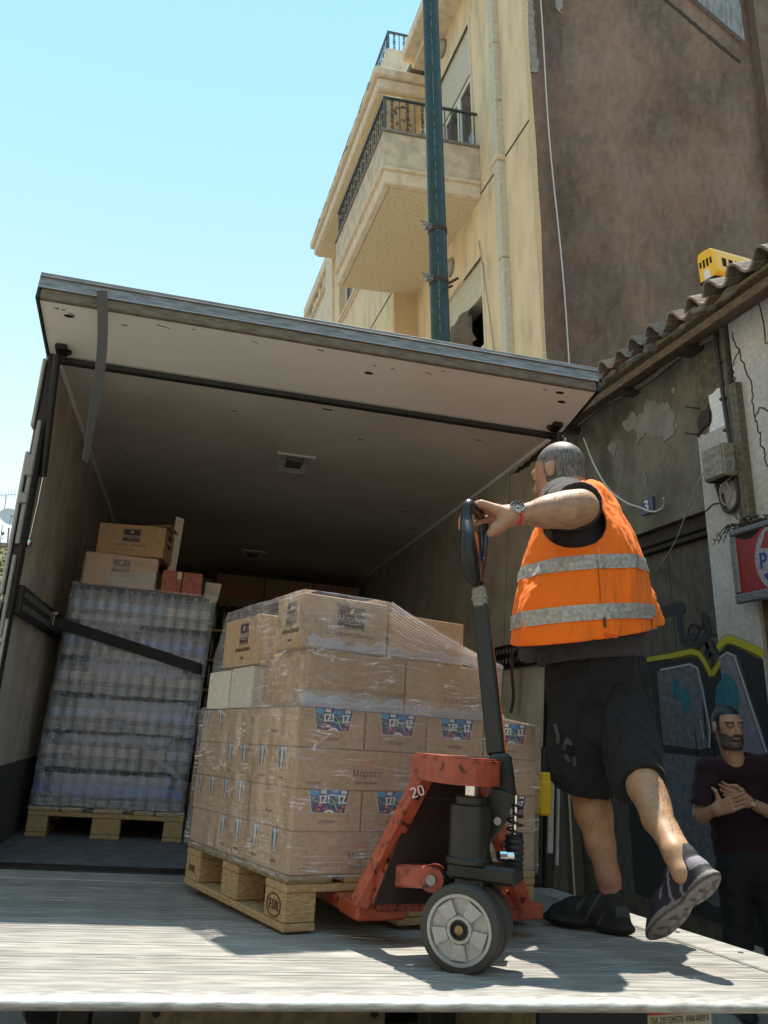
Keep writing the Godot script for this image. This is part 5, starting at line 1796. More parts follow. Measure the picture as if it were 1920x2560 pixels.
	for s in [-1.0, 1.0]:
		part(box_mb(Vector3(s * 0.72 - 0.06, -0.7, 0.0), Vector3(s * 0.72 + 0.06, -0.12, 0.16), 0.01), "lift_arm", M.dark_steel, t)

func PT(z: float) -> float: return 0.058 * z

func make_lift() -> void:
	# tail lift platform, tilted slightly up to its nose
	var a := atan(0.058)
	var B := Basis(Vector3(1, 0, 0), -a)
	var F := Transform3D(B, Vector3.ZERO)
	var t := thing("tail_lift", "scuffed grey metal tail lift platform with a bright worn front edge", "tail lift", TR, Vector3(0, 0, 1.0))
	var pm := mat("plank", Color(1, 1, 1), {"tex": "worn", "ts": Vector3(0.7, 3.0, 4.2), "r": 0.5, "m": 0.1, "bump": "bumps", "bh": 0.05})
	var n := fnl(71, 2.0, 4)
	var D := 2.0
	var z := 0.022
	var k := 0
	while z < D - 0.16:
		var w := 0.158
		var mb := MB.new()
		mb.col = Color(0.43, 0.415, 0.395) * (0.95 + 0.07 * sin(k * 2.3)) * (0.80 if z < 1.1 else 1.08)  # flap shadow and sunlit front also put into the plank tone
		mb.box(F * Transform3D(Basis(), Vector3(0, -0.02, z + w * 0.5)), Vector3(2.20, 0.04, w - 0.003), 0.002)
		for r in (5 if z < 1.15 else 2):
			mb.box(F * Transform3D(Basis(), Vector3(0, 0.0006, z + 0.018 + r * 0.030)), Vector3(2.19, [0.0026, 0.0018, 0.0024, 0.0017, 0.0022][(r + k * 2) % 5] if z < 0.9 else 0.0015, 0.007), 0.0006)
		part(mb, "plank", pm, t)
		z += w
		k += 1
	var nose := MB.new()
	nose.col = Color(0.44, 0.435, 0.425)
	nose.box(F * Transform3D(Basis(), Vector3(0, -0.015, (z + D - 0.03) * 0.5)), Vector3(2.20, 0.028, D - 0.03 - z), 0.002)
	part(nose, "plank", pm, t)
	# rounded nose profile
	var rings := []
	for e in [-1.25, -0.6, 0.0, 0.6, 1.25]:
		var r := []
		for i in 13:
			var g := PI * 0.5 - PI * i / 12.0
			r.append(F * Vector3(e, -0.0145 + sin(g) * 0.0145, D - 0.022 + cos(g) * 0.030))
		r.append(F * Vector3(e, -0.029, D - 0.06))
		r.append(F * Vector3(e, 0.0, D - 0.06))
		rings.append(r)
	var mb := MB.new()
	mb.loft(rings)
	part(mb, "nose", mat("nose", Color(0.70, 0.69, 0.67), {"tex": "worn", "ts": Vector3(2, 9, 9), "r": 0.36, "m": 0.3, "bump": "bumps", "bh": 0.08}), t)
	# side frames with screws
	for s in [-1.0, 1.0]:
		mb = MB.new()
		mb.col = Color(0.45, 0.445, 0.43)
		mb.box(F * Transform3D(Basis(), Vector3(s * 1.178, -0.018, D * 0.5)), Vector3(0.144, 0.044, D - 0.06), 0.004)
		var sf := part(mb, "side_frame", pm, t)
		mb = MB.new()
		for i in 6:
			mb.cyl(F * Vector3(s * 1.19, 0.003, 0.15 + i * 0.33), F * Vector3(s * 1.19, 0.008, 0.15 + i * 0.33), 0.009, 0.007, 10)
		part(mb, "screw", M.galv, sf)
		sf.get_child(0).position = Vector3.ZERO
	mb = MB.new()
	for i in 40:
		var zz := rng.randf_range(0.5, 1.9)
		mb.box(F * Transform3D(Basis(Vector3.UP, rng.randf_range(-0.5, 0.5)), Vector3(rng.randf_range(-1.0, 1.0), 0.0034, zz)), Vector3(rng.randf_range(0.02, 0.18), 0.0006, 0.0012))
	mb.box(F * Transform3D(Basis(), Vector3(-0.9, 0.0034, 0.30)), Vector3(1.05, 0.001, 0.003))
	part(mb, "scratch", mat("scratch", Color(0.72, 0.71, 0.69), {"r": 0.35, "m": 0.4}), t)
	mb = MB.new()
	mb.box(F * Transform3D(Basis(), Vector3(0, -0.055, 0.9)), Vector3(2.3, 0.03, 1.6), 0.004)
	part(mb, "underside", M.dark_steel, t)
	# lift arm plate with the sticker, below the platform
	mb = MB.new()
	mb.bb(Vector3(0.70, -0.62, 1.14), Vector3(1.25, -0.06, 1.176), 0.004)
	part(mb, "arm_plate", mat("dark_blue_plate", Color(0.012, 0.014, 0.022), {"r": 0.5}), t)
	var s := thing("lift_sticker", "red and white phone number sticker on the dark plate below the platform", "sticker", TR, Vector3(1.17, -0.15, 1.18))
	var R := Basis(Vector3(0, 0, 1), 0.06)
	var S := Transform3D(R, Vector3(1.168, -0.146, 1.1775))
	mb = MB.new()
	mb.box(S * Transform3D(Basis(), Vector3(0, -0.055, 0)), Vector3(0.222, 0.15, 0.002))
	part(mb, "paper", mat("sticker_paper", Color(0.50, 0.46, 0.36), {"r": 0.6}), s)
	mb = MB.new()
	mb.box(S * Transform3D(Basis(), Vector3(0, 0.006, 0.0015)), Vector3(0.222, 0.030, 0.002))
	part(mb, "red_header", mat("sticker_red", Color(0.50, 0.05, 0.03), {"r": 0.6}), s)
	letters("ΥΔΡΑΥΛΙΚΕΣ ΠΟΡΤΕΣ", 0.0145, S * Transform3D(Basis(), Vector3(0, 0.006, 0.003)), "lettering", M.label_white, s)
	letters("ΤΗΛ. 210 5599778 - 6944 449914", 0.0115, S * Transform3D(Basis().scaled(Vector3(0.88, 1.7, 1)), Vector3(0, -0.026, 0.0016)), "lettering", M.black, s)
	letters("ΑΘΗΝΑΙΚΗΣ", 0.012, S * Transform3D(Basis(), Vector3(0.01, -0.052, 0.0016)), "lettering", M.black, s)

# a wooden pallet, near left bottom corner at the origin of fr, w along +x, l away along -z
func pallet(fr: Transform3D, w: float, l: float, label: String, dark: Material, light: Material, mark := false) -> Node3D:
	var t := thing("wooden_pallet", label, "pallet", fr, Vector3.ZERO, "wooden pallets under the loads")
	var xs := [[0.0, 0.10], [w * 0.5 - 0.0725, w * 0.5 + 0.0725], [w - 0.10, w]]
	var zs := [[0.0, 0.145], [l * 0.5 - 0.07, l * 0.5 + 0.07], [l - 0.145, l]]
	for x in xs:
		part(box_mb(Vector3(x[0], 0.0, -l), Vector3(x[1], 0.021, 0), 0.003), "bottom_board", light, t)
		for z in zs:
			part(box_mb(Vector3(x[0] + 0.001, 0.0215, -z[1] + 0.002), Vector3(x[1] - 0.001, 0.0995, -z[0] - 0.002), 0.004), "block", light if z[0] > 0.01 or x[0] > 0.01 else light, t)
	for z in zs:
		part(box_mb(Vector3(0.0, 0.100, -z[1]), Vector3(w, 0.1215, -z[0]), 0.003), "stringer_board", light, t)
	for i in 5:
		var bw := 0.145 if i % 2 == 0 else 0.10
		var c := w * (i * 0.25)
		var x0: float = [0.0, w * 0.25 - 0.05 + 0.012, w * 0.5 - 0.0725, w * 0.75 - 0.05 - 0.012, w - 0.145][i]
		part(box_mb(Vector3(x0, 0.122, -l), Vector3(x0 + bw, 0.144, 0), 0.003), "deck_board", dark if i == 0 else light, t)
	if mark:
		var R := Transform3D(Basis(Vector3(0, 0, 1), Vector3.UP, Vector3(-1, 0, 0)), Vector3(-0.0005, 0.060, -0.072))
		letters("EUR", 0.026, R, "brand_mark", M.ink, t, true)
		var mb := MB.new()
		var o := []
		for k in 25: o.append(Vector2(cos(TAU * k / 24) * 0.047, sin(TAU * k / 24) * 0.030))
		mb.stroke(o, 0.004, 0.001, R)
		part(mb, "brand_ring", M.ink, t)
		letters("EPAL", 0.022, Transform3D(R.basis, Vector3(-0.0005, 0.060, -l + 0.072)), "brand_mark", M.ink, t, true)
	return t

# film wrapped round a load: rings are arrays of points, v along the height
func film(mb: MB, rings: Array, us: float) -> void:
	var k: int = rings[0].size()
	var m: int = rings.size()
	var vv := 0.0
	for i in m - 1:
		var dv: float = rings[i][0].distance_to(rings[i + 1][0])
		for j in k:
			var j2 := (j + 1) % k
			var a: Vector3 = rings[i][j]; var b: Vector3 = rings[i][j2]; var c: Vector3 = rings[i + 1][j2]; var d: Vector3 = rings[i + 1][j]
			var nn := (b - a).cross(d - a)
			if nn.length() < 1e-9: nn = (c - b).cross(d - c)
			nn = nn.normalized()
			var cen := Vector3.ZERO
			for p in rings[i]: cen += p
			if nn.dot(a - cen / k) < 0.0: nn = -nn
			var u0 := us * j / k; var u1 := us * (j + 1) / k
			mb.quad(a, b, c, d, nn, Vector2(u0, vv), Vector2(u1, vv), Vector2(u1, vv + dv), Vector2(u0, vv + dv))
		vv += dv

func rect_ring(x0: float, x1: float, z0: float, z1: float, y: float, n: int, f: FastNoiseLite, amp: float, tilt := 0.0, yf = null) -> Array:
	var c := [Vector2(x0, z0), Vector2(x1, z0), Vector2(x1, z1), Vector2(x0, z1)]
	var out := []
	for e in 4:
		for i in n:
			var p: Vector2 = c[e].lerp(c[(e + 1) % 4], float(i) / n)
			var o: Vector2 = (p - Vector2((x0 + x1) * 0.5, (z0 + z1) * 0.5)).normalized()
			p += o * amp * (f.get_noise_3d(p.x * 8.0, y * 3.0, p.y * 8.0) * 1.4 + 0.5)
			out.append(Vector3(p.x, y + tilt * p.x if yf == null else yf.call(p, y), p.y))
	return out

func make_iz_texture() -> void:
	var n := fnl(81, 6.0, 2)
	baked("pack_print", 128, 96, func(u, v):
		var c := Color(0.012, 0.028, 0.14)
		if n.get_noise_2d(u * 1.3, v) > 0.25: c = Color(0.02, 0.12, 0.30)
		for q in [[0.14, 0.12, 0.12, 0.03, 0.30, 0.55], [0.62, 0.12, 0.13, 0.04, 0.22, 0.50]]:
			if Vector2(u - q[0], (v - q[1]) * 0.7).length() < q[2] and v < 0.24: c = Color(q[3], q[4], q[5])
		for q in [[0.30, 0.68], [0.26, 0.86], [0.42, 0.80], [0.85, 0.70], [0.80, 0.88]]:
			if Vector2((u - q[0]) * 1.3, v - q[1]).length() < 0.062: c = Color(0.62, 0.09, 0.035)
		for q in [[0.50, 0.52], [0.12, 0.42], [0.60, 0.44]]:
			if absf((v - q[1]) - 0.10 * sin((u - q[0]) * 22.0)) < 0.030 and absf(u - q[0]) < 0.12: c = Color(0.15, 0.40, 0.06)
		var d := Vector2((u - 0.52) * 1.3, v - 1.02).length()
		if d < 0.17 and d > 0.07: c = Color(0.72, 0.70, 0.66)
		if v < 0.16 and (absf(u - 0.36) < 0.07 or absf(u - 0.86) < 0.07): c = Color(0.62, 0.63, 0.66)
		if absf((u - 0.64) - (v - 0.6) * 0.25) < 0.010 and v > 0.55 and v < 0.9: c = Color(0.5, 0.6, 0.65)
		return c)
	var m := mat("pack_print", Color(1, 1, 1), {"r": 0.4})
	m.albedo_texture = T.pack_print
	mat("pack_blue", Color(0.015, 0.03, 0.15), {"r": 0.4})
	mat("pack_silver", Color(0.55, 0.55, 0.58), {"r": 0.35})

# print seen through a die cut opening: trapezoid in the xy plane of t
func pack_window(parent: Node3D, t: Transform3D, wt: float, wb: float, h: float) -> void:
	var mb := MB.new()
	var z := Vector3(0, 0, 1)
	var a := Vector3(-wt / 2, 0, 0.0008); var b := Vector3(wt / 2, 0, 0.0008); var c := Vector3(wb / 2, -h, 0.0008); var d := Vector3(-wb / 2, -h, 0.0008)
	mb.quad(t * a, t * b, t * c, t * d, t.basis * z, Vector2(0, 0), Vector2(1, 0), Vector2(1.0 - (wt - wb) / wt * 0.5, 1), Vector2((wt - wb) / wt * 0.5, 1))
	var w := part(mb, "juice_pack", M.pack_print, parent)
	if wt > 0.08:
		for x in [-0.016, 0.042]:
			var l := letters("IZ!" if x < 0 else "IZ", 0.022, t * Transform3D(Basis(Vector3(0, 0, 1), 0.09), Vector3(x, -0.026, 0.0010)), "lettering", M.label_white, parent, true)
			l.position = (t * Vector3(x, -0.026, 0.0010)) + (parent.get_meta("ofs") if parent.has_meta("ofs") else Vector3.ZERO)
	else:
		mb = MB.new()
		mb.quad(t * Vector3(-0.006, -0.001, 0.0016), t * Vector3(0.009, -0.001, 0.0016), t * Vector3(0.005, -h + 0.001, 0.0016), t * Vector3(-0.004, -h + 0.001, 0.0016), t.basis * z)
		part(mb, "pack_seam", M.pack_silver, parent)
	# the cut edge of the board round the opening
	mb = MB.new()
	var e := 0.0025
	for q in [[a, d], [b, c], [d, c]]:
		mb.bar(t * q[0], t * q[1], e, e, t.basis * z)
	part(mb, "cut_edge", M.carton_edge, parent)

func carton(fr: Transform3D, s: Vector3, label: String, m: Material, group: String) -> Node3D:
	var t := thing("carton", label, "carton", fr, Vector3.ZERO, group)
	var mb := MB.new()
	mb.col = Color.WHITE * rng.randf_range(0.88, 1.06)
	mb.bb(Vector3(0.0015, 0.0006, -s.z + 0.001), Vector3(s.x - 0.0015, s.y - 0.0006, 0), 0.0028)
	part(mb, "box", m, t)
	return t

func face_left(z: float, y: float) -> Transform3D:
	return Transform3D(Basis(Vector3(0, 0, 1), Vector3.UP, Vector3(-1, 0, 0)), Vector3(0.0, y, z))

func make_carton_load() -> void:
	make_iz_texture()
	var y := 0.3037
	var PB := Basis(Vector3(cos(y), 0, -sin(y)), Vector3(0, 1, -0.032).normalized(), Vector3(sin(y), 0.032, cos(y)))
	var PF := TR * Transform3D(PB.orthonormalized(), Vector3(-0.129, 0.0838, 1.329))
	var W := 0.895
	var L := 0.866
	pallet(PF, W, L, "wooden pallet of the carton load, lifted on the red pallet jack", M.pallet_dark, M.pallet_wood, true)
	var gs := "juice cartons stacked on the near pallet"
	var hh := 0.1153
	var y0 := 0.1455
	var rows := ["bottom layer", "second layer", "third layer", "fourth layer"]
	for r in 4:
		var yy := y0 + r * hh
		var jit := func() -> float: return rng.randf_range(-0.003, 0.003)
		if r % 2 == 0:
			var dep := [[0.0, 0.33], [0.332, 0.60], [0.602, 0.866]]
			for k in 3:
				for i in 2:
					if k > 0 and i == 1: continue
					var s := Vector3(0.446, hh, dep[k][1] - dep[k][0])
					var where: String = ["nearest", "middle", "rearmost"][k]
					var lb := "plain brown juice carton, %s of the stack, %s" % [rows[r], "right half of the front" if i == 1 else where + " on the left side"]
					var c := carton(PF * Transform3D(Basis(), Vector3(i * 0.449 + jit.call(), yy, -dep[k][0] + jit.call())), s, lb, M.carton if (r + k + i) % 2 == 0 else M.carton_b, gs)
					if k == 0:
						letters("Μαράτα", 0.020, Transform3D(Basis(), Vector3(0.235, 0.050, 0.0005)), "lettering", M.ink, c)
						letters("χυμοί φρούτων", 0.008, Transform3D(Basis(), Vector3(0.235, 0.024, 0.0005)), "lettering", M.ink, c)
						letters("27x250ml", 0.008, Transform3D(Basis(), Vector3(0.055, 0.018, 0.0005)), "lettering", M.ink, c)
						var mb := MB.new()
						for q in 3: mb.stroke([Vector2(0.215 + q * 0.003, 0.072 + q * 0.006), Vector2(0.235, 0.075 + q * 0.006), Vector2(0.255 - q * 0.003, 0.072 + q * 0.006)], 0.002, 0.0008, Transform3D())
						part(mb, "emblem", M.ink_red, c)
					if i == 0 and k < 2:
						for zc in ([0.105, 0.255] if k == 0 else [0.07, 0.20]):
							pack_window(c, face_left(-zc, hh - 0.001), 0.056, 0.040, 0.062)
							letters("27x250ml", 0.006, face_left(-zc, 0.026), "lettering", M.ink, c).position += Vector3(-0.0006, 0, 0)
						seam(c, s)
		else:
			for i in 4:
				var s := Vector3(0.2225, hh, 0.33)
				var c := carton(PF * Transform3D(Basis(), Vector3(i * 0.2245 + jit.call(), yy, jit.call())), s, "juice carton with a blue window, %s of the stack, %s from the left" % [rows[r], ["first", "second", "third", "fourth"][i]], M.carton_b if i % 2 == 0 else M.carton, gs)
				pack_window(c, Transform3D(Basis(), Vector3(0.112, hh - 0.001, 0.0)), 0.134, 0.108, 0.063)
				letters("27x250ml", 0.0085, Transform3D(Basis(), Vector3(0.108, 0.028, 0.0005)), "lettering", M.ink, c)
				seam(c, s)
				if i == 0: letters("Μαράτα", 0.011, face_left(-0.17, 0.045), "lettering", M.ink, c).position += Vector3(-0.0006, 0, 0)
			for k in 2:
				var s := Vector3(0.446, hh, 0.266)
				var c := carton(PF * Transform3D(Basis(), Vector3(jit.call(), yy, -0.332 - k * 0.268)), s, "juice carton on the left side, %s of the stack, %s" % [rows[r], "middle" if k == 0 else "rear"], M.carton, gs)
				if r == 1 or k == 1:
					for zc in [0.07, 0.20]: pack_window(c, face_left(-zc, hh - 0.001), 0.05, 0.036, 0.06)
				seam(c, s)
	# fifth layer: bigger plain cartons
	var g2 := "plain cartons on top of the juice cartons"
	var y5 := y0 + 4 * hh + 0.002
	var e := [[0.028, 0.346, 0.0, 0.165, "front left"], [0.378, 0.366, 0.0, 0.165, "front right"]]
	for q in e:
		var s := Vector3(q[1], 0.172, 0.29)
		var c := carton(PF * Transform3D(Basis(Vector3.UP, -0.012), Vector3(q[0], y5, -0.030)), s, "large plain brown carton in the fifth layer, %s, with a printed date" % q[4], M.carton if q[0] < 0.1 else M.carton_b, g2)
		letters("01/04/2022 L 00406", 0.016, Transform3D(Basis(), Vector3(0.245, 0.055, 0.0005)), "lettering", mat("ink_faint", Color(0.22, 0.13, 0.075), {"r": 0.9}), c)
		seam(c, s)
	carton(PF * Transform3D(Basis(), Vector3(0.045, y5, -0.325)), Vector3(0.5, 0.165, 0.075), "narrow brown carton in the fifth layer behind the front left one", M.carton_b, g2)
	carton(PF * Transform3D(Basis(), Vector3(0.0, y5, -0.40)), Vector3(0.44, 0.140, 0.20), "white carton in the fifth layer on the left side", M.carton_white, g2)
	carton(PF * Transform3D(Basis(), Vector3(-0.005, y5, -0.605)), Vector3(0.44, 0.135, 0.215), "white carton in the fifth layer at the rear left corner", M.carton_white, g2)
	# top layer: croissant cartons and an open one
	var g3 := "croissant cartons"
	var y6 := y5 + 0.174
	var c := carton(PF * Transform3D(Basis(), Vector3(0.004, y6, -0.045)), Vector3(0.304, 0.170, 0.20), "croissant carton on top of the near stack at its front edge", M.carton_b, g3)
	croissant_print(c, Vector3(0.304, 0.17, 0.20), 0.56)
	c = carton(PF * Transform3D(Basis(Vector3.UP, 0.03), Vector3(0.0, y5 + 0.142, -0.375)), Vector3(0.33, 0.172, 0.31), "croissant carton at the rear left of the near stack", M.carton, g3)
	croissant_print(c, Vector3(0.33, 0.172, 0.31), 0.5)
	# open carton without lid
	var o := thing("open_carton", "open brown carton on the right of the near stack", "carton", PF * Transform3D(Basis(Vector3.UP, 0.02), Vector3(0.318, y6, -0.050)), Vector3.ZERO)
	var s := Vector3(0.30, 0.145, 0.24)
	part(box_mb(Vector3(0, 0, -0.004), Vector3(s.x, s.y, 0), 0.001), "side", M.carton_b, o)
	part(box_mb(Vector3(0, 0, -s.z), Vector3(s.x, s.y + 0.02, -s.z + 0.004), 0.001), "side", M.carton_b, o)
	part(box_mb(Vector3(0, 0, -s.z + 0.004), Vector3(0.004, s.y, -0.004), 0.001), "side", M.carton, o)
	part(box_mb(Vector3(s.x - 0.004, 0, -s.z + 0.004), Vector3(s.x, s.y, -0.004), 0.001), "side", M.carton, o)
	part(box_mb(Vector3(0.004, 0, -s.z + 0.004), Vector3(s.x - 0.004, 0.004, -0.004)), "bottom", M.carton, o)
	# the film
	var f := fnl(91, 1.0, 3)
	var mb := MB.new()
	var g := 0.006
	var rings := []
	for q in [[0.135, 0], [0.16, 0], [0.22, 0], [0.28, 0], [0.34, 0], [0.40, 0], [0.46, 0], [0.52, 0], [0.58, 0], [0.608, 0], [0.622, 1], [0.66, 1], [0.71, 1], [0.76, 1], [0.783, 1]]:
		if q[1] == 0: rings.append(rect_ring(-g, W + g, g, -L - g, q[0], 22, f, 0.006))
		else: rings.append(rect_ring(0.012, 0.752, g if q[0] < 0.63 else -0.022, -0.84, q[0], 22, f, 0.007))
	for i in 7:
		var t := i / 6.0
		rings.append(rect_ring(0.006 - 0.006 * t, lerpf(0.76, 0.318, pow(t, 0.85)), lerpf(-0.026, -0.040, t), lerpf(-0.82, -0.70, t), 0.80 + 0.16 * t, 22, f, 0.008))
	rings.append(rect_ring(0.05, 0.25, -0.05, -0.55, 0.964, 22, f, 0.008))
	film(mb, rings, 3.5)
	var w := thing("stretch_film", "clear stretch film wrapped round the stack of cartons", "stretch film", PF, Vector3.ZERO)
	part(mb, "wrap", M.film, w)
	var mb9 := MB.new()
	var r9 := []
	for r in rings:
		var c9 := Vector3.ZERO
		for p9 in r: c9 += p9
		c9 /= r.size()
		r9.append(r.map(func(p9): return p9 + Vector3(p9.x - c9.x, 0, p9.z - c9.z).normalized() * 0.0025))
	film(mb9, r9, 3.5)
	part(mb9, "glint_film", M.crease_glint, w)  # outer shell carries the film highlights as painted streaks
	# doubled film over the ledges, its sunlit band put into the milky colour
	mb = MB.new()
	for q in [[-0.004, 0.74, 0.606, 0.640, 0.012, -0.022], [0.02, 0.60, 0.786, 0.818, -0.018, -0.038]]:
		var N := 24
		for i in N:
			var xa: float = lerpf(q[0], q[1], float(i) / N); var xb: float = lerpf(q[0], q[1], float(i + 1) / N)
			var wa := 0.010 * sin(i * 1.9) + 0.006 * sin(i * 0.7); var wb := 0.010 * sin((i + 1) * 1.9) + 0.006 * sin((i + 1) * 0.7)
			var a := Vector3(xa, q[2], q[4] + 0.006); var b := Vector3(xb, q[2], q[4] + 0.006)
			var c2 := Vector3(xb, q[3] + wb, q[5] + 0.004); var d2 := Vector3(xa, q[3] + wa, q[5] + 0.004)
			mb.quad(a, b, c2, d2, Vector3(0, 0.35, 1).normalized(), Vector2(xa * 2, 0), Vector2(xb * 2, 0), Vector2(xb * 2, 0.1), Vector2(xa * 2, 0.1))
	part(mb, "film_ledge_glint", M.film_milky, w)
	# loose hem at the rear right corner and gathered strands
	mb = MB.new()
	for i in 9:
		var pts := []
		for k in 8:
			var t := k / 7.0
			pts.append(Vector3(0.31 + 0.43 * t, 0.962 - 0.16 * pow(t, 0.8) - i * 0.010 * (1.0 - t * 0.5), -0.030 + 0.004 * sin(t * 7.0 + i)))
		mb.tube(pts, 0.0012, 4, false)
	for i in 26:
		var yy := rng.randf_range(0.16, 0.94)
		var a0 := rng.randf_range(0.0, 0.6)
		var pts := []
		for k in 6: pts.append(Vector3(a0 + k * rng.randf_range(0.02, 0.05), yy + 0.004 * sin(k * 1.1) - k * 0.001, 0.011 if yy < 0.62 else (-0.020 if yy < 0.79 else -0.036)))
		if yy > 0.62 and a0 > 0.5: continue
		mb.tube(pts, 0.0008, 4, false)
	for i in 22:
		var yy := rng.randf_range(0.16, 0.9)
		var b0 := rng.randf_range(0.0, 0.6)
		var pts := []
		for k in 6: pts.append(Vector3(-0.012, yy + 0.004 * sin(k * 1.3), -b0 - k * rng.randf_range(0.02, 0.05)))
		mb.tube(pts, 0.0008, 4, false)
	part(mb, "strand", mat("film_strand", Color(0.9, 0.88, 0.90, 0.30), {"r": 0.2, "alpha": true, "vc": false}), w)

func seam(c: Node3D, s: Vector3) -> void:
	var mb := MB.new()
	mb.bx(Vector3(s.x * 0.5, s.y * 0.42, 0.0002), Vector3(s.x - 0.008, 0.0012, 0.0008))
	part(mb, "board_fold", M.carton_edge, c)

func croissant_print(c: Node3D, s: Vector3, fx: float) -> void:
	for side in 2:
		var t := Transform3D(Basis(), Vector3(s.x * fx, s.y * 0.66, 0.0)) if side == 0 else face_left(-s.z * 0.42, s.y * 0.66)
		var w := 0.098 if side == 0 else 0.072
		var mb := MB.new()
		mb.box(t * Transform3D(Basis(), Vector3(0, 0, 0.0003)), Vector3(w, 0.074, 0.001))
		part(mb, "label", M.ink_brown, c)
		mb = MB.new()
		for q in [[-w / 2 + 0.003, -0.034, w / 2 - 0.003, -0.034], [w / 2 - 0.003, -0.034, w / 2 - 0.003, 0.034], [w / 2 - 0.003, 0.034, -w / 2 + 0.003, 0.034], [-w / 2 + 0.003, 0.034, -w / 2 + 0.003, -0.034]]:
			mb.stroke([Vector2(q[0], q[1]), Vector2(q[2], q[3])], 0.0015, 0.0012, t)
		# leaf emblem and flourish
		mb.prism(PackedVector2Array([Vector2(-0.008, 0.010), Vector2(-0.006, 0.022), Vector2(0.004, 0.028), Vector2(0.008, 0.026), Vector2(0.006, 0.014), Vector2(-0.002, 0.009)]), 0.0014, t)
		mb.stroke([Vector2(-w * 0.36, -0.018), Vector2(0, -0.022), Vector2(w * 0.36, -0.019)], 0.0018, 0.0012, t)
		part(mb, "label_print", mat("label_cream", Color(0.42, 0.36, 0.32), {"r": 0.6}), c)
		var k := Vector3.ONE if side == 0 else Vector3(0.72, 1, 1)
		var l := letters("Μαράτα", 0.019, t * Transform3D(Basis().scaled(k), Vector3(0, -0.006, 0.0013)), "lettering", M.label_cream, c)
		letters("ΚΡΟΥΑΣΑΝ ΣΟΚΟΛΑΤΑ", 0.0125, t * Transform3D(Basis().scaled(k), Vector3(0, -0.056, 0.0006)), "lettering", M.ink, c)
		letters("24 ΤΕΜ.", 0.008, t * Transform3D(Basis().scaled(k), Vector3(0, -0.085, 0.0006)), "lettering", M.ink, c)

# ---------------------------------------------------------------- water
func bottle_mesh(tint: int) -> ArrayMesh:
	var mb := MB.new()
	var prof := [[0.0, 0.002], [0.024, 0.0], [0.0295, 0.006], [0.030, 0.030], [0.0288, 0.036], [0.030, 0.042], [0.030, 0.066], [0.0302, 0.068], [0.0302, 0.112], [0.030, 0.114], [0.0292, 0.124], [0.026, 0.140], [0.018, 0.156], [0.0128, 0.166], [0.0128, 0.170], [0.0148, 0.171], [0.0148, 0.186], [0.0, 0.1865]]
	for i in prof.size() - 1:
		var y: float = (prof[i][1] + prof[i + 1][1]) * 0.5
		var c := Color(0.075, 0.105, 0.16)
		if y > 0.067 and y < 0.113: c = [Color(0.07, 0.17, 0.46), Color(0.32, 0.32, 0.35), Color(0.18, 0.28, 0.52)][tint]
		elif y > 0.170: c = Color(0.015, 0.07, 0.16)
		elif y < 0.04: c = Color(0.19, 0.22, 0.26)
		mb.col = c
		mb.lathe([Vector2(prof[i][0], prof[i][1]), Vector2(prof[i + 1][0], prof[i + 1][1])], Transform3D(), 14)
	return mb.mesh()

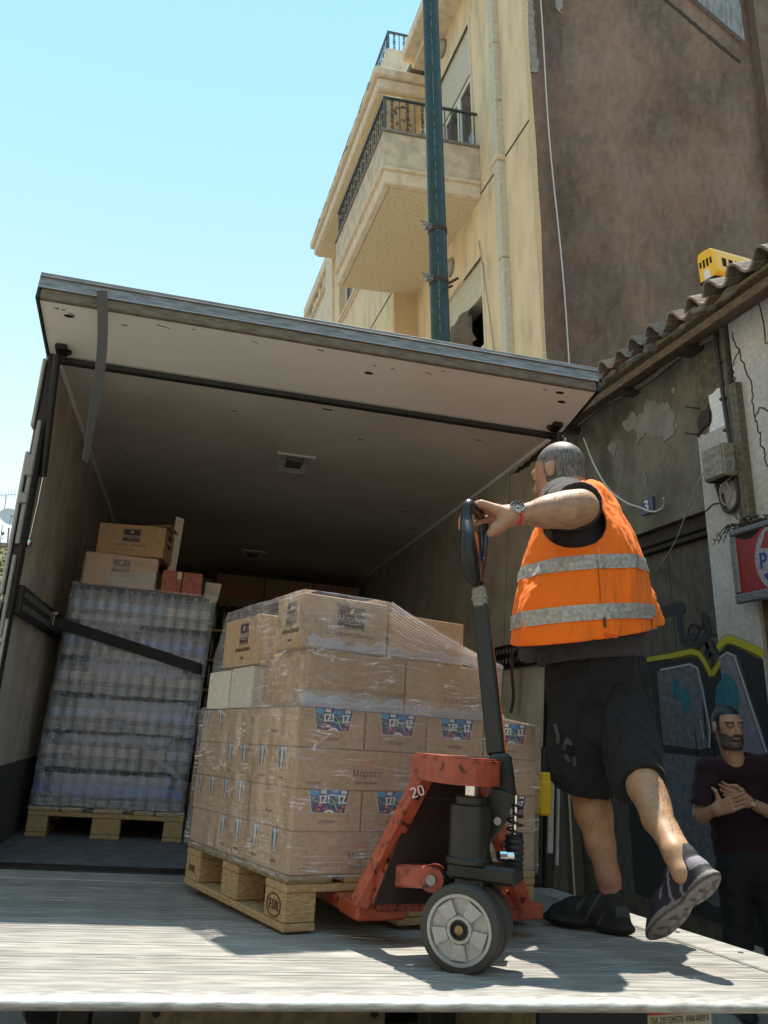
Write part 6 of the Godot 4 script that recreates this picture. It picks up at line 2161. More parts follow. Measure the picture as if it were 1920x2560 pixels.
func make_water_load() -> void:
	var z0 := -0.93
	var x0 := -1.155
	var PF := TR * Transform3D(Basis(Vector3.UP, 0.0), Vector3(x0 - 0.005, 0.0, z0))
	pallet(PF, 0.77, 1.15, "wooden pallet under the wrapped water bottles at the left wall", M.pallet_wood, M.pallet_wood)
	var bm := [bottle_mesh(0), bottle_mesh(1), bottle_mesh(2)]
	var layers := ["bottom", "second", "third", "fourth", "fifth", "top"]
	var cols := ["left", "middle", "right"]
	var film_m := mat("pack_film", Color(0.75, 0.80, 0.92, 0.03), {"r": 0.22, "alpha": true, "vc": false, "bump": "film_bump", "bh": 0.6})
	var p := 0.0621
	for l in 6:
		for r in 2:
			for q in 3:
				var lb := "shrink wrapped pack of water bottles, %s layer, %s column, %s row" % [layers[l], cols[q], "front" if r == 0 else "rear"]
				var lean := 0.008 * l
				var fr := TR * Transform3D(Basis(Vector3.UP, rng.randf_range(-0.012, 0.012)), Vector3(x0 + q * 4 * p + lean * 0.8 + rng.randf_range(-0.003, 0.003), 0.146 + l * 0.1895, z0 - 0.008 - r * (3 * p + 0.006) + rng.randf_range(-0.006, 0.004)))
				var t := thing("water_pack", lb, "bottle pack", fr, Vector3.ZERO, "packs of water bottles")
				var tint: int = [0, 1, 2, 1, 0, 2][l] if (q + l) % 4 != 3 else 1
				for i in 4:
					for j in 3:
						if r == 1 and j > 0: continue
						inst(bm[tint], "bottle", M.bottle, t, Transform3D(Basis(Vector3.UP, rng.randf() * 6.0), Vector3(p * (i + 0.5), 0, -p * (j + 0.5))))
				var mb := MB.new()
				var rings := []
				var f := fnl(100 + l, 1.0, 2)
				for yy in [0.004, 0.05, 0.10, 0.135, 0.165]:
					var s := 0.0 if yy < 0.14 else 0.006
					rings.append(rect_ring(-0.0005 + s, 4 * p + 0.0005 - s, 0.001 - s, -3 * p - 0.001 + s, yy, 8, f, 0.001))
				film(mb, rings, 1.0)
				part(mb, "shrink_film", film_m, t)
	# outer film with milky patches and painted highlight streaks
	var f := fnl(111, 1.0, 3)
	var mb := MB.new()
	var rings := []
	for i in 22:
		var yy := 0.13 + i * 0.0555
		var lean := 0.008 * 0.8 * i / 22.0 * 6.0
		rings.append(rect_ring(x0 - 0.006 + lean, x0 + 12 * p + 0.010 + lean, z0 + 0.004, z0 - 0.42, yy, 20, f, 0.005))
	film(mb, rings, 4.0)
	var w := thing("stretch_film", "milky stretch film wrapped round the pallet of water bottles", "stretch film", TR, Vector3(x0, 0.14, z0))
	part(mb, "wrap", mat("film_thin", Color(0.85, 0.88, 0.95, 0.015), {"r": 0.14, "bump": "film_bump", "bh": 1.2, "alpha": true, "vc": false}), w)
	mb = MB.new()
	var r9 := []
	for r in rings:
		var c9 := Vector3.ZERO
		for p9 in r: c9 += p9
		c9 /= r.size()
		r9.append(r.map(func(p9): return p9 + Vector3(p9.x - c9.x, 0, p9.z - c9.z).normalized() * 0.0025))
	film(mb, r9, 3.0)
	part(mb, "glint_film", M.crease_glint_blue, w)  # bluish streaks paint the glints of the film
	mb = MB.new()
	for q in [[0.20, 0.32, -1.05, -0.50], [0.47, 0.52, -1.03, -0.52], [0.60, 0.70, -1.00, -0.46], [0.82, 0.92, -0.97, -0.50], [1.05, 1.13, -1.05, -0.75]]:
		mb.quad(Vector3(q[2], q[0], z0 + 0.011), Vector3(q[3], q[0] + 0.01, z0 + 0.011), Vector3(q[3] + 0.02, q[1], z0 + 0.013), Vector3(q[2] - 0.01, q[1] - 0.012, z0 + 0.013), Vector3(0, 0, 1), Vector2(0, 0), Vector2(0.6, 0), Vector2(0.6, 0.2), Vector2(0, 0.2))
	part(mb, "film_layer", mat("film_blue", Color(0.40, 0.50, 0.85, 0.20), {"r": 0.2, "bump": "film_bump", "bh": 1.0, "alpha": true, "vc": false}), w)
	# twisted film rope running down across the front
	var pts := []
	var sd := []
	for i in 14:
		var t := i / 13.0
		pts.append(Vector3(-1.02 + 0.58 * t, 0.82 - 0.50 * t - 0.03 * sin(t * PI), z0 + 0.016 + 0.004 * sin(t * 6.0)))
		sd.append(Vector3(0.5, 0.8, 0.3 * sin(t * 5.0)))
	mb = MB.new()
	mb.band(pts, sd, 0.026, 0.003)
	part(mb, "film_rope", mat("film_rope", Color(0.55, 0.55, 0.60, 0.20), {"r": 0.3, "alpha": true, "vc": false}), w)
	# lashing strap from the rail across the load
	pts = []
	sd = []
	for q in [Vector3(-1.192, 1.075, -0.86), Vector3(-1.165, 1.068, -0.895), Vector3(-1.12, 1.055, -0.910), Vector3(-0.9, 1.005, -0.912), Vector3(-0.62, 0.94, -0.912), Vector3(-0.42, 0.893, -0.912), Vector3(-0.385, 0.885, -0.93), Vector3(-0.376, 0.88, -1.0), Vector3(-0.372, 0.88, -1.2), Vector3(-0.372, 0.9, -1.5)]:
		pts.append(q); sd.append(Vector3(0.05, 1, 0))
	mb = MB.new()
	mb.band(pts, sd, 0.058, 0.004)
	var s := thing("lashing_strap", "black lashing strap hooked to the left rail across the water bottles", "strap", TR, pts[0])
	part(mb, "webbing", M.strap_black, s)
	mb = MB.new()
	mb.bb(Vector3(-1.200, 1.045, -0.875), Vector3(-1.178, 1.115, -0.865), 0.003)
	mb.bb(Vector3(-1.190, 1.10, -0.872), Vector3(-1.165, 1.118, -0.862), 0.003)
	part(mb, "hook", M.galv, s)
	# what stands on the water
	var gw := "cartons on the water bottles"
	var c := carton(TR * Transform3D(Basis(Vector3.UP, 0.02), Vector3(-1.092, 1.297, -0.985)), Vector3(0.39, 0.180, 0.28), "film wrapped croissant carton lying directly on the water bottles", M.carton, gw)
	croissant_print(c, Vector3(0.39, 0.18, 0.28), 0.50)
	var mb3 := MB.new()
	var rg := []
	for yy in [0.004, 0.06, 0.12, 0.178]: rg.append(rect_ring(-0.004, 0.394, 0.005, -0.285, yy, 12, f, 0.003))
	film(mb3, rg, 2.0)
	part(mb3, "wrap", M.film, c)
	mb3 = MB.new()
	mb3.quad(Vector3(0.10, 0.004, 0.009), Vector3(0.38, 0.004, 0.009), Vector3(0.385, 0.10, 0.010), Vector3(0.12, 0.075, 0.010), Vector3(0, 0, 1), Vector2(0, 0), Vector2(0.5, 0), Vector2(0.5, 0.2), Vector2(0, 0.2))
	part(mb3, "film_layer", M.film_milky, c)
	c = carton(TR * Transform3D(Basis(Vector3.UP, -0.16), Vector3(-1.052, 1.482, -1.045)), Vector3(0.375, 0.178, 0.30), "top croissant carton with a bent lid flap on the water bottles", M.carton_b, gw)
	croissant_print(c, Vector3(0.375, 0.178, 0.30), 0.50)
	var RT := Transform3D(Basis(Vector3(0, 0, -1), Vector3.UP, Vector3(1, 0, 0)), Vector3(0.3755, 0.115, -0.13))
	mb3 = MB.new()
	mb3.box(RT, Vector3(0.085, 0.074, 0.001))
	part(mb3, "label", M.ink_brown, c)
	letters("Μαράτα", 0.017, RT * Transform3D(Basis(), Vector3(0, -0.004, 0.001)), "lettering", M.label_cream, c)
	mb3 = MB.new()
	mb3.box(Transform3D(Basis(Vector3(0, 0, 1), 0.10), Vector3(0.30, 0.184, -0.12)), Vector3(0.20, 0.004, 0.22))
	part(mb3, "lid_flap", M.carton_b, c)
	var pn := MB.new()
	pn.box(TR * Transform3D(Basis(), Vector3.ZERO), Vector3.ZERO)
	pn = MB.new()
	pn.prism(PackedVector2Array([Vector2(0, 0), Vector2(0.05, 0.0), Vector2(0.062, 0.36), Vector2(0.012, 0.37)]), 0.004, Transform3D())
	var so := solo(pn, "cardboard_sheet", M.carton_white, TR * Transform3D(Basis(Vector3.UP, 0.25), Vector3(-0.66, 1.42, -1.24)), Vector3.ZERO, "narrow pale cardboard strip standing behind the croissant cartons", "cardboard")
	c = carton(TR * Transform3D(Basis(Vector3.UP, 0.04), Vector3(-0.672, 1.293, -1.0)), Vector3(0.225, 0.130, 0.24), "small red box taped down the middle on the water bottles", M.carton_red, gw)
	mb3 = MB.new()
	mb3.bx(Vector3(0.112, 0.065, 0.0005), Vector3(0.012, 0.128, 0.001))
	part(mb3, "edge_line", M.ink_brown, c)
	part(box_mb(Vector3(0.085, 0.085, 0.0), Vector3(0.108, 0.125, 0.0015)), "tape", M.carton_white, c)
	pn = MB.new()
	pn.prism(PackedVector2Array([Vector2(0, 0.02), Vector2(0.04, 0.0), Vector2(0.085, 0.03), Vector2(0.095, 0.13), Vector2(0.005, 0.13)]), 0.003, Transform3D())
	solo(pn, "paper_sheet", M.carton_white, TR * Transform3D(Basis(Vector3.UP, 0.1), Vector3(-0.43, 1.28, -1.22)), Vector3.ZERO, "torn white paper sheet standing to the right of the red box", "paper")

func make_inside() -> void:
	# dim load at the far end of the body
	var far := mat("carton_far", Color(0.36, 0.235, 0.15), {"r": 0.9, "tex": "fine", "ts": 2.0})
	for i in 3:
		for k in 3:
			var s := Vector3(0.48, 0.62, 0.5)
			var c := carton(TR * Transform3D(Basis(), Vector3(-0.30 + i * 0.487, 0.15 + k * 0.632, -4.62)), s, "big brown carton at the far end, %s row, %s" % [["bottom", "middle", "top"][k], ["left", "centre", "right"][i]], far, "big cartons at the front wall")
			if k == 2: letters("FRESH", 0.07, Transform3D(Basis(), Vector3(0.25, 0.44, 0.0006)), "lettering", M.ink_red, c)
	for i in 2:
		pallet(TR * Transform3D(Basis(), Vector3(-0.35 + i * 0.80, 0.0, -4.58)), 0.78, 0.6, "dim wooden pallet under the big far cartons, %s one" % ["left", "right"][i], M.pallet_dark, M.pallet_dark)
	# dark wrapped trays between the water and the far cartons
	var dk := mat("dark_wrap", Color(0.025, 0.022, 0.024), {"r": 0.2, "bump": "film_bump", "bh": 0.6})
	for k in 6:
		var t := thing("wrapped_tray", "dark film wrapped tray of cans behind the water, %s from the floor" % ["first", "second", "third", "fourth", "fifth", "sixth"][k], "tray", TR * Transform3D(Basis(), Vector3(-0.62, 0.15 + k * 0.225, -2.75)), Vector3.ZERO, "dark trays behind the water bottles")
		part(box_mb(Vector3(0, 0, -0.7), Vector3(0.55, 0.02, 0), 0.004), "tray", M.carton, t)
		var mb := MB.new()
		for i in 8: mb.lathe([Vector2(0, 0.0), Vector2(0.032, 0.0), Vector2(0.033, 0.01), Vector2(0.033, 0.17), Vector2(0.027, 0.185), Vector2(0, 0.185)], Transform3D(Basis(), Vector3(0.036 + i * 0.068, 0.022, -0.036)), 12)
		part(mb, "cans", dk, t)
		var me: MeshInstance3D = t.get_child(1)
		me.set_meta("kind", "stuff")
	pallet(TR * Transform3D(Basis(), Vector3(-0.65, 0.0, -2.74)), 0.6, 0.75, "dim wooden pallet under the dark trays", M.pallet_dark, M.pallet_dark)
	# strap end hanging from the right rail
	var pts := []
	var sd := []
	for i in 9:
		var q := i / 8.0
		pts.append(Vector3(1.17 - 0.01 * sin(q * 6.0), 1.05 - 0.28 * q, -0.34 + 0.02 * sin(q * 4.0)))
		sd.append(Vector3(0.3, 0, 1))
	var mb := MB.new()
	mb.band(pts, sd, 0.022, 0.004)
	mb.tube([Vector3(1.185, 1.10, -0.34), Vector3(1.16, 1.06, -0.335), Vector3(1.17, 1.04, -0.34)], 0.007, 6)
	solo(mb, "hanging_strap", mat("strap_brown", Color(0.075, 0.045, 0.03), {"r": 0.9}), TR, pts[0], "short brown strap end hanging from the right rail", "strap")
	# yellow tool holder on the right post
	var y := thing("tool_holder", "yellow plastic holder with black handle on the right wall edge", "tool holder", TR, Vector3(1.2, 0.31, 0.02))
	mb = MB.new()
	mb.bb(Vector3(1.165, 0.315, 0.0), Vector3(1.222, 0.47, 0.075), 0.010)
	mb.bb(Vector3(1.172, 0.462, 0.006), Vector3(1.222, 0.505, 0.060), 0.006)
	part(mb, "body", M.yellow_plastic, y)
	mb = MB.new()
	for yy in [0.345, 0.385, 0.425]: mb.bb(Vector3(1.160, yy, 0.012), Vector3(1.168, yy + 0.012, 0.063), 0.003)
	mb.bb(Vector3(1.161, 0.33, 0.030), Vector3(1.168, 0.46, 0.036))
	part(mb, "ridge", M.yellow_plastic, y)
	mb = MB.new()
	mb.cyl(Vector3(1.197, 0.50, 0.032), Vector3(1.197, 0.615, 0.022), 0.016, 0.013, 10)
	part(mb, "handle", M.black, y)

func make_jack() -> void:
	var t := thing("pallet_jack", "worn red hand pallet jack with black tiller and grey wheels", "pallet jack", TR, Vector3(0.27, 0.10, 1.70))
	var up := Vector3.UP
	# wheels, axle direction and spacing
	var ax := Vector3(0.56, 0.0, -0.83).normalized()
	var roll := Vector3(0.83, 0.0, 0.56).normalized()
	var wc := [Vector3(0.243, 0.196, 1.748), Vector3(0.243, 0.196, 1.748) + ax * 0.095]
	var WB := Basis(roll, ax, roll.cross(ax))
	for i in 2:
		var X := Transform3D(WB, wc[i])
		var mb := MB.new()
		mb.lathe([Vector2(0.078, -0.025), Vector2(0.092, -0.025), Vector2(0.098, -0.020), Vector2(0.1, -0.012), Vector2(0.1, 0.012), Vector2(0.098, 0.020), Vector2(0.092, 0.025), Vector2(0.078, 0.025)], X, 40)
		var wh := part(mb, "wheel", mat("tyre", Color(0.055, 0.053, 0.050), {"r": 0.7, "tex": "fine", "ts": 10.0}), t)
		mb = MB.new()
		mb.lathe([Vector2(0.079, -0.026), Vector2(0.079, -0.0275), Vector2(0.072, -0.028), Vector2(0.068, -0.016), Vector2(0.034, -0.013), Vector2(0.032, -0.022), Vector2(0.030, -0.026), Vector2(0.022, -0.026)], X, 40)
		mb.lathe([Vector2(0.079, 0.026), Vector2(0.072, 0.028), Vector2(0.068, 0.016), Vector2(0.034, 0.013), Vector2(0.030, 0.026), Vector2(0.022, 0.026)], X, 40)
		for k in 5:
			var a := TAU * k / 5 + 0.3
			var ring := PackedVector2Array()
			for q in [[0.034, -0.38], [0.069, -0.30], [0.069, 0.30], [0.034, 0.38]]:
				ring.append(Vector2(cos(a + q[1]) * q[0], sin(a + q[1]) * q[0]))
			mb.prism(ring, 0.010, X * Transform3D(Basis(Vector3(1, 0, 0), Vector3(0, 0, -1), Vector3(0, 1, 0)), Vector3(0, -0.0255, 0)))
		part(mb, "rim", M.wheel_alu, wh)
		mb = MB.new()
		mb.lathe([Vector2(0.023, -0.022), Vector2(0.023, -0.027), Vector2(0.019, -0.0275), Vector2(0.017, -0.021), Vector2(0.010, -0.021)], X, 24)
		part(mb, "seal", M.rubber, wh)
		mb = MB.new()
		mb.lathe([Vector2(0.0115, -0.020), Vector2(0.011, -0.027), Vector2(0.008, -0.029), Vector2(0, -0.029)], X, 16)
		part(mb, "axle_end", M.brass, wh)
		for me in wh.get_children(): me.position = Vector3.ZERO
	var mid: Vector3 = (wc[0] + wc[1]) * 0.5
	# pump: base block, cylinder, chrome ram, cap
	var mb := MB.new()
	mb.cyl(mid - ax * 0.075, mid + ax * 0.075, 0.012, -1.0, 12)
	mb.cyl(Vector3(mid.x, 0.20, mid.z), Vector3(mid.x, 0.30, mid.z), 0.032, 0.036, 16)
	part(mb, "axle", M.jack_black, t)
	var pc := Vector3(0.276, 0, 1.680)
	mb = MB.new()
	mb.box(Transform3D(Basis(roll, up, roll.cross(up)), Vector3(0.318, 0.315, 1.690)), Vector3(0.175, 0.042, 0.095), 0.008)
	part(mb, "pump_base", M.jack_black, t)
	mb = MB.new()
	mb.lathe([Vector2(0, 0.334), Vector2(0.058, 0.334), Vector2(0.058, 0.345), Vector2(0.052, 0.35), Vector2(0.052, 0.462), Vector2(0.050, 0.470), Vector2(0.040, 0.474), Vector2(0.040, 0.490), Vector2(0.036, 0.494), Vector2(0, 0.494)], Transform3D(Basis(), pc), 28)
	part(mb, "pump_cylinder", M.jack_black, t)
	mb = MB.new()
	mb.cyl(pc + up * 0.49, pc + up * 0.56, 0.0185, -1.0, 20)
	part(mb, "ram", M.chrome, t)
	# body direction: away towards the forks, and across
	var e := Vector3(-0.24, 0, -0.97).normalized()
	var s := Vector3(0.97, 0, -0.24).normalized()
	var BB := Basis(s, up, -e)
	# rounded cap, as a plan outline extruded
	var cc := Vector3(0.258, 0.0, 1.625)
	var pl := PackedVector2Array()
	for k in 13:
		var a := PI * k / 12.0
		pl.append(Vector2(cos(a) * 0.082, -0.055 - sin(a) * 0.062))
	pl.append(Vector2(-0.088, 0.10)); pl.append(Vector2(0.088, 0.10))
	var CX := Transform3D(Basis(s, e, up), cc + up * 0.520)
	mb = MB.new()
	mb.prism(pl, 0.062, CX)
	var pl2 := PackedVector2Array()
	for q in pl: pl2.append(q * 0.93 + Vector2(0, 0.001))
	mb.prism(pl2, 0.005, Transform3D(CX.basis, CX.origin + up * 0.062))
	var cap := part(mb, "ram_cap", M.jack_red, t)
	# A-shaped frame
	var FL := Vector3(0.066, 0.180, 1.43)
	var FR := Vector3(0.520, 0.168, 1.32)
	for q in [[Vector3(0.183, 0.540, 1.575), FL + Vector3(-0.012, 0.005, 0.015)], [Vector3(0.345, 0.535, 1.545), FR + Vector3(0.055, 0.0, 0.0)]]:
		mb = MB.new()
		var dd: Vector3 = (q[1] - q[0]).normalized()
		mb.bar(q[0], q[1], 0.042, 0.044, -e, 0.005)
		part(mb, "frame_leg", M.jack_red, t)
	letters("20", 0.026, Transform3D(Basis(Vector3(0, 0, 1), 0.35), Vector3(0.157, 0.490, 1.594)), "painted_number", M.label_white, t)
	mb = MB.new()
	mb.bar(Vector3(0.17, 0.50, 1.56), Vector3(0.36, 0.50, 1.52), 0.03, 0.06, up, 0.006)
	mb.prism(PackedVector2Array([Vector2(-0.085, 0.0), Vector2(0.085, 0.0), Vector2(0.20, -0.30), Vector2(-0.20, -0.30)]), 0.008, Transform3D(BB, Vector3(0.262, 0.505, 1.50)))
	part(mb, "front_plate", mat("jack_dark_red", Color(0.030, 0.011, 0.009), {"r": 0.7, "tex": "worn", "ts": 4.0}), t)
	# fork heels and forks
	for q in [FL, FR]:
		mb = MB.new()
		mb.box(Transform3D(BB, q + s * 0.065 + e * 0.06 + up * -0.020), Vector3(0.155, 0.044, 0.12), 0.006)
		mb.box(Transform3D(BB, q + s * 0.065 + e * 0.62 + up * -0.018), Vector3(0.150, 0.042, 1.0), 0.007)
		var fk := part(mb, "fork", M.jack_red, t)
	# link arms and cross beam
	mb = MB.new()
	var la := Vector3(0.115, 0.270, 1.50)
	mb.bar(la, Vector3(0.215, 0.285, 1.60), 0.045, 0.055, up, 0.006)
	mb.bar(Vector3(0.10, 0.2, 1.45), la + Vector3(0.0, 0.01, 0), 0.05, 0.05, s, 0.006)
	mb.cyl(Vector3(0.195, 0.283, 1.635), Vector3(0.222, 0.283, 1.575), 0.031, -1.0, 18)
	part(mb, "link_arm", M.jack_red, t)
	mb = MB.new()
	mb.cyl(Vector3(0.193, 0.283, 1.640), Vector3(0.190, 0.283, 1.646), 0.013, -1.0, 12)
	part(mb, "pivot_bolt", M.galv, t)
	mb = MB.new()
	mb.bar(Vector3(0.46, 0.26, 1.44), Vector3(0.395, 0.275, 1.56), 0.045, 0.05, up, 0.006)
	mb.cyl(Vector3(0.383, 0.272, 1.60), Vector3(0.41, 0.272, 1.54), 0.030, -1.0, 18)
	part(mb, "link_arm", M.jack_red, t)
	mb = MB.new()
	mb.cyl(Vector3(0.205, 0.280, 1.605), Vector3(0.40, 0.268, 1.565), 0.026, -1.0, 16)
	mb.bar(Vector3(0.215, 0.272, 1.62), Vector3(0.395, 0.265, 1.58), 0.05, 0.05, up, 0.008)
	part(mb, "cross_beam", M.jack_black, t)
	mb = MB.new()
	mb.bar(Vector3(0.10, 0.19, 1.42), Vector3(0.56, 0.185, 1.31), 0.05, 0.05, up, 0.006)
	part(mb, "cross_tube", mat("jack_shade_red", Color(0.22, 0.04, 0.02), {"r": 0.5, "tex": "rust", "ts": 5.0}), t)
	# tiller: cast foot, square tube, taped joint, loop handle
	var foot := Vector3(0.355, 0.44, 1.655)
	var p1 := Vector3(0.362, 0.600, 1.625)
	mb = MB.new()
	var rot := (p1 - foot).normalized()
	mb.bar(Vector3(0.366, 0.60, 1.632), Vector3(0.382, 0.475, 1.650), 0.058, 0.050, ax, 0.010)
	mb.prism(PackedVector2Array([Vector2(-0.055, -0.05), Vector2(-0.015, -0.075), Vector2(0.045, 0.01), Vector2(0.05, 0.06), Vector2(0.0, 0.07), Vector2(-0.03, 0.02)]), 0.05, Transform3D(Basis(roll, up, roll.cross(up)), Vector3(0.362, 0.445, 1.635)))
	var foot_part := part(mb, "tiller_foot", M.jack_black, t)
	mb = MB.new()
	for q in [Vector3(0.345, 0.437, 1.690), Vector3(0.378, 0.462, 1.680)]:
		mb.cyl(q, q + Vector3(-0.004, 0, 0.012), 0.010, -1.0, 10)
	part(mb, "pin", M.galv, foot_part)
	for me in foot_part.get_children(): me.position = Vector3.ZERO
	var A := Vector3(0.362, 0.596, 1.62)
	var Bp := Vector3(0.343, 1.015, 1.495)
	mb = MB.new()
	mb.bar(A, Bp, 0.046, 0.030, ax, 0.005)
	part(mb, "tiller", M.jack_black, t)
	mb = MB.new()
	mb.bar(A + Vector3(0.026, 0.01, -0.006), Bp + Vector3(0.026, -0.02, -0.006), 0.008, 0.020, ax, 0.002)
	part(mb, "orange_stripe", M.orange_paint, t)
	mb = MB.new()
	var dt := (Bp - A).normalized()
	mb.bar(Bp - dt * 0.015, Bp + dt * 0.058, 0.040, 0.036, ax, 0.009)
	mb.bar(Bp + dt * 0.006, Bp + dt * 0.034, 0.046, 0.042, ax + Vector3(0, 0.1, 0), 0.010)
	part(mb, "taped_joint", M.tape, t)
	# loop, near and far side tubes joined by the grip at the top
	var n0 := Vector3(0.330, 1.085, 1.478)
	var w := 0.150
	var nb := n0 - ax * 0.020
	var top := Vector3(0.318, 1.330, 1.432)
	var loop := [nb, nb + Vector3(-0.006, 0.06, -0.008) - ax * 0.028, nb.lerp(top, 0.5) - ax * 0.05, top + Vector3(0, -0.05, 0) - ax * 0.038, top + Vector3(0, -0.008, 0) - ax * 0.026, top + ax * 0.005, top + ax * 0.08, top + ax * 0.135, top + ax * 0.170 - up * 0.02, top + ax * 0.175 - up * 0.06, nb.lerp(top, 0.45) + ax * 0.13, nb + ax * 0.06 + up * 0.03, nb + ax * 0.03]
	var rr := []
	for i in loop.size(): rr.append([0.022, 0.030, 0.023, 0.0185, 0.0185, 0.018, 0.017, 0.017, 0.0165, 0.015, 0.014, 0.015, 0.02][i])
	var sl := smooth_line(loop, 6)
	var sr := []
	for i in sl.size():
		var q := i / 6.0
		var k := mini(int(q), rr.size() - 2)
		sr.append(lerpf(rr[k], rr[k + 1], q - k))
	mb = MB.new()
	mb.tube(sl, sr, 14)
	mb.box(Transform3D(Basis(ax, dt, ax.cross(dt)), nb + ax * 0.02 + dt * 0.035), Vector3(0.085, 0.10, 0.038), 0.014)
	part(mb, "loop_handle", M.handle_rubber, t)
	mb = MB.new()
	mb.bar(nb + ax * 0.045 + dt * 0.01, top + ax * 0.085 - up * 0.07, 0.010, 0.024, ax, 0.003)
	part(mb, "release_lever", M.orange_paint, t)
	mb = MB.new()
	mb.tube(smooth_line([nb + ax * 0.068 + dt * 0.012, nb + ax * 0.082 + dt * 0.02, nb + ax * 0.105 + dt * 0.09, top + ax * 0.105 - up * 0.06], 5), 0.008, 8)
	part(mb, "lever_guard", M.jack_black, t)
	# return spring with bellows at the right
	var sp := Vector3(0.402, 0.0, 1.668)
	mb = MB.new()
	mb.cyl(sp + up * 0.38, sp + up * 0.50, 0.0075, -1.0, 12)
	part(mb, "piston_rod", M.chrome, t)
	var hx := []
	for i in 97:
		var a := TAU * i / 24.0
		hx.append(sp + Vector3(cos(a) * 0.019, 0.405 + i / 96.0 * 0.085, sin(a) * 0.019))
	mb = MB.new()
	mb.tube(hx, 0.0032, 6)
	part(mb, "spring", M.dark_steel, t)
	var pr := []
	for i in 15: pr.append(Vector2(0.026 if i % 2 == 0 else 0.0215, 0.305 + i * 0.0068))
	mb = MB.new()
	mb.lathe([Vector2(0, 0.303)] + pr + [Vector2(0.012, 0.405), Vector2(0, 0.406)], Transform3D(Basis(), sp), 18)
	part(mb, "bellows", M.rubber, t)
	mb = MB.new()
	mb.cyl(Vector3(0.352, 0.36, 1.735), Vector3(0.372, 0.36, 1.735), 0.011, -1.0, 6)
	mb.cyl(Vector3(0.333, 0.36, 1.737), Vector3(0.352, 0.36, 1.735), 0.013, -1.0, 10)
	part(mb, "valve_nut", M.chrome, t)

# a hand: wrist W, middle of the knuckles K, ip from index to little finger, pn out of the palm; bends of the three joints
func hand(S: SDF, W: Vector3, K: Vector3, ip: Vector3, pn: Vector3, bends: Array, thumb: Array, sc := 1.0) -> Array:
	var d := (K - W).normalized()
	ip = (ip - d * ip.dot(d)).normalized()
	pn = (pn - d * pn.dot(d) - ip * pn.dot(ip)).normalized()
	var off := [-0.031, -0.0105, 0.0105, 0.030]
	var ln := [0.95, 1.05, 1.0, 0.80]
	var tips := []
	for i in 4:
		var k: Vector3 = K + ip * off[i] * sc - d * (0.006 * absf(i - 1.2)) * sc
		S.cap(W + ip * off[i] * 0.5 * sc, k, 0.0165 * sc, 0.0125 * sc, 0.014)
		var p := k
		var a := 0.0
		for j in 3:
			a += bends[j] + 0.05 * (i - 1.5)
			var q: Vector3 = p + (d * cos(a) + pn * sin(a)) * [0.043, 0.027, 0.021][j] * ln[i] * sc
			S.cap(p, q, [0.0098, 0.0088, 0.0080][j] * sc, [0.0090, 0.0080, 0.0068][j] * sc, 0.004)
			p = q
		tips.append(p)
	var b := W - ip * 0.020 * sc + d * 0.018 * sc + pn * 0.006
	for q in thumb:
		var e: Vector3 = b + (d * q[0] - ip * q[1] + pn * q[2]) * sc
		S.cap(b, e, q[3] * sc, q[4] * sc, 0.008)
		b = e
	# heel of the palm
	S.cap(W + ip * 0.020 * sc + pn * 0.008, W + ip * 0.026 * sc + d * 0.05 * sc + pn * 0.006, 0.015 * sc, 0.012 * sc, 0.012)
	S.cap(W, W + d * 0.01, 0.026 * sc, 0.024 * sc, 0.02)
	return tips

# a head in the frame H: z forward, y up; chin near y = -0.12
func head_shape(S: SDF, H: Transform3D) -> void:
	var B := H.basis
	S.ell(H * Vector3(0, 0.028, -0.012), B, Vector3(0.076, 0.092, 0.096), 0.02)
	S.ell(H * Vector3(0, -0.035, 0.022), B, Vector3(0.061, 0.086, 0.070), 0.03)
	S.cap(H * Vector3(-0.032, -0.082, 0.030), H * Vector3(0.032, -0.082, 0.030), 0.034, 0.034, 0.02)
	S.cap(H * Vector3(-0.008, -0.102, 0.060), H * Vector3(0.008, -0.102, 0.060), 0.022, 0.022, 0.02)
	S.cap(H * Vector3(-0.036, 0.022, 0.078), H * Vector3(0.036, 0.022, 0.078), 0.013, 0.013, 0.015)
	S.cap(H * Vector3(0, 0.010, 0.088), H * Vector3(0, -0.034, 0.106), 0.0085, 0.0125, 0.010)
	S.cap(H * Vector3(-0.011, -0.038, 0.096), H * Vector3(0.011, -0.038, 0.096), 0.009, 0.009, 0.008)
	S.cap(H * Vector3(-0.018, -0.066, 0.083), H * Vector3(0.018, -0.066, 0.083), 0.008, 0.008, 0.008)
	for s in [-1.0, 1.0]:
		S.ell(H * Vector3(s * 0.078, -0.006, -0.010), B * Basis(Vector3.UP, s * 0.35), Vector3(0.010, 0.030, 0.018), 0.008)
		S.cap(H * Vector3(s * 0.032, 0.003, 0.104), H * Vector3(s * 0.034, 0.003, 0.104), 0.0165, 0.0165, 0.01, true)
		S.ell(H * Vector3(s * 0.031, 0.002, 0.080), B, Vector3(0.0135, 0.0105, 0.0125), 0.003)

func eyes(parent: Node3D, H: Transform3D) -> void:
	for s in [-1.0, 1.0]:
		var mb := MB.new()
		mb.ball(H * Vector3(s * 0.031, 0.002, 0.0815), Vector3.ONE * 0.0117, Basis(), 8)
		var e := part(mb, "eye", mat("eye_white", Color(0.20, 0.165, 0.15), {"r": 0.3}), parent)
		mb = MB.new()
		mb.ball(H * Vector3(s * 0.0305 + 0.003, 0.002, 0.0865), Vector3(0.0075, 0.0075, 0.0075), Basis(), 6)
		part(mb, "iris", mat("iris", Color(0.015, 0.010, 0.008), {"r": 0.15}), e)
		e.get_child(0).position = Vector3.ZERO

